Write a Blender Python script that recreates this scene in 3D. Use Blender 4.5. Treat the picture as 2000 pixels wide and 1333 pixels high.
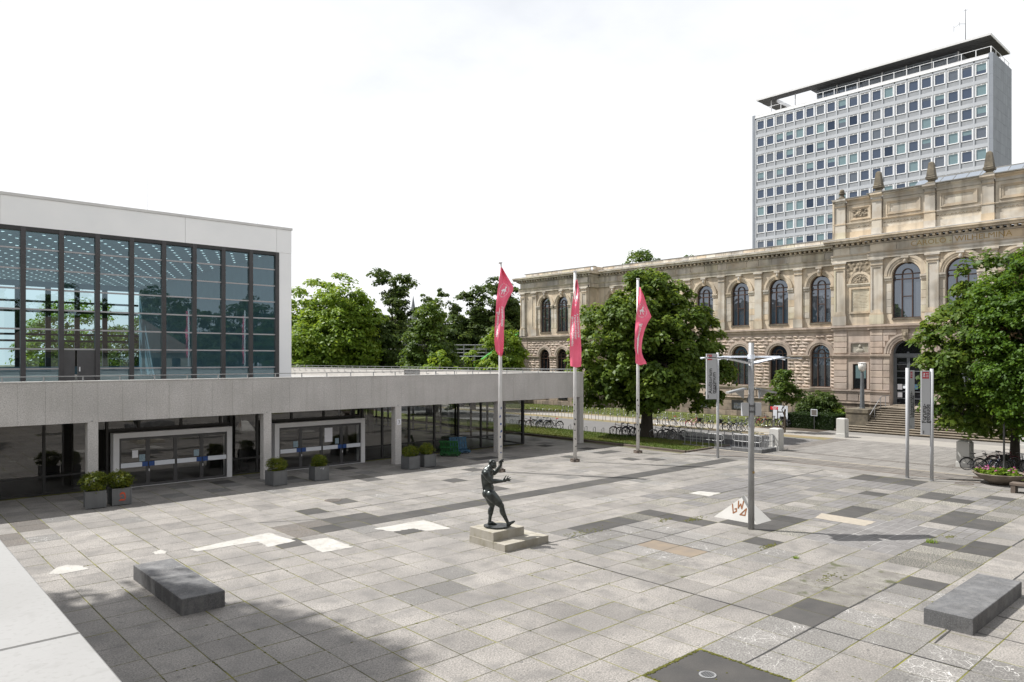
import bpy, bmesh, math, random
import numpy as np
from mathutils import Vector, Matrix

for _o in list(bpy.data.objects):
    bpy.data.objects.remove(_o)
scn = bpy.context.scene
COL = scn.collection
random.seed(11)
rng = np.random.default_rng(11)

# ------------------------------------------------------------------ camera, sky, sun, exposure
TH = math.radians(47.656)
cam_d = bpy.data.cameras.new('camera')
cam_d.sensor_width = 36.0
cam_d.lens = 36.0 * 1428.0 / 2000.0
cam_d.shift_y = 0.01755
cam_d.clip_start = 0.05
cam_d.clip_end = 3000.0
cam = bpy.data.objects.new('camera', cam_d)
cam.location = (0, 0, 6.22)
cam.rotation_euler = (math.radians(90), 0, TH - math.radians(90))
COL.objects.link(cam)
scn.camera = cam

SUN_DIR = Vector((-0.507 * math.cos(math.radians(55)), 0.862 * math.cos(math.radians(55)), math.sin(math.radians(55))))
SUN_ROT = math.atan2(-0.507, 0.862)
world = bpy.data.worlds.new('World')
scn.world = world
world.use_nodes = True
wn = world.node_tree
wn.nodes.clear()
w_out = wn.nodes.new('ShaderNodeOutputWorld')
w_bg = wn.nodes.new('ShaderNodeBackground')
w_bg.inputs['Strength'].default_value = 0.072
w_sky = wn.nodes.new('ShaderNodeTexSky')
w_sky.sky_type = 'NISHITA'
w_sky.sun_disc = False
w_sky.sun_elevation = math.radians(55)
w_sky.sun_rotation = SUN_ROT
w_sky.air_density = 1.0
w_sky.dust_density = 2.5
w_sky.ozone_density = 1.0
# thin white cloud sheet: its opacity follows the slant path through the sheet, broken by noise
w_tc = wn.nodes.new('ShaderNodeTexCoord')
w_sep = wn.nodes.new('ShaderNodeSeparateXYZ')
wn.links.new(w_tc.outputs['Generated'], w_sep.inputs[0])
w_zc = wn.nodes.new('ShaderNodeMath'); w_zc.operation = 'MAXIMUM'; w_zc.inputs[1].default_value = 0.03
wn.links.new(w_sep.outputs['Z'], w_zc.inputs[0])
w_za = wn.nodes.new('ShaderNodeMath'); w_za.operation = 'ADD'; w_za.inputs[1].default_value = 0.12
wn.links.new(w_zc.outputs[0], w_za.inputs[0])
w_div = wn.nodes.new('ShaderNodeVectorMath'); w_div.operation = 'SCALE'
w_inv = wn.nodes.new('ShaderNodeMath'); w_inv.operation = 'DIVIDE'; w_inv.inputs[0].default_value = 1.0
wn.links.new(w_za.outputs[0], w_inv.inputs[1])
wn.links.new(w_tc.outputs['Generated'], w_div.inputs[0])
wn.links.new(w_inv.outputs[0], w_div.inputs['Scale'])
w_noise = wn.nodes.new('ShaderNodeTexNoise')
w_noise.inputs['Scale'].default_value = 1.3
w_noise.inputs['Detail'].default_value = 6
w_noise.inputs['Roughness'].default_value = 0.55
wn.links.new(w_div.outputs[0], w_noise.inputs['Vector'])
w_mr = wn.nodes.new('ShaderNodeMapRange')
w_mr.inputs['From Min'].default_value = 0.3
w_mr.inputs['From Max'].default_value = 0.7
w_mr.inputs['To Min'].default_value = -0.5
w_mr.inputs['To Max'].default_value = -1.35
wn.links.new(w_noise.outputs[0], w_mr.inputs['Value'])
w_tau = wn.nodes.new('ShaderNodeMath'); w_tau.operation = 'DIVIDE'
wn.links.new(w_mr.outputs[0], w_tau.inputs[0]); wn.links.new(w_zc.outputs[0], w_tau.inputs[1])
w_exp = wn.nodes.new('ShaderNodeMath'); w_exp.operation = 'EXPONENT'
wn.links.new(w_tau.outputs[0], w_exp.inputs[0])
w_op = wn.nodes.new('ShaderNodeMath'); w_op.operation = 'SUBTRACT'; w_op.inputs[0].default_value = 1.0
wn.links.new(w_exp.outputs[0], w_op.inputs[1])
w_mix = wn.nodes.new('ShaderNodeMixRGB')
w_mix.inputs['Color2'].default_value = (10.9, 11.05, 11.25, 1)
wn.links.new(w_op.outputs[0], w_mix.inputs['Fac'])
wn.links.new(w_sky.outputs[0], w_mix.inputs['Color1'])
wn.links.new(w_mix.outputs[0], w_bg.inputs['Color'])
wn.links.new(w_bg.outputs[0], w_out.inputs['Surface'])

sun_d = bpy.data.lights.new('sun', 'SUN')
sun_d.energy = 5.0
sun_d.angle = math.radians(0.53)
sun_d.color = (1.0, 0.972, 0.93)
sun = bpy.data.objects.new('sun', sun_d)
sun.rotation_euler = SUN_DIR.to_track_quat('Z', 'Y').to_euler()
sun.location = (0, 0, 60)
COL.objects.link(sun)

vs = scn.view_settings
vs.view_transform = 'Standard'
vs.look = 'None'
vs.gamma = 1.0
vs.use_curve_mapping = False
vs.exposure = 0.5
scn.cycles.use_denoising = True
scn.cycles.max_bounces = 8
scn.cycles.transparent_max_bounces = 16

# ------------------------------------------------------------------ helpers
W = {}          # world position of every thing's / part's origin


def cap(u, v):  # distance in front of the camera
    return u * math.cos(TH) + v * math.sin(TH)


def px(u, v, z):
    fw = cap(u, v)
    r = u * math.sin(TH) - v * math.cos(TH)
    return (1000 + 1428 * r / fw, 701.6 - (z - 6.22) * 1428 / fw)


class MB:
    def __init__(self):
        self.v = []; self.f = []; self.t = []

    def add(self, vs_, fs_, t=0.5):
        o = len(self.v)
        self.v += [tuple(p) for p in vs_]
        self.f += [tuple(i + o for i in f) for f in fs_]
        self.t += [t] * len(fs_)
        return self

    def box(self, x0, x1, y0, y1, z0, z1, t=0.5):
        vs_ = [(x0, y0, z0), (x1, y0, z0), (x1, y1, z0), (x0, y1, z0), (x0, y0, z1), (x1, y0, z1), (x1, y1, z1), (x0, y1, z1)]
        return self.add(vs_, [(0, 3, 2, 1), (4, 5, 6, 7), (0, 1, 5, 4), (1, 2, 6, 5), (2, 3, 7, 6), (3, 0, 4, 7)], t)

    def bbox(self, x0, x1, y0, y1, z0, z1, b=0.01, t=0.5):   # box with a chamfered top
        vs_ = [(x0, y0, z0), (x1, y0, z0), (x1, y1, z0), (x0, y1, z0), (x0, y0, z1 - b), (x1, y0, z1 - b), (x1, y1, z1 - b), (x0, y1, z1 - b),
               (x0 + b, y0 + b, z1), (x1 - b, y0 + b, z1), (x1 - b, y1 - b, z1), (x0 + b, y1 - b, z1)]
        return self.add(vs_, [(0, 3, 2, 1), (8, 9, 10, 11), (0, 1, 5, 4), (1, 2, 6, 5), (2, 3, 7, 6), (3, 0, 4, 7),
                              (4, 5, 9, 8), (5, 6, 10, 9), (6, 7, 11, 10), (7, 4, 8, 11)], t)

    def quad(self, a, b, c, d, t=0.5):
        return self.add([a, b, c, d], [(0, 1, 2, 3)], t)

    def tube(self, p, q, r0, r1=None, n=8, caps=True, t=0.5):
        r1 = r0 if r1 is None else r1
        p = Vector(p); q = Vector(q)
        ax = (q - p).normalized()
        a = ax.orthogonal().normalized(); b = ax.cross(a)
        vs_ = []
        for c, r in ((p, r0), (q, r1)):
            for i in range(n):
                an = 2 * math.pi * i / n
                vs_.append(c + a * (r * math.cos(an)) + b * (r * math.sin(an)))
        fs_ = [(i, (i + 1) % n, n + (i + 1) % n, n + i) for i in range(n)]
        if caps:
            fs_ += [tuple(range(n - 1, -1, -1)), tuple(range(n, 2 * n))]
        return self.add(vs_, fs_, t)

    def path(self, pts, r, n=6, closed=False, t=0.5):
        pts = [Vector(p) for p in pts]
        m = len(pts); vs_ = []
        a = None
        for k in range(m):
            if closed:
                d = pts[(k + 1) % m] - pts[k - 1]
            else:
                d = pts[min(k + 1, m - 1)] - pts[max(k - 1, 0)]
            d.normalize()
            if a is None:
                a = d.orthogonal().normalized()
            a = (a - d * a.dot(d))
            if a.length < 1e-4:
                a = d.orthogonal()
            a.normalize()
            b = d.cross(a)
            rr = r[k] if isinstance(r, (list, tuple)) else r
            for i in range(n):
                an = 2 * math.pi * i / n
                vs_.append(pts[k] + a * (rr * math.cos(an)) + b * (rr * math.sin(an)))
        fs_ = []
        for k in range(m if closed else m - 1):
            k2 = (k + 1) % m
            for i in range(n):
                j = (i + 1) % n
                fs_.append((k * n + i, k * n + j, k2 * n + j, k2 * n + i))
        if not closed:
            fs_ += [tuple(range(n - 1, -1, -1)), tuple(range((m - 1) * n, m * n))]
        return self.add(vs_, fs_, t)

    def lathe(self, prof, c, n=16, t=0.5, sx=1.0, sy=1.0):
        vs_ = []
        for r, z in prof:
            for i in range(n):
                an = 2 * math.pi * i / n
                vs_.append((c[0] + r * sx * math.cos(an), c[1] + r * sy * math.sin(an), c[2] + z))
        fs_ = []
        for k in range(len(prof) - 1):
            for i in range(n):
                j = (i + 1) % n
                fs_.append((k * n + i, k * n + j, (k + 1) * n + j, (k + 1) * n + i))
        fs_ += [tuple(range(n - 1, -1, -1)), tuple(range((len(prof) - 1) * n, len(prof) * n))]
        return self.add(vs_, fs_, t)

    def prism(self, poly, vec, t=0.5):
        n = len(poly); vec = Vector(vec)
        vs_ = [Vector(p) for p in poly] + [Vector(p) + vec for p in poly]
        fs_ = [tuple(range(n - 1, -1, -1)), tuple(range(n, 2 * n))] + [(i, (i + 1) % n, n + (i + 1) % n, n + i) for i in range(n)]
        return self.add(vs_, fs_, t)

    def ball(self, c, rx, ry=None, rz=None, n=10, m=6, t=0.5):
        ry = rx if ry is None else ry; rz = rx if rz is None else rz
        vs_ = [(c[0], c[1], c[2] - rz)]
        for k in range(1, m):
            ph = math.pi * k / m - math.pi / 2
            for i in range(n):
                an = 2 * math.pi * i / n
                vs_.append((c[0] + rx * math.cos(ph) * math.cos(an), c[1] + ry * math.cos(ph) * math.sin(an), c[2] + rz * math.sin(ph)))
        vs_.append((c[0], c[1], c[2] + rz))
        fs_ = []
        for i in range(n):
            fs_.append((0, 1 + (i + 1) % n, 1 + i))
            top = len(vs_) - 1; b = 1 + (m - 2) * n
            fs_.append((top, b + i, b + (i + 1) % n))
        for k in range(m - 2):
            for i in range(n):
                j = (i + 1) % n
                fs_.append((1 + k * n + i, 1 + k * n + j, 1 + (k + 1) * n + j, 1 + (k + 1) * n + i))
        return self.add(vs_, fs_, t)

    def mesh(self, name, m, off=(0, 0, 0), smooth=False):
        me = bpy.data.meshes.new(name)
        ox, oy, oz = off
        me.from_pydata([(a - ox, b - oy, c - oz) for a, b, c in self.v], [], self.f)
        at = me.attributes.new('tint', 'FLOAT', 'FACE')
        at.data.foreach_set('value', np.array(self.t, dtype=np.float32))
        if m is not None:
            me.materials.append(m)
        if smooth:
            me.polygons.foreach_set('use_smooth', [True] * len(me.polygons))
        me.update()
        return me

    def build(self, name, m, parent=None, smooth=False, local=False, kind=None, label=None):
        if parent is None:
            a = np.array(self.v)
            loc = (float((a[:, 0].min() + a[:, 0].max()) / 2), float((a[:, 1].min() + a[:, 1].max()) / 2), float(a[:, 2].min()))
            if local:
                loc = (0, 0, 0)
        else:
            loc = (0, 0, 0) if local else W[parent]
        me = self.mesh(name, m, loc, smooth)
        o = bpy.data.objects.new(name, me)
        COL.objects.link(o)
        if parent is None:
            o.location = loc
            W[o] = loc
        else:
            o.parent = parent
            W[o] = W[parent]
        if kind:
            o['kind'] = kind
        if label:
            o['label'] = label
        return o


def tag(o, label=None, cat=None, group=None, kind=None):
    if label: o['label'] = label
    if cat: o['category'] = cat
    if group: o['group'] = group
    if kind: o['kind'] = kind
    return o


def thing(name, label, cat, loc=(0, 0, 0), group=None, rz=0.0):
    o = bpy.data.objects.new(name, None)
    o.empty_display_size = 0.2
    COL.objects.link(o)
    o.location = loc
    o.rotation_euler = (0, 0, rz)
    W[o] = tuple(loc)
    return tag(o, label, cat, group)


def inst(name, me, parent, loc, rot=None, label=None):       # a part that shares a mesh; loc is in the world, parent unrotated
    o = bpy.data.objects.new(name, me)
    COL.objects.link(o)
    o.parent = parent
    pw = W[parent]
    o.location = (loc[0] - pw[0], loc[1] - pw[1], loc[2] - pw[2])
    if rot: o.rotation_euler = rot
    W[o] = tuple(loc)
    if label: o['label'] = label
    return o


def dup(root, loc, rz=None, label=None, group=None, scale=None, mats=None):
    r = root.copy()
    COL.objects.link(r)
    r.location = loc
    W[r] = tuple(loc)
    if rz is not None: r.rotation_euler = (0, 0, rz)
    if scale is not None: r.scale = scale
    if label: r['label'] = label
    if group: r['group'] = group
    for ch in list(root.children):
        c = ch.copy(); COL.objects.link(c); c.parent = r
        if mats and ch.name.split('.')[0] in mats:
            c.data = ch.data.copy(); c.data.materials[0] = mats[ch.name.split('.')[0]]
        for g in ch.children:
            d = g.copy(); COL.objects.link(d); d.parent = c
    return r


def text_geo(body, size, align='CENTER', extrude=0.0, bold=0.0):
    cu = bpy.data.curves.new('lettering', 'FONT')
    cu.body = body; cu.size = size; cu.align_x = align; cu.align_y = 'CENTER'
    cu.extrude = extrude
    cu.resolution_u = 2
    cu.offset = bold
    o = bpy.data.objects.new('lettering', cu)
    COL.objects.link(o)
    dg = bpy.context.evaluated_depsgraph_get()
    me = bpy.data.meshes.new_from_object(o.evaluated_get(dg))
    vs_ = [tuple(v.co) for v in me.vertices]
    fs_ = [tuple(p.vertices) for p in me.polygons]
    bpy.data.objects.remove(o); bpy.data.curves.remove(cu); bpy.data.meshes.remove(me)
    return vs_, fs_


# ------------------------------------------------------------------ materials
def mat(name, c1, c2=None, scale=4.0, rough=0.8, bump=0.0, bscale=None, tint=0.0, metal=0.0, spec=0.5, detail=5.0,
        stretch=(1, 1, 1), palette=None, speck=None, streak=None, spot=None, contrast=(0.35, 0.65), k=1.0):
    m = bpy.data.materials.new(name)
    m.use_nodes = True
    nt = m.node_tree; N = nt.nodes; L = nt.links
    b = N['Principled BSDF']
    b.inputs['Roughness'].default_value = rough
    b.inputs['Metallic'].default_value = metal
    b.inputs['Specular IOR Level'].default_value = spec
    geo = N.new('ShaderNodeNewGeometry')
    mp = N.new('ShaderNodeMapping'); mp.inputs['Scale'].default_value = stretch
    L.new(geo.outputs['Position'], mp.inputs['Vector'])
    att = N.new('ShaderNodeAttribute'); att.attribute_name = 'tint'

    def rgb(c): return (min(1, c[0] * k), min(1, c[1] * k), min(1, c[2] * k), 1)

    if palette:
        cr = N.new('ShaderNodeValToRGB')
        cr.color_ramp.interpolation = 'LINEAR'
        e = cr.color_ramp.elements
        e[0].position = 0.0; e[0].color = rgb(palette[0])
        e[1].position = 1.0; e[1].color = rgb(palette[-1])
        for i, c in enumerate(palette[1:-1]):
            el = e.new((i + 1) / (len(palette) - 1)); el.color = rgb(c)
        L.new(att.outputs['Fac'], cr.inputs['Fac'])
        cur = cr.outputs['Color']
    else:
        rg = N.new('ShaderNodeRGB'); rg.outputs[0].default_value = rgb(c1)
        cur = rg.outputs[0]

    def noise(sc, det=detail, mapped=True):
        n = N.new('ShaderNodeTexNoise')
        n.inputs['Scale'].default_value = sc; n.inputs['Detail'].default_value = det
        L.new(mp.outputs[0] if mapped else geo.outputs['Position'], n.inputs['Vector'])
        return n.outputs[0]

    def remap(s, a, b_):
        r = N.new('ShaderNodeMapRange')
        r.inputs['From Min'].default_value = a; r.inputs['From Max'].default_value = b_
        L.new(s, r.inputs['Value'])
        return r.outputs[0]

    def mixc(fac, a, col2, mode='MIX', amt=None):
        x = N.new('ShaderNodeMixRGB'); x.blend_type = mode
        if amt is None:
            L.new(fac, x.inputs['Fac'])
        else:
            mm = N.new('ShaderNodeMath'); mm.operation = 'MULTIPLY'; mm.inputs[1].default_value = amt
            L.new(fac, mm.inputs[0]); L.new(mm.outputs[0], x.inputs['Fac'])
        L.new(a, x.inputs['Color1'])
        if isinstance(col2, tuple):
            x.inputs['Color2'].default_value = rgb(col2)
        else:
            L.new(col2, x.inputs['Color2'])
        return x.outputs[0]

    if c2 is not None:
        cur = mixc(remap(noise(scale), *contrast), cur, tuple(c2))
    for sp_k in (speck if isinstance(speck, list) else [speck] if speck else []):   # (scale, colour, amount, lo, hi)
        cur = mixc(remap(noise(sp_k[0], 2.0, False), sp_k[3], sp_k[4]), cur, tuple(sp_k[1]), amt=sp_k[2])
    if spot:
        cur = mixc(remap(noise(spot[0], 3.0, False), spot[3], spot[4]), cur, tuple(spot[1]), amt=spot[2])
    if streak:                                  # vertical run-off stains (scale_xy, colour, amount)
        ms = N.new('ShaderNodeMapping'); ms.inputs['Scale'].default_value = (streak[0], streak[0], streak[0] * 0.07)
        L.new(geo.outputs['Position'], ms.inputs['Vector'])
        n = N.new('ShaderNodeTexNoise'); n.inputs['Scale'].default_value = 1.0; n.inputs['Detail'].default_value = 4
        L.new(ms.outputs[0], n.inputs['Vector'])
        cur = mixc(remap(n.outputs[0], 0.5, 0.75), cur, tuple(streak[1]), amt=streak[2])
    if tint and not palette:
        r = N.new('ShaderNodeMapRange')
        r.inputs['To Min'].default_value = 1 - tint; r.inputs['To Max'].default_value = 1 + tint
        L.new(att.outputs['Fac'], r.inputs['Value'])
        sc_ = N.new('ShaderNodeVectorMath'); sc_.operation = 'SCALE'
        L.new(cur, sc_.inputs[0]); L.new(r.outputs[0], sc_.inputs['Scale'])
        cur = sc_.outputs[0]
    L.new(cur, b.inputs['Base Color'])
    if bump:
        bp = N.new('ShaderNodeBump'); bp.inputs['Strength'].default_value = bump; bp.inputs['Distance'].default_value = 0.02
        L.new(noise(bscale or scale * 4, 4.0, False), bp.inputs['Height'])
        L.new(bp.outputs[0], b.inputs['Normal'])
    return m


def schlick(N, L):                             # reflectance of glass, the same from both sides of a pane
    lw = N.new('ShaderNodeLayerWeight')
    pw = N.new('ShaderNodeMath'); pw.operation = 'POWER'; pw.inputs[1].default_value = 5.0
    L.new(lw.outputs['Facing'], pw.inputs[0])
    mu = N.new('ShaderNodeMath'); mu.operation = 'MULTIPLY_ADD'; mu.inputs[1].default_value = 0.95; mu.inputs[2].default_value = 0.045
    L.new(pw.outputs[0], mu.inputs[0])
    return mu


def glass_mat(name, tr, gl, rough=0.02, glc=(0.9, 0.95, 1.0), wob=0.0):
    m = bpy.data.materials.new(name); m.use_nodes = True
    nt = m.node_tree; N = nt.nodes; L = nt.links; N.clear()
    out = N.new('ShaderNodeOutputMaterial')
    t = N.new('ShaderNodeBsdfTransparent'); t.inputs[0].default_value = (*tr, 1)
    g = N.new('ShaderNodeBsdfGlossy'); g.inputs['Color'].default_value = (*glc, 1); g.inputs['Roughness'].default_value = rough
    fr = schlick(N, L)
    ad = N.new('ShaderNodeMath'); ad.operation = 'ADD'; ad.inputs[1].default_value = gl; ad.use_clamp = True
    L.new(fr.outputs[0], ad.inputs[0])
    mx = N.new('ShaderNodeMixShader')
    L.new(ad.outputs[0], mx.inputs[0]); L.new(t.outputs[0], mx.inputs[1]); L.new(g.outputs[0], mx.inputs[2])
    if wob:
        geo = N.new('ShaderNodeNewGeometry')
        n = N.new('ShaderNodeTexNoise'); n.inputs['Scale'].default_value = 0.8; n.inputs['Detail'].default_value = 1
        L.new(geo.outputs['Position'], n.inputs['Vector'])
        bp = N.new('ShaderNodeBump'); bp.inputs['Strength'].default_value = wob; bp.inputs['Distance'].default_value = 0.05
        L.new(n.outputs[0], bp.inputs['Height']); L.new(bp.outputs[0], g.inputs['Normal'])
    L.new(mx.outputs[0], out.inputs['Surface'])
    return m


def leaf_mat(name, cols, trans=0.48, spec=0.3):
    m = bpy.data.materials.new(name); m.use_nodes = True
    nt = m.node_tree; N = nt.nodes; L = nt.links
    b = N['Principled BSDF']; out = N['Material Output']
    att = N.new('ShaderNodeAttribute'); att.attribute_name = 'tint'
    cr = N.new('ShaderNodeValToRGB'); e = cr.color_ramp.elements
    e[0].color = (*cols[0], 1); e[1].color = (*cols[-1], 1)
    for i, c in enumerate(cols[1:-1]):
        el = e.new((i + 1) / (len(cols) - 1)); el.color = (*c, 1)
    L.new(att.outputs['Fac'], cr.inputs['Fac'])
    L.new(cr.outputs[0], b.inputs['Base Color'])
    b.inputs['Roughness'].default_value = 0.5; b.inputs['Specular IOR Level'].default_value = spec
    tl = N.new('ShaderNodeBsdfTranslucent')
    hs = N.new('ShaderNodeHueSaturation'); hs.inputs['Hue'].default_value = 0.48; hs.inputs['Value'].default_value = 1.3
    L.new(cr.outputs[0], hs.inputs['Color']); L.new(hs.outputs[0], tl.inputs['Color'])
    mx = N.new('ShaderNodeMixShader'); mx.inputs[0].default_value = trans
    L.new(b.outputs[0], mx.inputs[1]); L.new(tl.outputs[0], mx.inputs[2]); L.new(mx.outputs[0], out.inputs['Surface'])
    return m


def glow_mat(name, c, s):
    m = bpy.data.materials.new(name); m.use_nodes = True
    b = m.node_tree.nodes['Principled BSDF']
    b.inputs['Base Color'].default_value = (*c, 1)
    b.inputs['Emission Color'].default_value = (*c, 1); b.inputs['Emission Strength'].default_value = s
    return m


def add_cracks(m, scale=3.0, col=(0.62, 0.62, 0.6), width=0.018, cover=(0.48, 0.56)):
    """light filled cracks: voronoi cell edges, only where a large noise lets them"""
    nt = m.node_tree; N = nt.nodes; L = nt.links; b = N['Principled BSDF']
    src = b.inputs['Base Color'].links[0].from_socket
    geo = N.new('ShaderNodeNewGeometry')
    dn = N.new('ShaderNodeTexNoise'); dn.inputs['Scale'].default_value = 2.5; dn.inputs['Detail'].default_value = 3
    L.new(geo.outputs['Position'], dn.inputs['Vector'])
    mxv = N.new('ShaderNodeMixRGB'); mxv.inputs[0].default_value = 0.25
    L.new(geo.outputs['Position'], mxv.inputs[1]); L.new(dn.outputs['Color'], mxv.inputs[2])
    vo = N.new('ShaderNodeTexVoronoi'); vo.feature = 'DISTANCE_TO_EDGE'; vo.inputs['Scale'].default_value = scale
    L.new(mxv.outputs[0], vo.inputs['Vector'])
    r = N.new('ShaderNodeMapRange'); r.inputs['From Min'].default_value = width; r.inputs['From Max'].default_value = width * 0.4
    L.new(vo.outputs['Distance'], r.inputs['Value'])
    n = N.new('ShaderNodeTexNoise'); n.inputs['Scale'].default_value = 0.9; n.inputs['Detail'].default_value = 2
    L.new(geo.outputs['Position'], n.inputs['Vector'])
    r2 = N.new('ShaderNodeMapRange'); r2.inputs['From Min'].default_value = cover[0]; r2.inputs['From Max'].default_value = cover[1]
    L.new(n.outputs[0], r2.inputs['Value'])
    mu = N.new('ShaderNodeMath'); mu.operation = 'MULTIPLY'
    L.new(r.outputs[0], mu.inputs[0]); L.new(r2.outputs[0], mu.inputs[1])
    x = N.new('ShaderNodeMixRGB'); L.new(mu.outputs[0], x.inputs[0]); L.new(src, x.inputs[1]); x.inputs[2].default_value = (*col, 1)
    L.new(x.outputs[0], b.inputs['Base Color'])


M = {}
SP = [(55, (0.1, 0.095, 0.09), 0.7, 0.46, 0.6), (24, (0.13, 0.125, 0.12), 0.62, 0.5, 0.62), (27.5, (0.62, 0.59, 0.55), 0.45, 0.52, 0.64), (5.5, (0.12, 0.115, 0.11), 0.55, 0.67, 0.7), (0.28, (0.2, 0.19, 0.18), 0.45, 0.5, 0.66)]
M['slab'] = mat('slab_concrete', (0.47, 0.436, 0.398), (0.325, 0.303, 0.278), 0.55, 0.62, 0.4, 45, tint=0.16, speck=SP, spot=(1.5, (0.17, 0.163, 0.155), 0.6, 0.5, 0.72), k=0.69)
M['slab_dirty'] = mat('slab_dirty', (0.24, 0.235, 0.225), (0.3, 0.29, 0.275), 1.5, 0.9, 0.35, 60, tint=0.2, speck=SP, k=0.6)
add_cracks(M['slab_dirty'], 3.6, width=0.012, cover=(0.58, 0.64))
M['slab_cracked'] = mat('slab_cracked', (0.38, 0.365, 0.345), (0.29, 0.28, 0.265), 1.4, 0.9, 0.35, 60, tint=0.2, speck=SP, k=0.63)
add_cracks(M['slab_cracked'], 4.2, (0.58, 0.57, 0.55), 0.013, (0.5, 0.6))
M['slab_crazed'] = mat('slab_crazed', (0.4, 0.38, 0.34), (0.26, 0.24, 0.22), 2.0, 0.9, 0.5, 50, tint=0.15, speck=(60, (0.1, 0.1, 0.09), 0.8, 0.5, 0.62), spot=(1.6, (0.09, 0.1, 0.03), 0.8, 0.6, 0.68), k=0.62)
add_cracks(M['slab_crazed'], 4.0, (0.07, 0.07, 0.05), 0.016, (0.44, 0.54))
M['asphalt'] = mat('asphalt_fill', (0.062, 0.06, 0.058), (0.085, 0.08, 0.075), 1.6, 0.9, 0.3, 70, tint=0.2, speck=(80, (0.14, 0.135, 0.13), 0.5, 0.58, 0.66), k=0.72)
M['brown_slab'] = mat('brown_slab', (0.2, 0.165, 0.135), (0.16, 0.14, 0.12), 1.6, 0.9, 0.3, 60, tint=0.15, speck=SP, k=0.58)
M['beige_slab'] = mat('beige_slab', (0.36, 0.29, 0.215), (0.3, 0.25, 0.2), 2.0, 0.9, 0.2, 40, tint=0.15, k=0.6)
M['mortar'] = mat('white_mortar', (0.6, 0.585, 0.55), (0.5, 0.485, 0.45), 2.2, 0.9, 0.5, 25, tint=0.05, speck=[(14, (0.36, 0.34, 0.31), 0.6, 0.58, 0.68), (3.5, (0.4, 0.38, 0.34), 0.5, 0.56, 0.68)], k=0.7)
M['cream'] = mat('cream_mortar', (0.52, 0.46, 0.375), (0.43, 0.385, 0.32), 5.0, 0.9, 0.3, 30, k=0.66)
M['pebble'] = mat('pebble_slab', (0.42, 0.39, 0.34), (0.32, 0.3, 0.27), 1.2, 0.9, 0.6, 45, tint=0.3, speck=(26, (0.07, 0.075, 0.065), 0.95, 0.45, 0.56), k=0.66)
M['paver'] = mat('grey_paver', (0.225, 0.215, 0.21), (0.27, 0.26, 0.255), 2.0, 0.9, 0.2, 50, tint=0.14, k=0.62)
M['joint'] = mat('joint_bed', (0.06, 0.058, 0.02), (0.2, 0.195, 0.02), 1.1, 0.95, 0.4, 30, contrast=(0.4, 0.6), k=0.8)
M['joint_white'] = mat('white_joint', (0.55, 0.54, 0.52), (0.4, 0.39, 0.38), 3, 0.9, k=0.6)
M['tar'] = mat('tar_seal', (0.035, 0.034, 0.035), (0.06, 0.058, 0.056), 3.0, 0.7, 0.3, 30, k=0.8)
M['moss'] = mat('moss', (0.07, 0.075, 0.006), (0.13, 0.13, 0.012), 9.0, 0.95, 0.8, 60, k=0.75)
M['road'] = mat('road_asphalt', (0.21, 0.205, 0.2), (0.18, 0.175, 0.17), 0.8, 0.9, 0.15, 40, speck=(40, (0.13, 0.13, 0.13), 0.5, 0.5, 0.62), k=0.68)
M['path'] = mat('gravel_path', (0.4, 0.375, 0.34), (0.35, 0.33, 0.3), 0.9, 0.95, 0.2, 30, k=0.7)
M['sand'] = mat('dry_sand', (0.32, 0.245, 0.145), (0.2, 0.19, 0.07), 0.8, 0.95, 0.3, 20, contrast=(0.4, 0.65), k=0.66)
M['soil'] = mat('ground', (0.11, 0.115, 0.06), (0.15, 0.13, 0.08), 0.15, 0.95)
M['lawn'] = mat('lawn', (0.085, 0.125, 0.018), (0.135, 0.14, 0.035), 0.5, 0.95, 0.6, 30, contrast=(0.35, 0.62), k=0.85)
M['grass_blade'] = leaf_mat('grass_blade', [(0.055, 0.1, 0.012), (0.09, 0.14, 0.02), (0.15, 0.15, 0.04)], 0.3)
M['kerb'] = mat('kerb_stone', (0.16, 0.125, 0.1), (0.11, 0.09, 0.075), 1.5, 0.9, 0.3, 30, k=0.8)
M['strip'] = mat('paving_strip', (0.29, 0.275, 0.255), (0.25, 0.235, 0.22), 1.2, 0.9, 0.2, 30, tint=0.12, k=0.68)
M['strip_dark'] = mat('paving_strip_dark', (0.225, 0.205, 0.185), (0.19, 0.175, 0.16), 1.2, 0.9, 0.2, 30, tint=0.12, k=0.66)
M['line_cream'] = mat('cream_line', (0.5, 0.44, 0.34), (0.42, 0.37, 0.29), 2, 0.9, k=0.65)
M['line_brown'] = mat('brown_line', (0.1, 0.075, 0.055), (0.13, 0.1, 0.08), 2, 0.9)
M['exposed'] = mat('exposed_aggregate', (0.56, 0.54, 0.525), (0.47, 0.455, 0.44), 0.6, 0.9, 0.4, 30, tint=0.1, speck=[(16, (0.8, 0.78, 0.74), 0.5, 0.61, 0.69), (20, (0.24, 0.23, 0.22), 0.32, 0.52, 0.62)], spot=(30, (0.18, 0.17, 0.16), 0.5, 0.5, 0.64), streak=(2.6, (0.36, 0.345, 0.32), 0.45))
M['white_fascia'] = mat('white_cladding', (0.84, 0.84, 0.84), (0.79, 0.795, 0.8), 0.35, 0.55, 0.03, 40, tint=0.04)
M['parapet'] = mat('pale_concrete', (0.41, 0.41, 0.408), (0.375, 0.375, 0.37), 0.8, 0.85, 0.05, 30, speck=[(7.0, (0.3, 0.3, 0.29), 0.5, 0.62, 0.72), (40, (0.33, 0.33, 0.32), 0.5, 0.55, 0.68)], spot=(1.4, (0.32, 0.32, 0.31), 0.45, 0.52, 0.7), k=0.68)
M['white'] = mat('white_paint', (0.68, 0.67, 0.64), (0.6, 0.59, 0.56), 1.2, 0.7, 0.05, 20, k=0.72)
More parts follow.
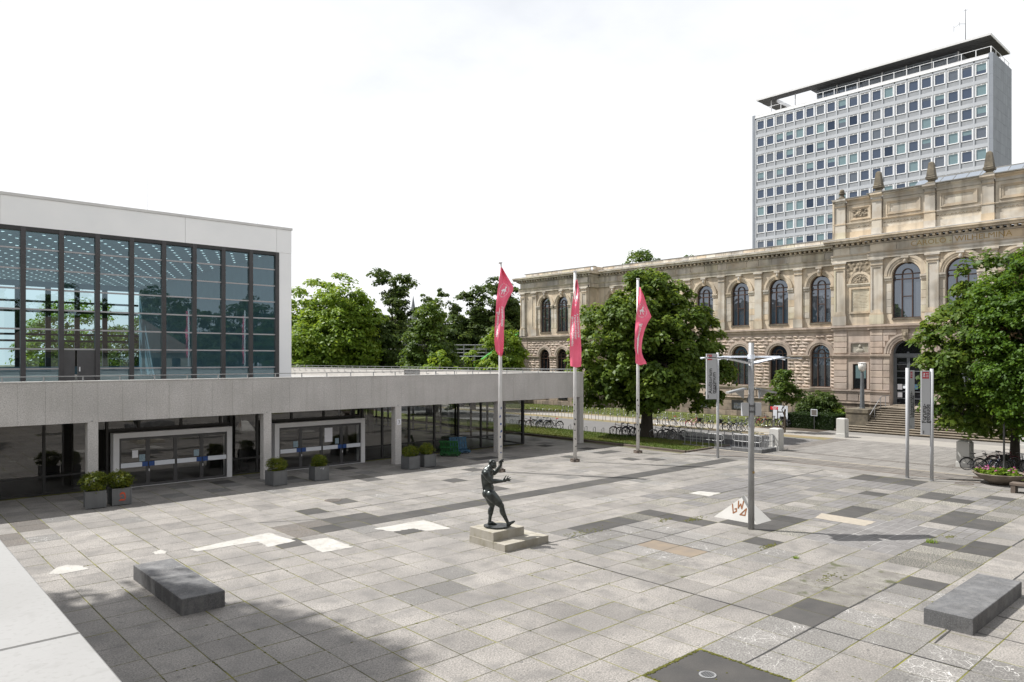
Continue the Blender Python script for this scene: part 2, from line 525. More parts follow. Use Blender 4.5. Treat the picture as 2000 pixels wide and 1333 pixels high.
M['roof_white'] = mat('roof_parapet_white', (0.74, 0.71, 0.67), (0.66, 0.63, 0.59), 0.8, 0.85, k=0.8)
M['roof_grey'] = mat('flat_roof', (0.35, 0.34, 0.33), (0.28, 0.27, 0.26), 0.5, 0.9)
M['mullion'] = mat('dark_mullion', (0.035, 0.034, 0.036), (0.045, 0.043, 0.045), 2, 0.4, spec=0.5)
M['transom'] = mat('grey_transom', (0.33, 0.335, 0.345), None, 2, 0.45, metal=0.3)
M['black'] = mat('black_metal', (0.016, 0.016, 0.017), (0.022, 0.022, 0.022), 2, 0.45)
M['door_dark'] = mat('door_frame_dark', (0.06, 0.06, 0.063), (0.05, 0.05, 0.052), 2, 0.4)
M['alu'] = mat('aluminium', (0.66, 0.66, 0.67), (0.6, 0.6, 0.61), 1.5, 0.45)
M['galv'] = mat('galvanised_steel', (0.34, 0.345, 0.35), (0.27, 0.275, 0.28), 3.0, 0.5, metal=0.4)
M['galv_dark'] = mat('dark_steel', (0.1, 0.1, 0.105), (0.14, 0.14, 0.145), 3.0, 0.5, metal=0.4)
M['pole_white'] = mat('pole_white', (0.74, 0.73, 0.72), (0.64, 0.63, 0.62), 2.0, 0.45, spec=0.5, k=0.85)
M['sign_grey'] = mat('sign_grey', (0.58, 0.59, 0.61), (0.54, 0.55, 0.57), 1.0, 0.45, k=0.72)
M['red'] = mat('sign_red', (0.36, 0.012, 0.022), None, 1, 0.5)
M['bright_red'] = mat('bright_red', (0.6, 0.015, 0.02), None, 1, 0.5)
M['flag'] = mat('flag_cloth', (0.9, 0.17, 0.27), (0.84, 0.14, 0.235), 2.0, 0.8)
M['flag_white'] = mat('flag_print', (0.85, 0.75, 0.77), None, 1, 0.8)
M['blue'] = mat('handle_blue', (0.015, 0.06, 0.22), None, 1, 0.5)
M['bar_white'] = mat('handle_white', (0.62, 0.65, 0.7), None, 1, 0.5)
M['paper'] = mat('paper', (0.7, 0.7, 0.74), None, 1, 0.8)
M['paper_blue'] = mat('paper_blue', (0.16, 0.24, 0.3), (0.3, 0.38, 0.42), 30, 0.8)
M['print'] = mat('print_black', (0.02, 0.02, 0.022), None, 1, 0.7)
M['print_red'] = mat('print_red', (0.5, 0.03, 0.03), None, 1, 0.7)
M['bronze'] = mat('bronze', (0.075, 0.085, 0.082), (0.032, 0.036, 0.036), 5.0, 0.33, 0.2, 25, metal=0.75, spec=0.6)
M['limestone'] = mat('pedestal_stone', (0.47, 0.44, 0.38), (0.39, 0.36, 0.3), 2.0, 0.9, 0.25, 30, tint=0.08, spot=(2.5, (0.22, 0.2, 0.1), 0.6, 0.55, 0.75), streak=(3.0, (0.27, 0.24, 0.15), 0.5), k=0.72)
M['bench_concrete'] = mat('bench_concrete', (0.105, 0.107, 0.112), (0.075, 0.075, 0.077), 1.4, 0.85, 0.4, 50, tint=0.1, speck=[(60, (0.22, 0.22, 0.22), 0.6, 0.52, 0.64), (22, (0.06, 0.06, 0.062), 0.4, 0.52, 0.62), (2.6, (0.17, 0.17, 0.172), 0.6, 0.5, 0.66)], streak=(5.0, (0.19, 0.19, 0.185), 0.5), k=1.0)
M['planter'] = mat('planter_zinc', (0.155, 0.16, 0.165), (0.125, 0.13, 0.135), 1.6, 0.55, 0.05, 20, metal=0.3, streak=(5.0, (0.08, 0.085, 0.09), 0.5))
M['earth'] = mat('earth', (0.04, 0.03, 0.02), (0.06, 0.045, 0.03), 8, 0.95, 0.5, 30)
M['orange'] = mat('orange_spray', (0.5, 0.07, 0.025), None, 1, 0.8)
M['rust_paint'] = mat('brown_paint', (0.27, 0.105, 0.04), (0.2, 0.08, 0.03), 8, 0.85, k=0.85)
M['bowl'] = mat('bowl_concrete', (0.2, 0.165, 0.13), (0.14, 0.115, 0.09), 2.5, 0.9, 0.3, 30, streak=(4, (0.3, 0.26, 0.21), 0.5))
M['bark'] = mat('bark', (0.035, 0.03, 0.024), (0.06, 0.052, 0.04), 3.0, 0.95, 0.8, 14, stretch=(1, 1, 0.25))
M['bark_light'] = mat('bark_light', (0.11, 0.085, 0.06), (0.07, 0.055, 0.04), 3.0, 0.95, 0.6, 14, stretch=(1, 1, 0.25))
UP = [(0.51, 0.44, 0.34), (0.56, 0.51, 0.43), (0.46, 0.43, 0.385), (0.62, 0.565, 0.475), (0.54, 0.42, 0.28), (0.53, 0.5, 0.455), (0.5, 0.455, 0.33), (0.63, 0.58, 0.5)]
M['stone_up'] = mat('sandstone_yellow', (0.4, 0.3, 0.2), None, 1, 0.92, 0.35, 18, palette=UP, spot=(1.1, (0.36, 0.28, 0.19), 0.55, 0.48, 0.7), speck=(0.45, (0.26, 0.235, 0.2), 0.6, 0.5, 0.64), streak=(1.7, (0.17, 0.148, 0.118), 0.62), k=0.96)
PK = [(0.44, 0.355, 0.295), (0.5, 0.405, 0.34), (0.4, 0.335, 0.29), (0.54, 0.45, 0.37), (0.47, 0.37, 0.3), (0.45, 0.385, 0.32)]
M['stone_low'] = mat('sandstone_pink', (0.3, 0.2, 0.15), None, 1, 0.92, 0.4, 18, palette=PK, spot=(1.3, (0.3, 0.235, 0.19), 0.5, 0.48, 0.7), speck=(0.5, (0.24, 0.2, 0.17), 0.55, 0.5, 0.64), streak=(1.7, (0.17, 0.14, 0.118), 0.55), k=0.92)
M['stone_base'] = mat('sandstone_plinth', (0.33, 0.265, 0.21), (0.2, 0.165, 0.135), 1.6, 0.95, 0.5, 14, tint=0.15, streak=(1.4, (0.07, 0.06, 0.05), 0.6), k=0.86)
M['stone_dark'] = mat('weathered_stone_and_riser_shade', (0.17, 0.145, 0.105), (0.09, 0.078, 0.06), 2.0, 0.95, 0.5, 14, tint=0.15)
M['relief'] = mat('relief_stone', (0.36, 0.3, 0.22), (0.12, 0.1, 0.075), 3.0, 0.95, 0.6, 10)
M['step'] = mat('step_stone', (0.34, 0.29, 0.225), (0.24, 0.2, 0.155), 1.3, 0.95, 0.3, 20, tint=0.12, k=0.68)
M['lead'] = mat('lead_flashing', (0.74, 0.73, 0.71), (0.64, 0.63, 0.62), 1.0, 0.6, k=0.85)
M['lead_dark'] = mat('lead_dark', (0.17, 0.165, 0.155), (0.25, 0.24, 0.22), 1.0, 0.8)
M['wood_brown'] = mat('window_frame_brown', (0.05, 0.026, 0.018), (0.07, 0.036, 0.025), 2, 0.5)
M['door_grey'] = mat('door_grey', (0.105, 0.115, 0.125), (0.09, 0.1, 0.108), 2, 0.5)
M['gold'] = mat('gilt_letter', (0.33, 0.215, 0.07), (0.28, 0.18, 0.06), 3, 0.7)
M['sky_glass'] = glass_mat('skylight_glass', (0.4, 0.5, 0.5), 0.6, 0.12)
M['hall_glass'] = glass_mat('hall_glass', (0.5, 0.67, 0.71), 0.085, 0.0, (0.66, 0.86, 0.98), wob=0.02)
M['foyer_glass'] = glass_mat('foyer_glass', (0.68, 0.7, 0.7), 0.055, 0.0, (0.9, 0.9, 0.9), wob=0.05)


def pane_mat(name, base, gl, glc=(0.8, 0.87, 1.0), wob=0.08, base2=None):
    m = bpy.data.materials.new(name); m.use_nodes = True
    nt = m.node_tree; N = nt.nodes; L = nt.links; N.clear()
    out = N.new('ShaderNodeOutputMaterial')
    d = N.new('ShaderNodeBsdfDiffuse'); d.inputs[0].default_value = (*base, 1)
    if base2:                                   # soft vertical folds of a curtain behind the pane
        geo = N.new('ShaderNodeNewGeometry')
        mp = N.new('ShaderNodeMapping'); mp.inputs['Scale'].default_value = (6, 6, 0.15)
        L.new(geo.outputs['Position'], mp.inputs[0])
        n = N.new('ShaderNodeTexNoise'); n.inputs['Scale'].default_value = 1.0
        L.new(mp.outputs[0], n.inputs['Vector'])
        x = N.new('ShaderNodeMixRGB'); x.inputs[1].default_value = (*base, 1); x.inputs[2].default_value = (*base2, 1)
        L.new(n.outputs[0], x.inputs[0]); L.new(x.outputs[0], d.inputs[0])
    g = N.new('ShaderNodeBsdfGlossy'); g.inputs['Color'].default_value = (*glc, 1); g.inputs['Roughness'].default_value = 0.02
    geo2 = N.new('ShaderNodeNewGeometry')
    n2 = N.new('ShaderNodeTexNoise'); n2.inputs['Scale'].default_value = 1.3; n2.inputs['Detail'].default_value = 1
    L.new(geo2.outputs['Position'], n2.inputs['Vector'])
    bp = N.new('ShaderNodeBump'); bp.inputs['Strength'].default_value = wob; bp.inputs['Distance'].default_value = 0.1
    L.new(n2.outputs[0], bp.inputs['Height']); L.new(bp.outputs[0], g.inputs['Normal'])
    fr = schlick(N, L)
    ad = N.new('ShaderNodeMath'); ad.operation = 'ADD'; ad.inputs[1].default_value = gl; ad.use_clamp = True
    L.new(fr.outputs[0], ad.inputs[0])
    mx = N.new('ShaderNodeMixShader'); L.new(ad.outputs[0], mx.inputs[0]); L.new(d.outputs[0], mx.inputs[1]); L.new(g.outputs[0], mx.inputs[2])
    L.new(mx.outputs[0], out.inputs['Surface'])
    return m


M['pane_old'] = pane_mat('old_window_pane', (0.02, 0.024, 0.03), 0.13, (0.8, 0.88, 1.0), 0.1, (0.07, 0.08, 0.09))
M['pane_dark'] = pane_mat('dark_window_pane', (0.012, 0.013, 0.015), 0.015)
M['pane_blue'] = pane_mat('tower_pane_blue', (0.03, 0.04, 0.06), 0.07, (0.62, 0.75, 1.0))
M['pane_slate'] = pane_mat('tower_pane_slate', (0.075, 0.085, 0.1), 0.07, (0.75, 0.85, 1.0))
M['pane_teal'] = pane_mat('tower_pane_blind', (0.13, 0.19, 0.2), 0.08, (0.7, 0.9, 1.0))
M['pane_night'] = pane_mat('tower_pane_dark', (0.012, 0.018, 0.03), 0.03, (0.55, 0.7, 1.0))
M['tower_white'] = mat('tower_window_white', (0.8, 0.81, 0.83), None, 1, 0.5)
M['tower_grid'] = mat('tower_concrete_grid', (0.55, 0.575, 0.615), (0.5, 0.525, 0.565), 0.5, 0.8, 0.05, 10, k=0.82)
M['tower_panel'] = mat('tower_spandrel', (0.4, 0.42, 0.45), (0.35, 0.37, 0.395), 3.0, 0.8, 0.1, 20, tint=0.08, k=0.76)
M['tower_side'] = mat('tower_side_panel', (0.3, 0.33, 0.375), (0.27, 0.295, 0.34), 0.6, 0.7, tint=0.06, k=0.78)
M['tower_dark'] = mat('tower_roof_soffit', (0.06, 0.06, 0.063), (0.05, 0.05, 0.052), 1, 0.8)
M['vent'] = mat('vent_slot', (0.05, 0.045, 0.045), None, 1, 0.8)
M['hall_ceiling'] = mat('hall_ceiling', (0.33, 0.46, 0.5), None, 1, 0.8)
M['hall_wall'] = mat('hall_wall', (0.14, 0.24, 0.3), (0.12, 0.21, 0.27), 1, 0.7)
M['hall_floor'] = mat('hall_floor', (0.12, 0.11, 0.1), None, 1, 0.5)
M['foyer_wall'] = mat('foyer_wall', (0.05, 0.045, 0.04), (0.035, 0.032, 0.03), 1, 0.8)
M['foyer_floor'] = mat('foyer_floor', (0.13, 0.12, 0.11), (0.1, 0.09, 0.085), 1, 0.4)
M['lamp_glow'] = glow_mat('ceiling_lamp_glow', (1.0, 0.98, 0.95), 1.5)
M['opal'] = mat('opal_glass', (0.62, 0.6, 0.56), (0.5, 0.48, 0.45), 3, 0.35)
M['lamp_iron'] = mat('lamp_iron', (0.13, 0.14, 0.15), (0.1, 0.108, 0.115), 2, 0.6)
M['tyre'] = mat('tyre_rubber', (0.012, 0.012, 0.012), None, 1, 0.8)
M['chrome'] = mat('bike_steel', (0.4, 0.4, 0.41), None, 1, 0.35, metal=0.7)
for nm, c in (('black', (0.015, 0.015, 0.017)), ('silver', (0.42, 0.43, 0.45)), ('pink', (0.5, 0.05, 0.09)), ('navy', (0.03, 0.04, 0.09)), ('wine', (0.14, 0.015, 0.025)), ('white', (0.65, 0.65, 0.66))):
    M['bike_' + nm] = mat('bike_paint_' + nm, c, None, 1, 0.35)
M['saddle'] = mat('saddle_black', (0.02, 0.02, 0.02), None, 1, 0.6)
M['saddle_red'] = mat('saddle_red', (0.4, 0.03, 0.02), None, 1, 0.6)
M['green_paint'] = mat('green_paint', (0.02, 0.17, 0.035), (0.015, 0.12, 0.03), 4, 0.7, k=0.6)
M['blue_paint'] = mat('blue_paint', (0.06, 0.17, 0.28), (0.05, 0.12, 0.2), 6, 0.8, k=0.7)
M['boom_green'] = mat('boom_green', (0.08, 0.42, 0.06), None, 1, 0.5)
M['slate'] = mat('slate_roof', (0.16, 0.17, 0.18), (0.12, 0.13, 0.14), 1, 0.8)
M['brick_dark'] = mat('dark_brick', (0.1, 0.08, 0.07), (0.07, 0.06, 0.055), 0.6, 0.9)
M['plaster'] = mat('pale_plaster', (0.32, 0.28, 0.23), (0.27, 0.24, 0.2), 0.6, 0.9)
M['roof_tile'] = mat('red_roof_tile', (0.15, 0.095, 0.07), (0.12, 0.075, 0.06), 0.8, 0.9)
M['lf_chestnut'] = leaf_mat('chestnut_leaf', [(0.0473, 0.0875, 0.0112), (0.0984, 0.1625, 0.0200), (0.1706, 0.2438, 0.0350)])
M['lf_bright'] = leaf_mat('bright_leaf', [(0.0903, 0.1625, 0.0156), (0.1529, 0.2535, 0.0234), (0.2475, 0.3380, 0.0364)])
M['lf_dark'] = leaf_mat('dark_leaf', [(0.0352, 0.0672, 0.0144), (0.0669, 0.1120, 0.0224), (0.1144, 0.1600, 0.0352)])
M['lf_mid'] = leaf_mat('mid_leaf', [(0.0420, 0.0825, 0.0112), (0.0788, 0.1400, 0.0175), (0.1444, 0.2063, 0.0300)])
M['lf_ash'] = leaf_mat('fine_leaf', [(0.0375, 0.0813, 0.0075), (0.0688, 0.1438, 0.0125), (0.1063, 0.1938, 0.0175)])
M['lf_box'] = leaf_mat('box_leaf', [(0.05, 0.085, 0.01), (0.12, 0.16, 0.016), (0.24, 0.25, 0.025)])
M['lf_hedge'] = leaf_mat('hedge_leaf', [(0.01, 0.024, 0.005), (0.018, 0.04, 0.008), (0.03, 0.058, 0.01)])
M['seed'] = leaf_mat('seed_cluster', [(0.06, 0.035, 0.018), (0.09, 0.052, 0.026), (0.11, 0.07, 0.035)], 0.15)
M['petal_pink'] = leaf_mat('petal_pink', [(0.3, 0.03, 0.13), (0.42, 0.12, 0.26), (0.5, 0.28, 0.36)], 0.2)
M['petal_red'] = leaf_mat('petal_red', [(0.35, 0.02, 0.02), (0.45, 0.03, 0.03), (0.5, 0.05, 0.05)], 0.2)
# ================================================================== the ground, streets and lawns
def sheet(name, m, x0, x1, y0, y1, z=0.0, parent=None, kind='structure'):
    b = MB(); b.quad((x0, y0, z), (x1, y0, z), (x1, y1, z), (x0, y1, z))
    o = b.build(name, m, parent)
    if kind: o['kind'] = kind
    return o


sheet('ground', M['soil'], -700, 900, -700, 900, -0.035)
plaza = sheet('plaza_paving', M['joint'], -6, 40.62, -8, 60, -0.0055)

PU_, PV_ = 1.0, 1.066
U0, V0 = 10.574, 16.3625
rects = [  # u0,u1,v0,v1,type
    (12.9, 40.6, 23.9, 24.8, 'asphalt'), (11.5, 13.6, 23.9, 26.0, 'brown'), (13.6, 15.6, 24.9, 26.0, 'asphalt'),
    (10.6, 11.6, 22.7, 23.8, 'asphalt'), (13.5, 14.6, 22.8, 23.8, 'dirty'), (14.6, 15.6, 21.7, 22.8, 'asphalt'), (13.6, 14.6, 22.7, 23.8, 'dirty'),
    (13.6, 14.6, 27.0, 28.1, 'asphalt'), (15.6, 16.6, 28.6, 29.6, 'asphalt'),
    (16.6, 18.6, 7.8, 8.9, 'asphalt'), (11.57, 13.57, 6.75, 8.9, 'none'),
    (22.0, 23.0, 7.0, 8.0, 'asphalt'), (19.6, 20.6, 13.1, 15.3, 'beige'), (31.6, 32.6, 24.4, 25.0, 'beige'),
    (4.6, 5.6, 31.8, 33.0, 'brown'), (3.6, 4.6, 29.5, 31.5, 'brown'),
    (25.6, 26.6, 30.8, 32.0, 'asphalt'), (22.4, 23.6, 26.3, 27.1, 'asphalt'), (33.6, 34.6, 31.6, 32.7, 'asphalt'),
    (35.6, 36.6, 28.4, 29.4, 'asphalt'), (37.0, 38.6, 31.0, 32.0, 'asphalt'), (30.6, 31.6, 33.0, 34.0, 'dirty'), (28.6, 30.6, 35.0, 36.0, 'asphalt'),
    (17.6, 19.6, 15.3, 16.5, 'dirty'), (17.6, 19.0, 12.2, 14.2, 'crazed'), (19.6, 22.6, 17.0, 18.5, 'asphalt'), (22.6, 23.6, 17.0, 18.5, 'pebble'),
    (23.6, 24.6, 15.2, 18.5, 'asphalt'), (24.4, 27.6, 13.1, 15.3, 'asphalt'), (23.5, 24.6, 13.1, 14.3, 'crazed'), (24.6, 25.6, 12.0, 13.1, 'pebble'),
    (22.6, 23.6, 12.0, 13.1, 'asphalt'), (18.6, 22.6, 13.0, 17.0, 'cracked'), (20.6, 22.6, 11.0, 13.0, 'cracked'), (21.6, 22.6, 11.0, 12.1, 'asphalt'),
    (17.0, 19.0, 5.6, 7.8, 'cracked'), (13.57, 17.6, 6.7, 8.9, 'cracked'), (18.6, 22.6, 7.8, 10.0, 'crazed'), (19.6, 21.6, 5.6, 7.8, 'cracked'),
    (28.9, 31.6, 12.0, 13.1, 'asphalt'), (30.6, 33.6, 8.9, 10.0, 'asphalt'), (30.6, 32.6, 7.8, 8.9, 'asphalt'), (26.6, 28.6, 6.7, 7.8, 'asphalt'),
    (26.6, 27.6, 8.0, 9.0, 'asphalt'), (36.0, 37.2, 11.0, 12.1, 'asphalt'), (37.6, 38.8, 9.0, 10.0, 'asphalt'), (38.6, 41.0, 12.9, 16.5, 'asphalt'),
    (23.6, 26.6, 6.7, 9.0, 'pebble'), (15.0, 17.6, 1.0, 5.6, 'cracked'),
    (24.6, 28.0, 9.0, 12.0, 'paver_white'), (27.6, 29.6, 9.0, 12.0, 'paver_white'),
    (25.6, 29.6, 15.3, 17.0, 'std'),
]
trng = random.Random(5)


def tile_type(u, v):
    for a, b, c, d, t in rects:
        if a <= u <= b and c <= v <= d:
            return t
    r = trng.random()
    if 29.6 < u < 37.2 and 15 < v < 20.9:
        return 'paver' if r < 0.92 else 'std'
    if 25.6 < u < 38.6 and 8.0 < v < 21 and v < 21 - (u - 25.6) * 0.15 and u > 28.5 - (v - 8) * 0.25:
        return 'paver' if r < 0.42 else 'pebble' if r < 0.66 else 'asphalt' if r < 0.69 else 'std'
    if v > 34:
        return 'asphalt' if r < 0.03 else 'dirty' if r < 0.2 else 'std'
    if r < 0.03: return 'dirty'
    if r < 0.075 and u > 17: return 'cracked'
    if r < 0.085 and u > 17: return 'pebble'
    if r < 0.10 and u > 17 and v > 17: return 'asphalt'
    return 'std'


TM = {'std': 'slab', 'asphalt': 'asphalt', 'brown': 'brown_slab', 'beige': 'beige_slab', 'dirty': 'slab_dirty', 'cracked': 'slab_cracked',
      'crazed': 'slab_crazed', 'paver': 'paver', 'paver_white': 'paver', 'pebble': 'pebble'}
tiles = []
for iu in range(-11, 30):
    for iv in range(-30, 18):
        u0 = U0 + iu * PU_; v1 = V0 - iv * PV_; v0 = v1 - PV_; u1 = u0 + PU_
        if u1 < 0.7 or v0 < -3: continue
        um, vm = (u0 + u1) / 2, (v0 + v1) / 2
        if vm > 39.2 and um < 36.9: continue
        t = tile_type(um, vm)
        if t == 'none': continue
        fw = cap(um, vm)
        x, y = px(um, vm, 0) if fw > 1 else (-9999, 0)
        seen = -60 < x < 2060 and fw > 12
        tiles.append((fw if seen else 9999, u0, u1, v0, v1, t))
tiles.sort(key=lambda a: a[0])
far = {}


def one_tile(b, u0, u1, v0, v1, t):
    g = trng.uniform(0.006, 0.014)
    z = trng.uniform(-0.003, 0.003)
    tt = min(1, max(0, trng.gauss(0.5, 0.23)))
    if t in ('paver', 'paver_white'):
        n = 3
        for i in range(n):
            for j in range(n):
                a0 = u0 + 0.008 + (u1 - u0 - 0.016) * i / n; a1 = u0 + 0.008 + (u1 - u0 - 0.016) * (i + 1) / n
                c0 = v0 + 0.008 + (v1 - v0 - 0.016) * j / n; c1 = v0 + 0.008 + (v1 - v0 - 0.016) * (j + 1) / n
                k = 0.012 if t == 'paver_white' else 0.007
                b.box(a0 + k, a1 - k, c0 + k, c1 - k, -0.05, z + trng.uniform(-0.0015, 0.0015), min(1, max(0, tt + trng.uniform(-0.22, 0.22))))
        return
    k = [trng.uniform(-0.006, 0.006) for _ in range(4)]
    x0, x1, y0, y1 = u0 + g + k[0], u1 - g + k[1], v0 + g + k[2], v1 - g + k[3]
    b.bbox(x0, x1, y0, y1, -0.05, z, 0.006, tt)


for n, (fw, u0, u1, v0, v1, t) in enumerate(tiles):
    if n < 300 and fw < 9000:
        b = MB(); one_tile(b, u0, u1, v0, v1, t)
        o = b.build('paving_slab', M[TM[t]], plaza)
        o.parent = plaza
    else:
        one_tile(far.setdefault(TM[t], MB()), u0, u1, v0, v1, t)
for k, b in far.items():
    b.build('far_paving_slabs', M[k], plaza, kind='stuff')
# pale grout under the white-jointed pavers
sheet('grout_bed', M['joint_white'], 24.5, 29.6, 9.0, 12.05, -0.0042, plaza, 'structure')


def blob(poly, n_sub=9, amp=0.035, z0=-0.01, z1=0.007, name='mortar_patch', m='mortar'):
    r = random.Random(len(poly) * 7 + int(poly[0][0] * 100))
    out = []
    for i, (a, b_) in enumerate(poly):
        c, d = poly[(i + 1) % len(poly)]
        for k in range(n_sub):
            f = k / n_sub
            out.append((a + (c - a) * f + (r.uniform(-amp, amp) if k else 0), b_ + (d - b_) * f + (r.uniform(-amp, amp) if k else 0), z0))
    if sum(out[i][0] * out[(i + 1) % len(out)][1] - out[(i + 1) % len(out)][0] * out[i][1] for i in range(len(out))) < 0:
        out.reverse()
    b = MB(); b.prism(out, (0, 0, z1 - z0))
    return b.build(name, M[m], plaza)


blob([(8.3, 24.71), (11.19, 25.21), (11.37, 23.45), (10.34, 23.29), (10.37, 24.22), (8.38, 24.29)])
blob([(11.46, 23.23), (12.41, 23.13), (12.42, 21.39), (11.32, 21.45)])
blob([(14.32, 23.21), (16.48, 23.14), (16.39, 21.33), (15.55, 21.61), (15.37, 22.26), (14.57, 22.34)])
blob([(4.33, 24.67), (4.72, 25.3), (4.96, 25.34), (5.22, 24.97), (5.34, 24.44), (5.01, 24.41), (4.64, 24.39)])
blob([(7.29, 25.16), (7.6, 25.31), (7.68, 25.04), (7.53, 24.71), (7.3, 24.85)])
blob([(28.86, 19.52), (29.66, 19.5), (30.01, 18.55), (28.88, 18.45)])
blob([(28.01, 13.19), (29.08, 13.37), (29.07, 11.25), (28.05, 11.26)], m='cream')


# sunken asphalt square with a round drain, mossy rim
b = MB(); b.box(11.62, 13.53, 6.8, 8.85, -0.05, -0.004)
b.build('asphalt_square', M['asphalt'], plaza)
b = MB()
for i in range(260):
    s = random.random()
    e = random.choice(((11.6, 13.56, 8.87, 8.87), (11.6, 11.6, 6.8, 8.87), (13.54, 13.54, 6.8, 8.87)))
    x = e[0] + (e[1] - e[0]) * s + random.gauss(0, 0.018); y = e[2] + (e[3] - e[2]) * s + random.gauss(0, 0.018)
    b.ball((x, y, -0.002), random.uniform(0.015, 0.05), random.uniform(0.015, 0.05), random.uniform(0.006, 0.016), 6, 4)
b.build('moss', M['moss'], plaza, smooth=True, kind='stuff')
dr = thing('floor_drain', 'round steel drain grate set in the sunken dark asphalt square', 'drain', (12.55, 8.05, -0.004))
b = MB(); b.lathe([(0.17, 0.0), (0.17, 0.012), (0.135, 0.014), (0.135, 0.003)], (12.55, 8.05, -0.004), 20); b.build('rim', M['galv'], dr)
b = MB()
for k in range(7):
    yy = 8.05 - 0.115 + k * 0.0383; hw = math.sqrt(max(0.0, 0.135 ** 2 - (yy - 8.05) ** 2))
    b.box(12.55 - hw, 12.55 + hw, yy - 0.006, yy + 0.006, -0.002, 0.008)
b.build('grate_bar', M['galv'], dr)
b = MB(); b.lathe([(0.134, 0.0), (0.134, 0.004)], (12.55, 8.05, -0.0035), 20); b.build('pit', M['black'], dr)
# tar sealed joints
b = MB()
for (a, c, a2, c2) in ((16.6, 15.6, 16.58, 8.9), (16.57, 7.83, 16.6, 4.6), (16.6, 7.83, 21.6, 7.8), (22.57, 5.7, 17.6, 5.6), (22.6, 5.7, 28.6, 5.72), (13.6, 7.83, 16.6, 7.83),
                       (20.57, 13.1, 20.57, 17.4), (21.57, 13.1, 21.57, 17.4), (18.6, 15.3, 23.6, 15.3), (28.6, 6.75, 33.6, 6.75), (11.57, 27.0, 13.6, 26.0), (14.0, 27.0, 20.6, 27.05),
                       (19.0, 5.65, 19.0, 3.0), (20.6, 5.65, 20.6, 3.5), (17.6, 17.4, 23.0, 17.4), (28.6, 18.6, 40.5, 18.55)):
    L_ = math.hypot(a2 - a, c2 - c); n = max(2, int(L_ / 0.5)); nx, ny = -(c2 - c) / L_, (a2 - a) / L_
    pts = []
    for i in range(n + 1):
        f = i / n; w = random.uniform(0.012, 0.026); o_ = random.gauss(0, 0.006)
        pts.append((a + (a2 - a) * f + nx * o_, c + (c2 - c) * f + ny * o_, w))
    for i in range(n):
        p, q = pts[i], pts[i + 1]
        b.quad((p[0] - nx * p[2], p[1] - ny * p[2], 0.0055), (q[0] - nx * q[2], q[1] - ny * q[2], 0.0055), (q[0] + nx * q[2], q[1] + ny * q[2], 0.0055), (p[0] + nx * p[2], p[1] + ny * p[2], 0.0055))
b.build('tar_joint', M['tar'], plaza)
# small moss cushions and weeds along the joints
b = MB()
for i in range(1500):
    if random.random() < 0.62:
        k = random.randint(-8, 12); x = U0 + k + random.gauss(0, 0.006); y = random.uniform(3, 28)
    else:
        k = random.randint(-12, 12); y = V0 + k * PV_ + random.gauss(0, 0.006); x = random.uniform(1.5, 26)
    fw = cap(x, y)
    if fw < 13: continue
    c = math.sin(x * 1.3) + math.sin(y * 0.9 + 1.0) + random.uniform(-1, 1)
    if c < 0.2: continue
    r = random.uniform(0.012, 0.03)
    b.ball((x, y, -0.003), r * random.uniform(0.8, 1.8), r * random.uniform(0.8, 1.8), random.uniform(0.005, 0.012), 6, 4)
for (cx_, cy_, n_, s_) in ((19.6, 17.6, 90, 0.5), (24.4, 16.2, 70, 0.35), (22.7, 12.2, 50, 0.22), (23.3, 16.9, 40, 0.25), (20.7, 9.3, 40, 0.35), (28.5, 8.6, 30, 0.2)):
    for i in range(n_):
        b.ball((random.gauss(cx_, s_), random.gauss(cy_, s_ * 0.35), 0.0), random.uniform(0.015, 0.05), random.uniform(0.015, 0.05), 0.012, 6, 4)
b.build('joint_moss', M['moss'], plaza, smooth=True, kind='stuff')


def weed(u, v, label, s=0.16):
    w = MB(); r = random.Random(int(u * 100))
    for i in range(60):
        a = r.uniform(0, 6.28); d = r.uniform(0.2, 1) * s; h = r.uniform(0.3, 1) * s * 0.9
        p = Vector((u + r.gauss(0, s * 0.4), v + r.gauss(0, s * 0.4), 0)); q = p + Vector((math.cos(a) * d, math.sin(a) * d, h)); n_ = Vector((-math.sin(a), math.cos(a), 0)) * 0.012
        w.add([p - n_, p + n_, q], [(0, 1, 2)], r.random())
    o = w.build('weed_tuft', M['lf_bright'])
    tag(o, label, 'weed')


weed(27.2, 8.75, 'green weed tuft growing in the pebble slab by the pavers', 0.2)
weed(21.9, 10.9, 'tiny green weed in the joints beside the lamp shadow', 0.1)


def manhole(u, v, r, label):
    t = thing('manhole_cover', label, 'manhole', (u, v, 0.0))
    b = MB(); b.lathe([(r, -0.02), (r, 0.008), (r * 0.86, 0.008), (r * 0.86, 0.0)], (u, v, 0), 20); b.build('frame', M['kerb'], t)
    b = MB(); b.lathe([(r * 0.85, -0.02), (r * 0.85, 0.006)], (u, v, 0), 20)
    for k in range(-3, 4):
        hw = math.sqrt(max(0, (r * 0.78) ** 2 - (k * r * 0.22) ** 2)); b.box(u - hw, u + hw, v + k * r * 0.22 - 0.02, v + k * r * 0.22 + 0.02, 0.005, 0.011)
    b.build('lid', M['strip_dark'], t)


manhole(15.85, 29.1, 0.36, 'round manhole cover in a dark slab before the second doors')
manhole(41.2, 11.75, 0.42, 'round manhole cover beside the flower bowl')

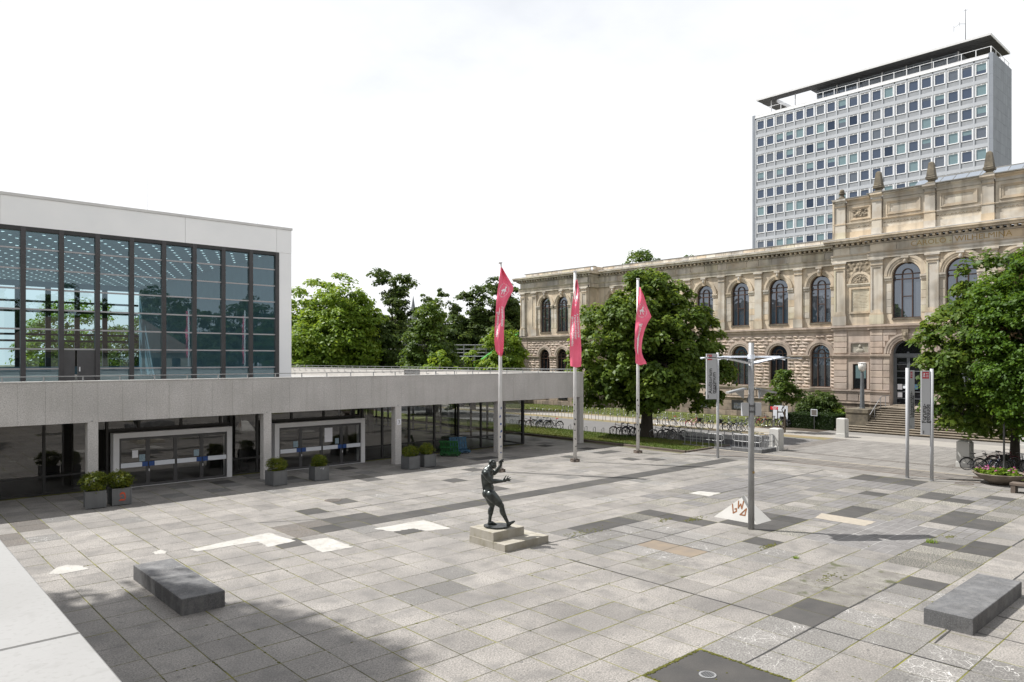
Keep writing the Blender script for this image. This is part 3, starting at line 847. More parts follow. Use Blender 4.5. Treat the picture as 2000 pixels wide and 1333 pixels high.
# ---- strips, forecourt, road, path, lawns beyond the plaza (all face u = const)
def strip(name, m, x0, x1, y0, y1, piece=None, z=0.0):
    s = sheet(name, M['joint'] if piece else M[m], x0, x1, y0, y1, z - (0.012 if piece else 0))
    if piece:
        pu, pv = piece
        nu = max(1, round((x1 - x0) / pu)); nv = max(1, round((y1 - y0) / pv)); du = (x1 - x0) / nu; dv = (y1 - y0) / nv
        b = MB()
        for i in range(nu):
            for j in range(nv):
                off = (0.5 * dv if i % 2 else 0)
                g = 0.008
                b.box(x0 + i * du + g, x0 + (i + 1) * du - g, y0 + j * dv + g, y0 + (j + 1) * dv - g, z - 0.05, z + random.uniform(-0.002, 0.002), random.random())
        b.build('small_slabs', M[m], s, kind='stuff')
    return s


YR = -30
strip('edge_strip', 'strip', 40.62, 42.05, YR, 28.1, (1.43, 1.0))
strip('brown_gutter', 'line_brown', 42.05, 42.2, YR, 28.1, z=0.002)
strip('slab_path', 'strip_dark', 42.2, 44.2, 11.6, 28.1, (0.66, 0.6))
strip('guide_line', 'line_cream', 44.2, 44.38, 11.6, 28.1, z=0.003)
strip('inner_strip', 'strip', 44.38, 46.7, 11.6, 28.1, (0.75, 1.0))
strip('cobble_line', 'strip_dark', 46.7, 47.3, 4, 25.4, (0.2, 0.3))
strip('forecourt', 'strip', 47.3, 57.4, 14.4, 24.2, (0.84, 0.6))
strip('forecourt_band', 'strip_dark', 47.3, 57.4, 24.2, 25.4, (0.6, 0.3))
strip('forecourt_band', 'strip_dark', 47.3, 57.4, 13.2, 14.4, (0.6, 0.3))
strip('side_court', 'paver', 46.7, 55.6, 25.4, 34.0, (0.6, 0.4))
sheet('street', M['road'], 46.7, 55.6, 34.0, 160)
sheet('street_end', M['road'], 46.7, 57.4, YR, 13.2)
sheet('sand_strip', M['sand'], 55.6, 57.4, 25.4, 160, 0.0)
sheet('footpath', M['path'], 57.4, 61.0, YR, 160, 0.0)
sheet('sand_verge', M['sand'], 61.0, 62.4, 34.0, 160, 0.0)
sheet('stair_forecourt', M['strip'], 61.0, 70.0, YR, 28.4, 0.0)
sheet('planting_bed', M['earth'], 61.0, 72.2, 28.4, 34.0, 0.0)
sheet('building_lawn', M['lawn'], 62.4, 72.2, 34.0, 160, 0.0)
sheet('bank_lawn', M['lawn'], 41.42, 46.7, 28.3, 160, 0.05)
sheet('corner_lawn', M['lawn'], 43.6, 46.5, YR, 11.35, 0.06)
sheet('paving_margin', M['strip'], 42.2, 43.45, YR, 11.6, 0.0)
b = MB()
for y in np.arange(28.2, 120, 1.0):
    b.bbox(41.24, 41.42, y + 0.006, y + 0.994, -0.05, 0.12, 0.015, random.random())
for x in np.arange(41.42, 46.6, 1.0):
    b.bbox(x + 0.006, min(x + 0.994, 46.7), 28.12, 28.28, -0.05, 0.10, 0.015, random.random())
k = b.build('lawn_kerb', M['kerb']); k['kind'] = 'structure'
b = MB()
for y in np.arange(YR, 11.3, 1.0):
    b.bbox(43.45, 43.6, y + 0.006, y + 0.994, -0.05, 0.11, 0.015, random.random())
k = b.build('lawn_kerb', M['kerb']); k['kind'] = 'structure'


def grass(name, x0, x1, y0, y1, n, h, z):
    x = rng.uniform(x0, x1, n); y = rng.uniform(y0, y1, n); a = rng.uniform(0, 6.28, n)
    hh = h * rng.uniform(0.5, 1.2, n); w = 0.012 + 0.01 * rng.random(n); l = rng.uniform(-0.05, 0.05, (n, 2))
    vs_ = np.zeros((n, 3, 3))
    vs_[:, 0] = np.stack([x - np.cos(a) * w, y - np.sin(a) * w, np.full(n, z)], 1)
    vs_[:, 1] = np.stack([x + np.cos(a) * w, y + np.sin(a) * w, np.full(n, z)], 1)
    vs_[:, 2] = np.stack([x + l[:, 0], y + l[:, 1], z + hh], 1)
    tt = np.clip(0.5 + 0.35 * np.sin(x * 0.9 + 1.7 * np.sin(y * 0.35)) + rng.normal(0, 0.18, n), 0, 1)
    o = np_mesh(name, vs_.reshape(-1, 3), np.arange(n * 3).reshape(n, 3), tt, M['grass_blade'])
    o['kind'] = 'stuff'
    return o


def np_mesh_data(name, V, F, tint, m):
    me = bpy.data.meshes.new(name)
    k = F.shape[1]
    me.vertices.add(len(V)); me.vertices.foreach_set('co', V.astype(np.float32).ravel())
    me.loops.add(F.size); me.loops.foreach_set('vertex_index', F.astype(np.int32).ravel())
    me.polygons.add(len(F)); me.polygons.foreach_set('loop_start', (np.arange(len(F)) * k).astype(np.int32))
    me.polygons.foreach_set('loop_total', np.full(len(F), k, dtype=np.int32))
    at = me.attributes.new('tint', 'FLOAT', 'FACE'); at.data.foreach_set('value', tint.astype(np.float32))
    me.materials.append(m); me.update(calc_edges=True)
    return me


def np_mesh(name, V, F, tint, m, parent=None):
    o = bpy.data.objects.new(name, np_mesh_data(name, V, F, tint, m)); COL.objects.link(o)
    if parent is not None:
        o.parent = parent; W[o] = W[parent]
    else:
        W[o] = (0, 0, 0)
    return o


grass('grass', 41.45, 46.7, 28.3, 62, 42000, 0.09, 0.05)
grass('grass', 62.4, 70.4, 36, 84, 26000, 0.1, 0.0)
grass('grass', 43.62, 46.5, 0, 11.3, 14000, 0.09, 0.06)

# ================================================================== the raised walkway with the white parapet, lower left
wk = thing('raised_walkway', 'white concrete parapet of the raised walkway in the lower left corner', 'parapet', (-0.2, 14, 0))
b = MB()
ys = [1.2, 3.1, 5.9, 9.4, 13.0, 17.0, 21.0, 25.0, 29.0]
for i in range(len(ys) - 1):
    s = MB(); s.bbox(-0.55, 0.65, ys[i] + 0.003, ys[i + 1] - 0.003, 4.9, 5.2, 0.008)
    s.build('parapet_slab', M['parapet'], wk)
b.box(-0.45, 0.55, 1.2, 29, 0, 4.898)
b.build('wall', M['exposed'], wk)
for (u, v) in ((0.5, 4.62), (0.45, 3.75), (0.28, 4.1), (0.2, 5.6)):
    b = MB(); b.lathe([(0.012, 0.0), (0.012, 0.0015)], (u, v, 5.2), 12); b.build('drip_hole', M['black'], wk)

# ================================================================== the auditorium
VF = 36.5                     # front of the concrete fascia
aud = thing('auditorium_building', 'modern auditorium with glass hall, white frame and grey concrete fascia', 'building', (18, VF, 0))
UL = -5.7                     # left end, outside the picture
b = MB(); b.bbox(0.0, 0.998, 0, 0.12, 0, 1.79, 0.002)
pm = b.mesh('fascia_panel', M['exposed'])
for k in range(46):
    u = 40.43 - (k + 1) * 1.00375
    if u < UL: break
    inst('fascia_panel', pm, aud, (u, VF + random.uniform(0, 0.003), 3.41))
b = MB(); b.bbox(0, 0.12, 0, 4.01, 0, 1.79, 0.002); pm2 = b.mesh('fascia_panel', M['exposed'])
for k in range(16):
    inst('fascia_panel', pm2, aud, (40.31, 36.62 + k * 4.016, 3.41))
b = MB(); b.box(UL, 40.09, 36.63, 36.95, 3.47, 5.18)
b.build('edge_beam', M['roof_white'], aud)
b = MB(); b.box(40.095, 40.305, 36.63, 56.9, 3.47, 5.18); b.box(40.095, 40.305, 56.9, 59.6, 3.47, 4.55); b.box(40.095, 40.305, 59.6, 102, 3.47, 5.18)
b.build('parapet_wall', M['roof_white'], aud)
b = MB(); b.box(UL, 40.45, VF - 0.02, 36.99, 5.203, 5.255); b.box(40.06, 40.45, 36.992, 102, 5.203, 5.255)
b.build('coping', M['white'], aud)
b = MB(); b.box(UL, 40.09, 36.96, 102, 3.44, 4.35)
b.build('roof_slab', M['roof_grey'], aud)
b = MB()
for v in (57.4, 58.3, 59.1): b.box(40.16, 40.2, v, v + 0.04, 4.55, 5.2)
for z in (4.7, 4.9, 5.08): b.box(40.15, 40.21, 56.9, 59.6, z, z + 0.035)
b.build('gap_railing', M['galv'], aud)
b = MB()
b.box(UL, 40.1, 36.68, 36.73, 5.44, 5.48)
u = 4.77 - 1.483 * 6
rpm = MB().box(0, 0.05, 0, 0.03, 0, 0.19).mesh('railing_post', M['galv'])
while u < 40:
    inst('railing_post', rpm, aud, (u, 36.69, 5.25)); u += 1.483
b.build('front_railing', M['galv'], aud)
b = MB(); b.box(40.17, 40.22, 36.73, 102, 5.44, 5.48)
v = 37.6
br = MB()
while v < 102:
    inst('railing_post', rpm, aud, (40.17, v, 5.25))
    br.box(40.075, 40.09, v, v + 0.03, 4.86, 5.1); br.box(40.075, 40.09, v - 0.4, v, 4.86, 4.89)
    v += 1.52
b.build('side_railing', M['galv'], aud); br.build('railing_bracket', M['galv'], aud)
cb = MB(); cb.bbox(-0.42, 0, 0, 0.42, 0, 3.405, 0.004); cm = cb.mesh('column', M['exposed'])
for k in range(-1, 5):
    inst('column', cm, aud, (8.32 + 8.03 * k, VF + 0.002, 0))
for (u, v) in ((32.4, 52.6), (24.4, 52.6), (36.2, 60.6)):
    inst('column', cm, aud, (u, v, 0))
for k in range(-1, 5):
    b = MB(); b.ball((8.28 + 8.03 * k - 0.2, VF - 0.005, 3.47), 0.035, 0.02, 0.035, 8, 5); b.build('fixing_bolt', M['galv'], aud)
# number plate
b = MB(); b.box(24.06, 24.36, VF - 0.012, VF - 0.003, 2.32, 2.67); plate = b.build('number_plate', M['paper'], aud)
vs_, fs_ = text_geo('3', 0.3)
b = MB(); b.add([(24.21 + x, VF - 0.014, 2.495 + y) for x, y, _ in vs_], fs_); b.build('number', M['print'], plate)

# ground floor glazing on v = 39.1 and u = 36.69
VG = 39.1
bx = MB()
posts = [36.69 - 2.0 * k for k in range(22)]
doors = [(9.42, 15.09), (17.45, 23.12)]


def in_door(u, w=0.0):
    return any(a - w < u < c + w for a, c in doors)


def one_post(x0, x1, y0, y1, z0, z1):
    MB().box(x0, x1, y0, y1, z0, z1).build('glazing_post', M['black'], aud)


pb_ = MB(); pb_.box(-0.06, 0.06, -0.06, 0.06, 0.0, 3.44); pbm = pb_.mesh('glazing_post', M['black'])
for u in posts[1:]:
    if in_door(u): one_post(u - 0.06, u + 0.06, VG - 0.06, VG + 0.06, 2.68, 3.44)
    else: inst('glazing_post', pbm, aud, (u, VG, 0))
for k in range(12): inst('glazing_post', pbm, aud, (36.69, VG + 2.0 * (k + 1), 0))
one_post(36.60, 36.78, VG - 0.09, VG + 0.09, 0, 3.438)
for (a, c) in doors:
    one_post(a - 0.2, a - 0.09, VG - 0.1, VG + 0.1, 0, 3.437); one_post(c + 0.09, c + 0.22, VG - 0.1, VG + 0.1, 0, 3.437)
bx = MB()
segs = [(UL, 9.22), (15.31, 17.25), (23.34, 36.6)]
for a, c in segs:
    bx.box(a, c, VG - 0.05, VG + 0.05, 0.80, 0.88); bx.box(a, c, VG - 0.055, VG + 0.055, 0.0, 0.09); bx.box(a, c, VG - 0.05, VG + 0.05, 3.36, 3.435)
for a, c in doors:
    bx.box(a - 0.1, c + 0.1, VG - 0.05, VG + 0.05, 2.69, 2.84); bx.box(a - 0.1, c + 0.1, VG - 0.05, VG + 0.05, 3.36, 3.435)
bx.box(36.64, 36.74, VG + 0.1, 63, 0.8, 0.88); bx.box(36.64, 36.74, VG + 0.1, 63, 0, 0.09)
bx.build('glazing_bar', M['black'], aud)
ga = MB(); ga.quad((0.06, 0, 0.885), (1.94, 0, 0.885), (1.94, 0, 3.36), (0.06, 0, 3.36)); gm1 = ga.mesh('glass_pane', M['foyer_glass'])
ga = MB(); ga.quad((0.06, 0, 0.09), (1.94, 0, 0.09), (1.94, 0, 0.8), (0.06, 0, 0.8)); gm2 = ga.mesh('glass_pane', M['foyer_glass'])
ga = MB(); ga.quad((0.06, 0, 2.84), (1.94, 0, 2.84), (1.94, 0, 3.36), (0.06, 0, 3.36)); gm3 = ga.mesh('glass_pane', M['foyer_glass'])
for u in posts[1:]:
    mid = u + 1.0
    if in_door(mid, 0.3):
        inst('glass_pane', gm3, aud, (u, VG, 0))
    else:
        inst('glass_pane', gm1, aud, (u, VG, 0)); inst('glass_pane', gm2, aud, (u, VG, 0))
ga = MB(); ga.quad((0, 0.06, 0.885), (0, 1.94, 0.885), (0, 1.94, 3.36), (0, 0.06, 3.36)); gm4 = ga.mesh('side_glass_pane', M['foyer_glass'])
for k in range(12):
    inst('side_glass_pane', gm4, aud, (36.69, VG + 2.0 * k, 0))

# doors
VD = 38.57
dr_m = MB()
for a, c in ((0, 0.09), (1.2, 1.29)):
    dr_m.box(a, c, 0, 0.06, 0.02, 2.4)
dr_m.box(0.09, 1.2, 0, 0.06, 2.28, 2.4); dr_m.box(0.09, 1.2, 0, 0.06, 0.02, 0.14)
dm = dr_m.mesh('door', M['door_dark'])
ga = MB(); ga.quad((0.09, 0.03, 0.14), (1.2, 0.03, 0.14), (1.2, 0.03, 2.28), (0.09, 0.03, 2.28)); dg = ga.mesh('pane', M['foyer_glass'])
w1 = MB(); w1.box(0.06, 1.0, -0.07, -0.04, 0.98, 1.2); wl = w1.mesh('push_bar', M['bar_white'])
w1 = MB(); w1.box(1.002, 1.26, -0.072, -0.04, 0.98, 1.2); bl = w1.mesh('push_plate', M['blue'])
w1 = MB(); w1.box(0.29, 1.23, -0.07, -0.04, 0.98, 1.2); wr = w1.mesh('push_bar', M['bar_white'])
w1 = MB(); w1.box(0.03, 0.288, -0.072, -0.04, 0.98, 1.2); brm = w1.mesh('push_plate', M['blue'])
w1 = MB(); w1.box(0.03, 0.07, -0.03, 0, 0.72, 0.84); hd = w1.mesh('lock', M['alu'])


def notice(parent, u, z, w, h, m='paper', lines=0, bold=False):
    n = MB(); n.box(u, u + w, VD + 0.012, VD + 0.018, z, z + h); o = n.build('notice', M[m], parent)
    return o


for a, c in doors:
    b = MB()
    b.box(a, a + 0.26, VD - 0.06, VG - 0.065, 0, 2.66); b.box(c - 0.26, c, VD - 0.06, VG - 0.065, 0, 2.66); b.box(a + 0.262, c - 0.262, VD - 0.06, VG - 0.065, 2.41, 2.66)
    b.build('door_surround', M['alu'], aud)
    b = MB(); b.box(a + 0.27, c - 0.27, VD - 0.05, VG, 0.004, 0.02); b.build('threshold', M['alu'], aud)
    for k in range(4):
        u = a + 0.262 + k * 1.2873
        d = inst('door', dm, aud, (u, VD, 0))
        inst('pane', dg, d, (u, VD, 0))
        left = k % 2 == 0
        inst('push_bar', wl if left else wr, d, (u, VD, 0)); inst('push_plate', bl if left else brm, d, (u, VD, 0))
        if not left: inst('lock', hd, d, (u, VD, 0))
        if a < 12:
            if k == 0: notice(d, u + 0.58, 1.42, 0.26, 0.36); notice(d, u + 0.9, 1.22, 0.26, 0.34, 'paper_blue')
            if k == 2: notice(d, u + 0.9, 1.26, 0.26, 0.32, 'paper_blue')
        else:
            if k == 0: notice(d, u + 0.85, 1.26, 0.28, 0.34, 'paper_blue')
            if k == 2:
                o = notice(d, u + 0.2, 1.4, 0.5, 0.82)
                tb = MB()
                for zz, hh, ww in ((2.12, 0.05, 0.3), (1.92, 0.06, 0.34), (1.66, 0.04, 0.4), (1.56, 0.06, 0.4), (1.47, 0.03, 0.3)):
                    tb.box(u + 0.45 - ww / 2, u + 0.45 + ww / 2, VD + 0.008, VD + 0.0118, zz, zz + hh)
                notice(d, u + 0.88, 1.26, 0.24, 0.32, 'paper_blue')
# foyer inside
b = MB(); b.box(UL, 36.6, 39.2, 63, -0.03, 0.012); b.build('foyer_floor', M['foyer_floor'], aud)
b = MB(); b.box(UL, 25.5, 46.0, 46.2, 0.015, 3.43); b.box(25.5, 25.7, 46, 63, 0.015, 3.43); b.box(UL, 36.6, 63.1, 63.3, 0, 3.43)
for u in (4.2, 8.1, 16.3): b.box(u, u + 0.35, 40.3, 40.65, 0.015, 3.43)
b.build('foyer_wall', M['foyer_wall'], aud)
# upper hall, set back on the podium roof
VH = 55.0
UH = -8.0
b = MB(); b.box(25.2, 26.23, VH - 0.14, VH + 0.35, 4.352, 14.59); b.build('corner_pier', M['white_fascia'], aud)
for a, c in ((UH, 7.05), (7.07, 18.09), (18.11, 24.99), (25.01, 26.23)):
    b = MB(); b.box(a, c, VH - 0.16, VH + 0.35, 14.6, 16.43); b.build('white_panel', M['white_fascia'], aud)
b = MB(); b.box(UH, 26.3, VH - 0.22, VH + 0.55, 16.44, 16.62); b.box(25.9, 26.3, VH + 0.551, 94.3, 16.44, 16.62); b.build('roof_coping', M['lead'], aud)
b = MB(); b.box(UH, 26.22, VH + 0.36, 94.2, 14.75, 16.43); b.build('hall_roof', M['roof_grey'], aud)
b = MB(); b.quad((UH, VH + 0.25, 14.7), (UH, 94, 14.7), (25.7, 94, 14.7), (25.7, VH + 0.25, 14.7)); b.build('hall_ceiling', M['hall_ceiling'], aud)
b = MB(); b.box(UH, 25.7, VH + 0.14, 94, 4.352, 4.44); b.build('hall_floor', M['hall_floor'], aud)
b = MB(); b.box(25.75, 26.2, VH + 0.36, 94, 4.352, 14.7); b.build('hall_side_wall', M['hall_wall'], aud)
b = MB(); b.box(UH, 25.7, 93.8, 94, 4.45, 5.4); b.box(UH, 25.7, 93.8, 94, 14.1, 14.7); b.build('hall_rear_wall', M['hall_wall'], aud)
for u in np.arange(24.6, UH, -2.8):
    MB().box(u, u + 0.5, 93.65, 93.98, 5.4, 14.1).build('rear_window_post', M['foyer_wall'], aud)
for z in (8.1, 8.8, 11.3, 12.4):
    MB().box(UH, 25.6, 93.68, 93.95, z, z + 0.22).build('rear_window_bar', M['foyer_wall'], aud)
b = MB()
for i, v in enumerate(np.arange(VH + 0.9, 93.4, 1.32)):
    for u in np.arange(UH + 0.4, 25.3, 1.17):
        uu = u + (0.58 if i % 2 else 0)
        b.quad((uu, v, 14.68), (uu, v + 0.14, 14.68), (uu + 0.18, v + 0.14, 14.68), (uu + 0.18, v, 14.68))
b.build('ceiling_lights', M['lamp_glow'], aud, kind='stuff')
PM = 2.097
mull = [25.05 - PM * k for k in range(16)]
mb = MB(); mb.box(-0.14, 0.14, -0.19, 0.16, 4.352, 14.595); mm_ = mb.mesh('mullion', M['mullion'])
for u in mull: inst('mullion', mm_, aud, (u, VH, 0))
b = MB(); b.box(UH, 25.18, VH - 0.175, VH + 0.14, 14.34, 14.597); b.build('head_rail', M['black'], aud)
zr = [14.34, 13.22, 11.94, 10.68, 9.39, 8.13, 6.86, 5.59, 4.46]
tb = MB(); tb.box(0.14, PM - 0.14, -0.07, 0.07, -0.05, 0.05); tm_ = tb.mesh('transom', M['transom'])
gp = {}
for i, u in enumerate(mull[1:]):
    for r in range(1, len(zr)):
        if i == 6 and r >= 7: continue
        inst('transom', tm_, aud, (u, VH, zr[r]))
        z1, z0 = zr[r - 1], zr[r]
        key = round(z1 - z0, 2)
        if key not in gp:
            g = MB(); g.quad((0.14, 0, 0.05), (PM - 0.14, 0, 0.05), (PM - 0.14, 0, z1 - z0 - 0.05), (0.14, 0, z1 - z0 - 0.05)); gp[key] = g.mesh('hall_pane', M['hall_glass'])
        inst('hall_pane', gp[key], aud, (u, VH, z0))
u = mull[7]
for a, c in ((0.15, 0.76), (0.92, 1.95)):
    b = MB(); b.box(u + a, u + c, VH - 0.1, VH, 4.4, 6.8); b.build('terrace_door', M['door_dark'], aud)
b = MB(); b.box(u + 1.0, u + 1.08, VH - 0.15, VH - 0.105, 5.4, 5.7); b.build('door_handle', M['alu'], aud)
for (u, v, h) in ((2.9, 58.5, 3.6), (16.2, 57, 3.0), (24.4, 57, 2.2), (7.0, 92, 4.0)):
    b = MB(); b.tube((u, v, 16.4), (u, v, 16.6 + h), 0.016, 0.008, 5); b.build('lightning_rod', M['alu'], aud)
# ================================================================== the old university building (fronts face -u)
old = thing('old_building', 'ornate sandstone university building with arched windows and rusticated ground floor', 'building', (71, 40, 0))
blocks = []      # (distance, builder args) of single stones: the nearest become parts, the rest one mass


def block(m, u, v0, v1, z0, z1, proud, rock=0.0, t=None):
    g = 0.012
    fw = cap(u, (v0 + v1) / 2)
    x, y = px(u, (v0 + v1) / 2, (z0 + z1) / 2)
    blocks.append((fw if -20 < x < 2010 else 999, m, u, v0 + g, v1 - g, z0 + g, z1 - g, proud, rock, random.random() if t is None else t))


def emit(b, u, v0, v1, z0, z1, proud, rock, t):
    if not rock:
        c = 0.02
        f = u - proud
        vs_ = [(u, v0, z0), (u, v1, z0), (u, v1, z1), (u, v0, z1), (f + c, v0, z0), (f + c, v1, z0), (f + c, v1, z1), (f + c, v0, z1),
               (f, v0 + c, z0 + c), (f, v1 - c, z0 + c), (f, v1 - c, z1 - c), (f, v0 + c, z1 - c)]
        b.add(vs_, [(8, 9, 10, 11)[::-1], (0, 1, 5, 4)[::-1], (1, 2, 6, 5)[::-1], (2, 3, 7, 6)[::-1], (3, 0, 4, 7)[::-1],
                    (4, 5, 9, 8)[::-1], (5, 6, 10, 9)[::-1], (6, 7, 11, 10)[::-1], (7, 4, 8, 11)[::-1]], t)
        return
    n = 4; m_ = 2
    vs_ = []
    for j in range(m_ + 1):
        for i in range(n + 1):
            e = (i in (0, n)) or (j in (0, m_))
            d = 0.02 if e else proud + random.uniform(-rock, rock)
            vs_.append((u - d, v0 + (v1 - v0) * (i / n + (0 if e else random.uniform(-0.06, 0.06))), z0 + (z1 - z0) * (j / m_ + (0 if e else random.uniform(-0.12, 0.12)))))
    fs_ = []
    for j in range(m_):
        for i in range(n):
            a = j * (n + 1) + i; fs_.append((a, a + n + 1, a + n + 2, a + 1))
    b.add(vs_, fs_, t)


def course(m, u, v0, v1, z0, z1, ln, proud, rock=0.0, holes=(), jitter=0.25):
    """one course of stones from v0 to v1; holes = list of (va, vb) left out"""
    spans = [(v0, v1)]
    for a, c in holes:
        ns = []
        for s, e in spans:
            if c <= s or a >= e: ns.append((s, e)); continue
            if a - s > 0.12: ns.append((s, a))
            if e - c > 0.12: ns.append((c, e))
        spans = ns
    for s, e in spans:
        n = max(1, round((e - s) / ln + random.uniform(-0.3, 0.3)))
        cuts = [s + (e - s) * (i + (random.uniform(-jitter, jitter) if 0 < i < n else 0)) / n for i in range(n + 1)]
        for i in range(n):
            block(m, u, cuts[i], cuts[i + 1], z0, z1, proud, rock)


def arch_holes(z0, z1, wins, r_add=0.0):
    out = []
    for vc, hw, zs, zsp in wins:
        if z1 <= zs - 0.01: continue
        zz = max(z0, zsp) if z1 > zsp else z0
        if z0 >= zsp:
            h = min(z0, z1) - zsp
            R = hw + r_add
            if h < R:
                w = math.sqrt(R * R - h * h); out.append((vc - w, vc + w))
        else:
            out.append((vc - hw - (r_add if z1 > zsp else 0), vc + hw + (r_add if z1 > zsp else 0)))
    return out


def arch_wall(b, u, v0, v1, z0, z1, vc, hw, zs, zsp, depth, N=14, t=0.5):
    """wall panel with one round-arched opening and its reveal"""
    q = lambda a, c, d, e: b.quad((u, a, c), (u, a, e), (u, d, e), (u, d, c), t)
    if zs > z0: q(v0, z0, v1, zs)
    q(v0, zs, vc - hw, zsp); q(vc + hw, zs, v1, zsp)
    q(v0, zsp, vc - hw, z1); q(vc + hw, zsp, v1, z1)
    pts = [(vc - hw * math.cos(math.pi * i / N), zsp + hw * math.sin(math.pi * i / N)) for i in range(N + 1)]
    for i in range(N):
        (a, c), (d, e) = pts[i], pts[i + 1]
        b.add([(u, a, c), (u, d, e), (u, d, z1), (u, a, z1)], [(3, 2, 1, 0)], t)
    loop = [(vc - hw, zs)] + pts + [(vc + hw, zs)]
    for i in range(len(loop) - 1):
        (a, c), (d, e) = loop[i], loop[i + 1]
        b.add([(u, a, c), (u, d, e), (u + depth, d, e), (u + depth, a, c)], [(0, 1, 2, 3)], t)
    b.add([(u, vc - hw, zs), (u, vc + hw, zs), (u + depth, vc + hw, zs), (u + depth, vc - hw, zs)], [(3, 2, 1, 0)], t)


def ring(b, u, vc, zsp, r0, r1, p0, p1, N=20, t=0.5, a0=0.0, a1=math.pi):
    """moulded ring round an arch: inner radius r0, outer r1, projecting p0 (back) to p1 (front)"""
    vs_ = []
    for i in range(N + 1):
        an = a0 + (a1 - a0) * i / N
        for r, p in ((r0, p0), (r0, p1), (r1, p1), (r1, p0)):
            vs_.append((u - p, vc - r * math.cos(an), zsp + r * math.sin(an)))
    fs_ = []
    for i in range(N):
        for k in range(4):
            a = i * 4 + k; c = i * 4 + (k + 1) % 4
            fs_.append((a, c, c + 4, a + 4))
    fs_ += [(3, 2, 1, 0), (N * 4, N * 4 + 1, N * 4 + 2, N * 4 + 3)]
    b.add(vs_, fs_, t)


def window(u, vc, hw, zs, zsp, mid=True, pane='pane_old', parent=None):
    """brown timber frame and glass set back in an arched opening; frame is the part, glass its sub-part"""
    b = MB(); f = 0.075
    ring(b, u, vc, zsp, hw - f * 1.3, hw, -0.06, 0.06, 16)
    for s in (-1, 1):
        b.box(u - 0.06, u + 0.06, vc + s * (hw - f / 2) - f / 2, vc + s * (hw - f / 2) + f / 2, zs, zsp - 0.002)
        b.box(u - 0.085, u + 0.05, vc + s * hw * 0.36 - f / 2, vc + s * hw * 0.36 + f / 2, zs + 0.08, zsp - 0.075)
        b.box(u - 0.065, u + 0.03, vc + s * hw * 0.36 - f / 2, vc + s * hw * 0.36 + f / 2, zsp - 0.07, zsp + 0.1)
    b.box(u - 0.07, u + 0.055, vc - hw + f, vc + hw - f, zs, zs + 0.078)
    b.box(u - 0.08, u + 0.055, vc - hw + f, vc + hw - f, zsp + 0.102, zsp + 0.19)
    b.box(u - 0.08, u + 0.055, vc - hw + f, vc + hw - f, zsp - 0.35, zsp - 0.26)
    ring(b, u, vc, zsp + 0.19, hw * 0.30, hw * 0.30 + 0.09, -0.05, 0.075, 12)
    if mid:
        zm = zs + (zsp - zs) * 0.5
        b.box(u - 0.065, u + 0.05, vc - hw * 0.36 + f / 2, vc + hw * 0.36 - f / 2, zm, zm + 0.075)
    w = b.build('window', M['wood_brown'], parent or old)
    g = MB()
    N = 16
    pts = [(u + 0.03, vc - hw, zs)] + [(u + 0.03, vc - hw * math.cos(math.pi * i / N), zsp + hw * math.sin(math.pi * i / N)) for i in range(N + 1)] + [(u + 0.03, vc + hw, zs)]
    g.add(pts, [tuple(range(len(pts)))])
    g.build('pane', M[pane], w)
    return w


UM, UW, UC = 72.3, 70.6, 70.1
P_MID = [33.4 + 4.45 * k for k in range(7)]
wallb = {'stone_up': MB(), 'stone_low': MB(), 'stone_base': MB()}
# ---- upper storey walls
up = wallb['stone_up']; lo = wallb['stone_low']; ba = wallb['stone_base']
mid_w, mid_lw = [], []
for k, vc in enumerate(P_MID):
    a = 31.3 if k == 0 else vc - 2.225; c = 62.8 if k == 6 else vc + 2.225
    arch_wall(up, UM, a, c, 9.4, 15.45, vc, 1.07, 9.85, 13.55, 0.42)
    arch_wall(lo, UM, a, c, 2.2, 8.95, vc, 1.0, 3.38, 6.65, 0.42)
    mid_w.append((vc, 1.07, 9.85, 13.55)); mid_lw.append((vc, 1.0, 3.38, 6.65))
    window(UM + 0.3, vc, 1.07, 9.87, 13.55); window(UM + 0.3, vc, 1.0, 3.4, 6.65, False, 'pane_dark' if k % 2 else 'pane_old')
lw_w = [(67.5, 1.05, 9.85, 13.52), (70.65, 1.05, 9.85, 13.52)]
lw_lw = [(67.55, 0.97, 3.38, 6.6), (70.85, 0.97, 3.38, 6.6)]
for (w, lw_, a, c) in ((lw_w[0], lw_lw[0], 62.8, 69.08), (lw_w[1], lw_lw[1], 69.08, 75.7)):
    arch_wall(up, UW, a, c, 9.4, 15.45, w[0], w[1], w[2], w[3], 0.42)
    arch_wall(lo, UW, a, c, 2.2, 8.95, lw_[0], lw_[1], lw_[2], lw_[3], 0.42)
    window(UW + 0.3, w[0], w[1], 9.87, w[3]); window(UW + 0.3, lw_[0], lw_[1], 3.4, lw_[3], False, 'pane_dark')
cen_w = [(24.58, 1.2, 9.9, 13.72), (20.2, 1.2, 9.9, 13.72), (15.82, 1.2, 9.9, 13.72)]
cen_d = [(24.58, 1.27, 2.0, 6.7), (20.2, 1.27, 2.0, 6.7), (15.82, 1.27, 2.0, 6.7)]
for w, d, a, c in zip(cen_w, cen_d, (22.39, 18.01, 12.5), (27.7, 22.39, 18.01)):
    arch_wall(up, UC, a, c, 9.4, 15.45, w[0], w[1], w[2], w[3], 0.42)
    arch_wall(lo, UC, a, c, 0.0, 8.95, d[0], d[1], d[2], d[3], 0.75)
    window(UC + 0.3, w[0], w[1], 9.92, w[3])
# side bays (niche with relief and tablet), plain wall behind
for a, c in ((27.72, 31.28), (9.1, 12.48)):
    up.quad((UW, a, 9.4), (UW, a, 15.45), (UW, c, 15.45), (UW, c, 9.4)); lo.quad((UW, a, 0), (UW, a, 8.95), (UW, c, 8.95), (UW, c, 0))
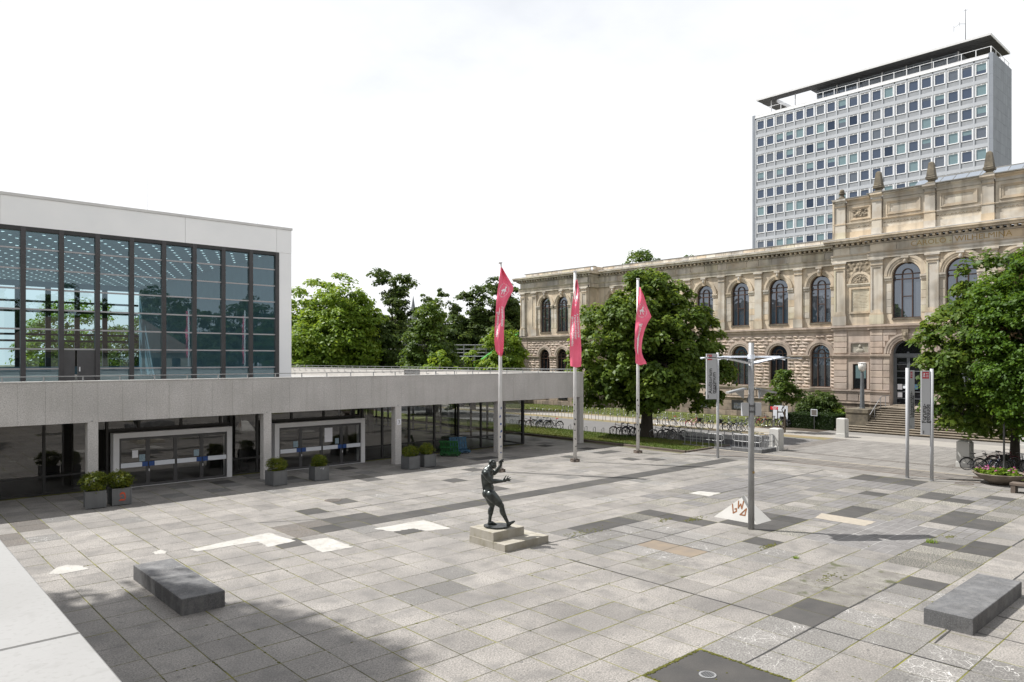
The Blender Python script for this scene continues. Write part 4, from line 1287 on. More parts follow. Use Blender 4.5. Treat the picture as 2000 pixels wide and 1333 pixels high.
# returns between the planes
for v, u0, u1, s in ((31.29, UW, UM, 1), (27.71, UC, UW, 1), (62.79, UW, UM, -1), (12.49, UC, UW, -1)):
    up.quad((u0, v, 9.4), (u1, v, 9.4), (u1, v, 15.45), (u0, v, 15.45)); lo.quad((u0, v, 0), (u1, v, 0), (u1, v, 8.95), (u0, v, 8.95))
for z0, z1, q in ((15.46, 15.95, 0.22), (16.0, 16.8, 0.1), (16.81, 17.15, 0.25)):
    up.box(UW - q + 0.02, UM + 0.3, 62.8 - 0.18 - q * 0.6, 62.79, z0, z1, random.random())
up.box(UW - 0.6, UM + 0.4, 61.95, 62.78, 17.16, 17.54, 0.5)
up.quad((UW, 75.7, 0), (90, 75.7, 0), (90, 75.7, 17.2), (UW, 75.7, 17.2))
for u, a, c in ((UM, 31.3, 62.8), (UW, 62.8, 75.7)):
    ba.quad((u, a, 0), (u, a, 2.2), (u, c, 2.2), (u, c, 0))
up.build('upper_wall', M['stone_up'], old); lo.build('lower_wall', M['stone_low'], old); ba.build('plinth_wall', M['stone_base'], old)
b = MB(); b.box(73.2, 92, 9.2, 62.7, 0, 17.3); b.box(71.6, 92, 62.9, 75.5, 0, 17.3); b.box(71.5, 92, 9.3, 31.2, 0.0, 17.35)
b.build('core', M['brick_dark'], old)
b = MB(); b.box(71.5, 92, 31.2, 75.5, 17.36, 17.6); b.box(71.6, 92, 9.3, 31.15, 21.0, 21.35); b.build('roof', M['roof_grey'], old)

# ---- stones
for k in range(17):                                              # rock-faced ground floor
    z0 = 3.32 + k * 0.3318; z1 = z0 + 0.3318
    if 6.3 < z0 + 0.1 < 6.62 or z1 > 8.93: continue
    course('stone_low', UM, 31.32, 62.75, z0, z1, 0.85, 0.10, 0.05, arch_holes(z0, z1, [(a, b_ + 0.02, c, d) for a, b_, c, d in mid_lw], 0.45 if z1 > 6.6 else 0))
    course('stone_low', UW, 64.25, 74.2, z0, z1, 0.8, 0.10, 0.05, arch_holes(z0, z1, [(a, b_ + 0.02, c, d) for a, b_, c, d in lw_lw], 0.42 if z1 > 6.6 else 0))
for k in range(10):                                              # smooth bands on the pavilion piers
    zz = [3.34, 3.94, 4.54, 5.14, 5.74, 6.75, 7.3, 7.84, 8.38]
    if k >= len(zz): break
    h = 0.57 if k < 5 else 0.52
    block('stone_low', UW, 30.0, 31.28, zz[k], zz[k] + h, 0.09)
    block('stone_low', UC, 26.55, 27.68, zz[k], zz[k] + h, 0.09)
    if zz[k] < 6.2:
        for v0, v1 in ((25.95, 26.53), (21.6, 23.2), (17.2, 18.82)): block('stone_low', UC, v0, v1, zz[k], zz[k] + h, 0.085)
    else:
        r = 1.85
        hz = max(0.0, zz[k] - 6.7); w = math.sqrt(max(0.02, r * r - hz * hz)) if hz < r else 0
        for v0, v1 in ((24.58 + w, 26.53), (20.2 + w, 24.58 - w), (15.82 + w, 20.2 - w)):
            if v1 - v0 > 0.15: block('stone_low', UC, v0, v1, zz[k], zz[k] + h, 0.085)
    for v0, v1 in ((62.82, 64.2), (74.25, 75.68)): block('stone_low', UW, v0, v1, zz[k], zz[k] + h, 0.09)
for v in np.arange(31.4, 62.6, 1.49):                             # plinth panels
    block('stone_low', UM, v, v + 1.44, 2.24, 2.92, 0.09)
for v in np.arange(62.9, 75.5, 1.4): block('stone_low', UW, v, v + 1.35, 2.24, 2.92, 0.09)
for v0, v1 in ((30.0, 31.28), (28.9, 29.95), (27.78, 28.86)): block('stone_low', UW, v0, v1, 2.24, 3.0, 0.1)
block('stone_low', UC, 25.95, 27.68, 2.24, 3.0, 0.1)
bw = [(42.6, 0.76), (38.15, 0.76), (33.7, 0.76), (47.05, 0.76), (51.5, 0.76), (55.95, 0.76), (60.3, 0.76)]
for z0, z1 in ((0.58, 1.28), (1.28, 1.98)):
    course('stone_base', UM, 31.32, 62.75, z0, z1, 1.3, 0.05, 0, [(a - w, a + w) for a, w in bw] if z0 > 0.5 else ())
    course('stone_base', UW, 62.85, 75.6, z0, z1, 1.3, 0.05, 0, [(66.5, 68.3), (70.1, 71.8)])
    course('stone_base', UW, 27.75, 31.28, z0, z1, 1.2, 0.06)
    course('stone_base', UC, 25.95, 27.68, z0, z1, 1.2, 0.06)
course('stone_base', UM, 31.32, 62.75, 0, 0.57, 1.6, 0.16); course('stone_base', UW, 62.85, 75.68, 0, 0.57, 1.6, 0.16); course('stone_base', UW, 27.75, 31.28, 0, 0.57, 1.6, 0.14)
# frieze and attic ashlar
for k, (z0, z1) in enumerate(((16.12, 16.8),)):
    course('stone_up', UM, 31.32, 62.75, z0, z1, 1.7, 0.16); course('stone_up', UW, 62.9, 75.6, z0, z1, 1.7, 0.16)
    course('stone_up', UW, 27.75, 31.28, z0, z1, 1.7, 0.16); course('stone_up', UC, 12.55, 27.66, z0, z1, 2.2, 0.16)
for z0, z1 in ((17.68, 18.12),):
    course('stone_up', UM + 0.5, 31.4, 62.7, z0 - 0.05, z1, 1.2, 0.1); course('stone_up', UW + 0.5, 62.9, 75.1, z0 - 0.05, z1, 1.2, 0.1)
# wall fields beside the upper windows
for (u, ws, pil, lst) in ((UM, mid_w, 0.46, None), (UC, cen_w, 0.5, None), (UW, lw_w, 0.0, None)):
    for vc, hw, zs, zsp in ws:
        for s in (-1, 1):
            a = vc + s * (hw + 0.02); c = vc + s * ((2.225 - pil) if u != UW else (1.5 if (vc > 69) == (s < 0) else 1.9))
            v0, v1 = min(a, c), max(a, c)
            if v1 - v0 < 0.15: continue
            for z0 in (10.35, 10.95, 11.6, 12.3):
                block('stone_up', u, v0, v1, z0, z0 + {10.35: 0.6, 10.95: 0.65, 11.6: 0.7, 12.3: 0.76}[z0], 0.03)
blocks.sort(key=lambda a: a[0])
mass = {}
for n, (fw, m, u, v0, v1, z0, z1, pr, rk, t) in enumerate(blocks):
    if n < 296 and fw < 900:
        b = MB(); emit(b, u, v0, v1, z0, z1, pr, rk, t); b.build('stone_block', M[m], old)
    else:
        emit(mass.setdefault(m, MB()), u, v0, v1, z0, z1, pr, rk, t)
for m, b in mass.items(): b.build('far_stone_blocks', M[m], old, kind='stuff')

# ---- horizontal mouldings
def band(name, m, spec, z0, z1, p0, p1=None, lip=None):
    """spec: list of (u, v0, v1); a moulding with a sloped profile projecting p0 at the bottom and p1 at the top"""
    p1 = p0 if p1 is None else p1
    for u, a, c in spec:
        b = MB()
        prof = [(0.0, z0), (p0, z0), (p0, z0 + (z1 - z0) * 0.35), (p1, z0 + (z1 - z0) * 0.6), (p1, z1), (0.0, z1)]
        n = len(prof)
        vs_ = [(u - p, a, z) for p, z in prof] + [(u - p, c, z) for p, z in prof]
        b.add(vs_, [tuple(range(n)), tuple(range(2 * n - 1, n - 1, -1))] + [(i, n + i, n + (i + 1) % n, (i + 1) % n) for i in range(n)], random.random())
        b.build(name, M[m], old)


FULL = [(UM, 31.3, 62.62), (UW, 62.62, 75.85), (UW, 27.85, 31.45), (UC, 12.35, 27.85), (UW, 9.1, 12.35)]
band('string_course', 'stone_low', FULL, 8.94, 9.4, 0.16, 0.3)
band('architrave', 'stone_up', FULL, 15.46, 15.72, 0.2, 0.2)
band('architrave_fillet', 'stone_up', FULL, 15.725, 15.95, 0.235, 0.235)
band('frieze_ledge', 'stone_up', FULL, 15.955, 16.11, 0.28, 0.34)
band('bed_moulding', 'stone_up', FULL, 16.81, 16.93, 0.2, 0.3)
band('cornice', 'stone_up', [(UM, 31.3, 62.0), (UW, 62.0, 76.5), (UW, 28.4, 31.95), (UC, 11.8, 28.35), (UW, 9.1, 11.8)], 17.16, 17.54, 0.7, 0.85)
b = MB()
for u, a, c in [(UM, 31.3, 62.0), (UW, 62.0, 76.5), (UW, 28.4, 31.95), (UC, 11.8, 28.35), (UW, 9.1, 11.8)]:
    b.add([(u - 0.86, a, 17.545), (u - 0.86, c, 17.545), (u + 0.45, c, 17.68), (u + 0.45, a, 17.68), (u - 0.86, a, 17.585), (u - 0.86, c, 17.585), (u + 0.45, c, 17.72), (u + 0.45, a, 17.72)],
          [(4, 7, 6, 5), (0, 4, 5, 1), (1, 5, 6, 2), (3, 7, 4, 0)])
b.build('cornice_flashing', M['lead'], old)
b = MB()
for u, a, c in [(UM + 0.4, 31.3, 62.3), (UW + 0.4, 62.3, 75.3)]:
    b.box(u - 0.04, u + 0.5, a, c, 18.13, 18.2)
b.build('parapet_cap', M['lead_dark'], old)
b = MB(); b.box(UW + 0.42, 76, 62.28, 62.5, 17.6, 18.12); b.build('parapet_return', M['stone_up'], old)
dent = MB(); dent.box(-0.5, 0.0, -0.1, 0.1, 0, 0.2); dmesh = dent.mesh('dentil', M['stone_up'])
nd = 0
dfar = MB()
for u, a, c in [(UC, 12.2, 28.0), (UW, 28.3, 31.6), (UM, 31.8, 62.3), (UW, 62.4, 76.0)]:
    for v in np.arange(a, c, 0.5):
        vis = px(u, v, 17)[0] < 2010
        if nd < 90 and vis:
            inst('dentil', dmesh, old, (u, v, 16.94)); nd += 1
        else:
            dfar.box(u - 0.5, u, v - 0.1, v + 0.1, 16.94, 17.14, random.random())
dfar.build('far_dentils', M['stone_up'], old, kind='stuff')
band('impost_band', 'stone_low', [(UM, 31.3, 32.38)] + [(UM, P_MID[k] + 1.02, P_MID[k + 1] - 1.02) for k in range(6)] + [(UM, P_MID[6] + 1.02, 62.7), (UW, 62.7, 66.56), (UW, 68.54, 69.86), (UW, 71.84, 75.78), (UW, 27.75, 31.4)] +
     [(UC, 25.88, 27.75), (UC, 21.5, 23.28), (UC, 17.12, 18.9)], 6.36, 6.64, 0.14, 0.22)
band('sill_band', 'stone_low', [(UM, 31.3, 62.7), (UW, 62.7, 75.8), (UW, 27.75, 31.4), (UC, 25.9, 27.75)], 2.96, 3.3, 0.13, 0.2)
band('plinth_ledge', 'stone_base', [(UM, 31.3, 62.7), (UW, 62.7, 75.85), (UW, 27.75, 31.4), (UC, 25.9, 27.75)], 2.0, 2.2, 0.16, 0.1)
# ---- archivolts, keystones, pilasters of the upper floor
for u, ws in ((UM, mid_w), (UW, lw_w), (UC, cen_w)):
    for vc, hw, zs, zsp in ws:
        b = MB()
        w = 0.42 if u != UC else 0.58
        ring(b, u, vc, zsp, hw + 0.01, hw + w * 0.34, 0, 0.07); ring(b, u, vc, zsp, hw + w * 0.345, hw + w * 0.68, 0, 0.11); ring(b, u, vc, zsp, hw + w * 0.685, hw + w + 0.08, 0, 0.16)
        b.build('archivolt', M['stone_up'], old)
        b = MB(); b.add([(u - 0.3, vc - 0.15, zsp + hw - 0.1), (u - 0.3, vc + 0.15, zsp + hw - 0.1), (u, vc + 0.15, zsp + hw - 0.1), (u, vc - 0.15, zsp + hw - 0.1),
                         (u - 0.38, vc - 0.27, 15.4), (u - 0.38, vc + 0.27, 15.4), (u, vc + 0.27, 15.4), (u, vc - 0.27, 15.4)], [(0, 1, 2, 3), (4, 7, 6, 5), (0, 4, 5, 1), (1, 5, 6, 2), (3, 2, 6, 7), (0, 3, 7, 4)], 0.6)
        b.box(u - 0.42, u, vc - 0.31, vc + 0.31, 15.24, 15.41, 0.7)
        b.ball((u - 0.33, vc, 15.0), 0.1, 0.14, 0.2, 8, 5, 0.3)
        b.build('keystone', M['stone_up'], old)
        band('impost', 'stone_up', [(u, vc - hw - 0.62, vc - hw + 0.03), (u, vc + hw - 0.03, vc + hw + 0.62)], zsp - 0.42, zsp - 0.02, 0.09, 0.17)
        b = MB(); b.box(u - 0.08, u + 0.28, vc - hw, vc + hw, zs - 0.14, zs + 0.02); b.build('window_sill', M['stone_dark'], old)
for ws, u in ((mid_lw, UM), (lw_lw, UW)):
    for vc, hw, zs, zsp in ws:
        b = MB(); ring(b, u, vc, zsp, hw + 0.01, hw + 0.2, 0, 0.1); ring(b, u, vc, zsp, hw + 0.205, hw + 0.45, 0, 0.15); b.build('archivolt', M['stone_low'], old)
        b = MB(); b.box(u - 0.24, u + 0.28, vc - hw - 0.06, vc + hw + 0.06, 3.31, 3.4); b.build('window_sill', M['stone_low'], old)


def pilaster(u, vc, w, zb=9.42, zt=15.44, panel=True):
    b = MB(); h = w / 2
    b.box(u - 0.3, u, vc - h * 1.22, vc + h * 1.22, zb, zb + 0.86, random.random())
    b.box(u - 0.27, u, vc - h * 1.15, vc + h * 1.15, zb + 0.87, zb + 0.99, 0.6); b.box(u - 0.23, u, vc - h * 1.07, vc + h * 1.07, zb + 1.0, zb + 1.1, 0.5)
    b.box(u - 0.14, u, vc - h, vc + h, zb + 1.11, zt - 0.62, random.random())
    if panel:
        e = h * 0.72
        for a, c in ((-h, -e), (e, h)): b.box(u - 0.2, u - 0.142, vc + a, vc + c, zb + 1.11, zt - 0.62, random.random())
        b.box(u - 0.2, u - 0.142, vc - e, vc + e, zb + 1.11, zb + 1.3, 0.5); b.box(u - 0.2, u - 0.142, vc - e, vc + e, zt - 0.8, zt - 0.62, 0.5)
    else:
        b.box(u - 0.19, u - 0.142, vc - h, vc + h, zb + 1.11, zt - 0.62, random.random())
    b.box(u - 0.25, u, vc - h * 1.06, vc + h * 1.06, zt - 0.61, zt - 0.53, 0.6); b.box(u - 0.2, u, vc - h, vc + h, zt - 0.525, zt - 0.28, 0.4)
    b.box(u - 0.27, u, vc - h * 1.1, vc + h * 1.1, zt - 0.275, zt - 0.14, 0.6); b.box(u - 0.32, u, vc - h * 1.24, vc + h * 1.24, zt - 0.135, zt, 0.7)
    b.build('pilaster', M['stone_up'], old)


for k in range(6): pilaster(UM, P_MID[k] + 2.225, 0.8, panel=False)
for v in (63.5, 65.4, 72.75, 75.05): pilaster(UW, v, 0.85)
pilaster(UW, 30.65, 1.05); pilaster(UC, 27.05, 1.05)
for v in (22.39, 18.01, 13.4): pilaster(UC, v, 0.98)

# ---- niche between the pilasters of the side bay: shell with relief, tablet, bust
vc = 28.75
b = MB(); ring(b, UW, vc, 13.35, 0.72, 0.86, 0, 0.08); ring(b, UW, vc, 13.35, 0.865, 1.1, 0, 0.14); b.build('niche_archivolt', M['stone_up'], old)


def relief(name, u, v0, v1, z0, z1, d, nv=18, nz=10, mask=None):
    r = random.Random(int(v0 * 10 + z0 * 7))
    lum = [(r.uniform(0, 1), r.uniform(0, 1), r.uniform(0.06, 0.16)) for _ in range(26)]
    b = MB(); vs_ = []
    for j in range(nz + 1):
        for i in range(nv + 1):
            a, c = i / nv, j / nz
            aa = abs(a - 0.5)
            h = 0.0
            for (x, y, s) in lum:
                h = max(h, math.exp(-(((aa - x * 0.5) / s) ** 2 + ((c - y) / (s * 1.3)) ** 2)))
            h = max(h, 1.25 * math.exp(-((aa / 0.07) ** 2 + ((c - 0.5) / 0.33) ** 2)))
            vs_.append((u - d * (h - 0.15) - 0.01, v0 + (v1 - v0) * a, z0 + (z1 - z0) * c))
    fs_ = [(j * (nv + 1) + i, (j + 1) * (nv + 1) + i, (j + 1) * (nv + 1) + i + 1, j * (nv + 1) + i + 1) for j in range(nz) for i in range(nv)
           if mask is None or mask(v0 + (v1 - v0) * (i + 0.5) / nv, z0 + (z1 - z0) * (j + 0.5) / nz)]
    b.add(vs_, fs_)
    return b.build(name, M['relief'], old)


relief('shell_relief', UW - 0.02, vc - 0.75, vc + 0.75, 13.33, 14.08, 0.12, 22, 14, lambda v, z: (v - vc) ** 2 + (z - 13.35) ** 2 < 0.71 ** 2)
relief('spandrel_relief', UW - 0.02, vc - 1.2, vc + 1.2, 13.6, 15.42, 0.14, 30, 24, lambda v, z: (v - vc) ** 2 + (z - 13.35) ** 2 > 1.11 ** 2)
band('niche_ledge', 'stone_up', [(UW, 27.6, 29.98)], 13.05, 13.33, 0.1, 0.18)
b = MB()
for a, c, d, e in ((27.72, 27.92, 10.5, 12.98), (29.58, 29.78, 10.5, 12.98), (27.92, 29.58, 10.5, 10.68), (27.92, 29.58, 12.8, 12.98)): b.box(UW - 0.12, UW, a, c, d, e, 0.6)
tf = b.build('tablet_frame', M['stone_up'], old)
b = MB(); b.box(UW - 0.03, UW, 27.93, 29.57, 10.69, 12.79, 0.9); b.build('tablet', M['stone_up'], tf)
b = MB()
for k in range(11): b.box(UW - 0.034, UW - 0.0305, 28.1 + 0.06 * (k % 3), 29.42 - 0.07 * (k % 2), 12.45 - k * 0.14, 12.49 - k * 0.14, 0.4)
b.build('tablet_lettering', M['relief'], tf)
relief_b = MB()
for a, c, d, e in ((27.85, 28.0, 6.72, 7.85), (29.62, 29.77, 6.72, 7.85), (28.0, 29.62, 7.7, 7.85), (28.0, 29.62, 6.72, 6.82)): relief_b.box(UW - 0.14, UW, a, c, d, e, 0.4)
bf = relief_b.build('bust_frame', M['stone_low'], old)
b = MB(); b.box(UW - 0.02, UW, 28.01, 29.61, 6.83, 7.69); b.ball((UW - 0.05, 28.8, 7.42), 0.1, 0.14, 0.18, 10, 8); b.ball((UW - 0.03, 28.8, 7.0), 0.1, 0.38, 0.22, 12, 6); b.box(UW - 0.08, UW - 0.01, 28.73, 28.87, 7.1, 7.3)
b.build('bust_relief', M['limestone'], bf)
b = MB()
for a, c, d, e in ((27.95, 28.15, 3.4, 5.95), (29.45, 29.65, 3.4, 5.95), (28.15, 29.45, 5.75, 5.95)): b.box(UW - 0.1, UW, a, c, d, e, 0.3)
b.build('small_window_surround', M['stone_low'], old)
b = MB(); b.box(UW - 0.03, UW - 0.005, 28.16, 29.44, 3.36, 5.74); sw = b.build('small_window', M['wood_brown'], old)
b = MB(); b.box(UW - 0.04, UW - 0.031, 28.24, 29.36, 3.44, 5.66); b.build('pane', M['pane_dark'], sw)
b = MB(); b.box(UW - 0.046, UW - 0.041, 28.26, 29.2, 4.4, 5.6); b.build('blind', M['pane_teal'], sw)
# small windows of the plinth
for k, (a, w) in enumerate(bw):
    b = MB()
    z0, z1 = 0.62, 1.72
    b.box(UM - 0.052, UM - 0.002, a - w, a + w, z0, z1)
    o = b.build('cellar_window', M['stone_base'], old)
    b = MB(); b.box(UM - 0.06, UM - 0.0525, a - w + 0.05, a + w - 0.05, z0 + 0.03, z1 - 0.02); b.build('recess', M['black'], o)
    b = MB(); b.box(UM - 0.075, UM - 0.061, a - w + 0.08, a + w * 0.55, z0 + 0.12, z1 - 0.3); b.build('pane', M['pane_old'], o)
for a, c in ((66.6, 68.2), (70.2, 71.7)):
    b = MB(); b.box(UW - 0.055, UW - 0.002, a, c, 0.8, 1.7); b.build('cellar_window', M['pane_dark'], old)

# ---- attic above the pavilion
def attic(u, v0, v1, pan):
    for k, (z0, z1, p) in enumerate(((17.7, 18.28, 0.05), (20.85, 21.1, 0.08))):
        b = MB(); b.box(u - p, u + 0.6, v0, v1, z0, z1, random.random()); b.build('attic_course', M['stone_up'], old)
    # joints in the base course
    b = MB(); b.box(u, u + 0.5, v0, v1, 18.285, 20.845, 0.45); b.build('attic_wall', M['stone_up'], old)
    band('attic_ledge', 'stone_up', [(u, v0, v1)], 18.95, 19.12, 0.1, 0.17)
    b = MB()
    for v in np.arange(v0 + 0.1, v1 - 0.1, 0.28): ring(b, u, v + 0.14, 18.62, 0.05, 0.11, 0.0, 0.05, 7)
    b.build('running_ornament', M['relief'], old)
    a, c = v0 + 0.3, v1 - 0.3
    z0, z1 = 19.35, 20.55
    b = MB()
    for q, (e, p) in enumerate(((0.0, 0.13), (0.12, 0.09), (0.22, 0.06))):
        f = 0.11
        b.box(u - p, u, a + e, a + e + f, z0 + e * 0.7, z1 - e * 0.7, 0.5); b.box(u - p, u, c - e - f, c - e, z0 + e * 0.7, z1 - e * 0.7, 0.5)
        b.box(u - p, u, a + e + f, c - e - f, z0 + e * 0.7, z0 + e * 0.7 + 0.075, 0.6); b.box(u - p, u, a + e + f, c - e - f, z1 - e * 0.7 - 0.075, z1 - e * 0.7, 0.6)
    b.build('panel_frame', M['stone_up'], old)
    if pan == 'relief':
        relief('attic_relief', u - 0.0, a + 0.35, c - 0.35, z0 + 0.25, z1 - 0.25, 0.16, 30, 14)
    else:
        n = 3; cuts = [a + 0.34, a + (c - a) * 0.4, a + (c - a) * 0.6, c - 0.34]
        for i in range(3):
            b = MB(); b.box(u - 0.025, u - 0.001, cuts[i] + 0.005, cuts[i + 1] - 0.005, z0 + 0.24, z1 - 0.24, (0.45, 0.95, 0.4)[i]); b.build('attic_slab', M['stone_up'], old)


def pier(u, v0, v1):
    b = MB(); t = random.random()
    b.box(u - 0.3, u + 0.4, v0 - 0.06, v1 + 0.06, 17.69, 18.28, random.random()); b.box(u - 0.26, u + 0.4, v0 - 0.03, v1 + 0.03, 18.285, 19.0, random.random())
    b.box(u - 0.3, u + 0.4, v0 - 0.07, v1 + 0.07, 19.005, 19.12, 0.6)
    b.box(u - 0.2, u + 0.4, v0, v1, 19.125, 20.7, t); b.box(u - 0.24, u + 0.4, v0 - 0.03, v1 + 0.03, 20.705, 20.85, 0.6); b.box(u - 0.21, u + 0.4, v0, v1, 20.855, 21.1, t)
    b.build('attic_pier', M['stone_up'], old)
    band('pier_cornice', 'stone_up', [(u - 0.2, v0 - 0.12, v1 + 0.12)], 21.1, 21.42, 0.1, 0.3)


pier(UW, 30.12, 31.1)
attic(UW, 27.5, 30.05, 'relief')
for v0, v1 in ((26.63, 27.44), (22.19, 23.01), (17.78, 18.62), (13.35, 14.2)): pier(UC, v0, v1)
for v0, v1 in ((23.08, 26.56), (18.69, 22.12), (14.27, 17.71)): attic(UC, v0, v1, 'plain')
band('attic_cornice', 'stone_up', [(UW, 27.85, 30.0), (UC, 23.1, 26.5), (UC, 18.75, 22.1), (UC, 14.3, 17.66)], 21.1, 21.42, 0.12, 0.32)
b = MB(); b.box(UC - 0.5, UC + 0.9, 12.5, 27.85, 21.425, 21.5); b.box(UW - 0.36, UW + 0.9, 27.86, 31.4, 21.425, 21.5); b.build('attic_flashing', M['lead_dark'], old)
b = MB(); b.box(UW - 0.3, 72.4, 31.11, 31.28, 17.7, 21.42); b.build('attic_return', M['stone_up'], old)


def obelisk(u, v):
    b = MB()
    def fr(z0, z1, h0, h1, t=0.5):
        b.add([(u - h0, v - h0, z0), (u + h0, v - h0, z0), (u + h0, v + h0, z0), (u - h0, v + h0, z0), (u - h1, v - h1, z1), (u + h1, v - h1, z1), (u + h1, v + h1, z1), (u - h1, v + h1, z1)],
              [(0, 3, 2, 1), (4, 5, 6, 7), (0, 1, 5, 4), (1, 2, 6, 5), (2, 3, 7, 6), (3, 0, 4, 7)], t)
    fr(21.5, 21.6, 0.42, 0.42); fr(21.6, 21.78, 0.40, 0.2); fr(21.78, 21.95, 0.2, 0.3); fr(21.95, 22.12, 0.38, 0.38); fr(22.12, 22.25, 0.4, 0.3); fr(22.25, 23.4, 0.33, 0.19); fr(23.4, 23.5, 0.19, 0.08)
    b.build('obelisk', M['stone_dark'], old)


for v in (27.03, 22.6, 18.2, 13.8): obelisk(UC + 0.25, v)
b = MB(); b.box(UW - 0.2, UW + 0.6, 30.2, 30.95, 21.5, 21.62); b.lathe([(0.32, 0), (0.2, 0.25), (0.16, 0.35), (0.3, 0.42), (0.3, 0.5), (0.12, 0.55)], (UW + 0.2, 30.58, 21.62), 10); b.ball((UW + 0.2, 30.58, 22.3), 0.22, None, None, 10, 8)
b.build('stone_ball', M['stone_dark'], old)
# inscription on the frieze
vs_, fs_ = text_geo('CAROLO - WILHELMINA', 0.72)
xs = [a[0] for a in vs_]; w = max(xs) - min(xs); k = 7.65 / w
b = MB(); b.add([(UC - 0.166, 20.33 - x * k, 16.44 + y * 0.9) for x, y, _ in vs_], fs_); b.build('inscription', M['gold'], old)
# skylight on the roof behind the attic
fr_ = MB()
for i in range(16):
    v = 25.0 - i * 1.05
    g = MB(); g.quad((72.4, v - 1.02, 21.75), (72.4, v, 21.75), (74.6, v, 23.0), (74.6, v - 1.02, 23.0)); g.build('skylight_pane', M['sky_glass'], old)
    fr_.add([(72.38, v - 1.05, 21.76), (72.38, v - 1.02, 21.76), (74.6, v - 1.02, 23.03), (74.6, v - 1.05, 23.03)], [(0, 1, 2, 3)])
fr_.box(72.3, 72.5, 8.5, 25.0, 21.36, 21.74); fr_.box(74.6, 74.7, 8.5, 25.0, 22.9, 23.06)
fr_.add([(72.4, 25.0, 21.7), (74.6, 25.0, 23.0), (74.6, 25.0, 21.4), (72.4, 25.0, 21.4)], [(0, 1, 2, 3)])
fr_.build('skylight_frame', M['lead_dark'], old)
b = MB(); b.box(74.72, 80, 8.5, 25, 21.3, 22.95); b.build('skylight_core', M['lead'], old)

# ---- portals
for k, (vc, hw, zs, zsp) in enumerate(cen_d):
    b = MB(); ring(b, UC, vc, zsp, hw + 0.01, hw + 0.2, 0, 0.08); ring(b, UC, vc, zsp, hw + 0.205, hw + 0.4, 0, 0.13); ring(b, UC, vc, zsp, hw + 0.405, hw + 0.58, 0, 0.18)
    b.build('portal_archivolt', M['stone_low'], old)
    b = MB(); b.add([(UC - 0.25, vc - 0.16, 7.85), (UC - 0.25, vc + 0.16, 7.85), (UC, vc + 0.16, 7.85), (UC, vc - 0.16, 7.85), (UC - 0.34, vc - 0.28, 8.88), (UC - 0.34, vc + 0.28, 8.88), (UC, vc + 0.28, 8.88), (UC, vc - 0.28, 8.88)],
                    [(0, 1, 2, 3), (4, 7, 6, 5), (0, 4, 5, 1), (1, 5, 6, 2), (3, 2, 6, 7), (0, 3, 7, 4)]); b.ball((UC - 0.3, vc, 8.4), 0.12, 0.17, 0.24, 8, 6)
    b.build('portal_keystone', M['relief'], old)
    b = MB(); u = UC + 0.55
    ring(b, u, vc, zsp, hw - 0.16, hw, -0.06, 0.06, 16)
    for s in (-1, 1):
        b.box(u - 0.06, u + 0.06, vc + s * (hw - 0.08) - 0.08, vc + s * (hw - 0.08) + 0.08, zs, zsp)
    b.box(u - 0.1, u + 0.06, vc - hw + 0.16, vc + hw - 0.16, zsp - 0.3, zsp + 0.02)
    b.lathe([(0.13, 0), (0.1, 0.12), (0.03, 0.16)], (u - 0.05, vc, zsp + 0.02), 8)
    df = b.build('portal_frame', M['door_grey'], old)
    g = MB(); pts = [(u + 0.02, vc - (hw - 0.16) * math.cos(math.pi * i / 14), zsp + (hw - 0.16) * math.sin(math.pi * i / 14)) for i in range(15)]; g.add(pts, [tuple(range(15))]); g.build('fanlight', M['pane_dark'], df)
    for s in (0, 1):
        a = vc - hw + 0.165 + s * (hw - 0.16); c = a + hw - 0.17
        b = MB(); e = 0.12
        b.box(u - 0.05, u + 0.05, a, a + e, zs, zsp - 0.305); b.box(u - 0.05, u + 0.05, c - e, c, zs, zsp - 0.305)
        zz = np.linspace(zs, zsp - 0.38, 8)
        for z in zz: b.box(u - 0.05, u + 0.05, a + e, c - e, z, z + 0.075)
        d = b.build('portal_door', M['door_grey'], old)
        g = MB(); g.quad((u, a + e, zs), (u, a + e, zsp - 0.31), (u, c - e, zsp - 0.31), (u, c - e, zs)); g.build('pane', M['pane_dark'], d)
        if k == 0 and s == 1:
            g = MB(); g.box(u - 0.065, u - 0.055, a + 0.5, a + 0.9, 3.45, 3.95); g.box(u - 0.065, u - 0.055, a + 0.5, a + 0.9, 2.75, 3.2); g.box(u - 0.065, u - 0.055, a + 0.15, a + 0.25, 3.7, 3.95); g.build('notice', M['paper'], d)
            g = MB(); g.tube((u - 0.07, a + 0.33, 3.68), (u - 0.056, a + 0.33, 3.68), 0.13, 0.13, 12); g.build('sticker', M['bar_white'], d)
        if k == 0 and s == 0:
            g = MB(); g.box(u - 0.065, u - 0.055, a + 0.3, a + 0.7, 3.5, 3.95); g.build('notice', M['blue_paint'], d)

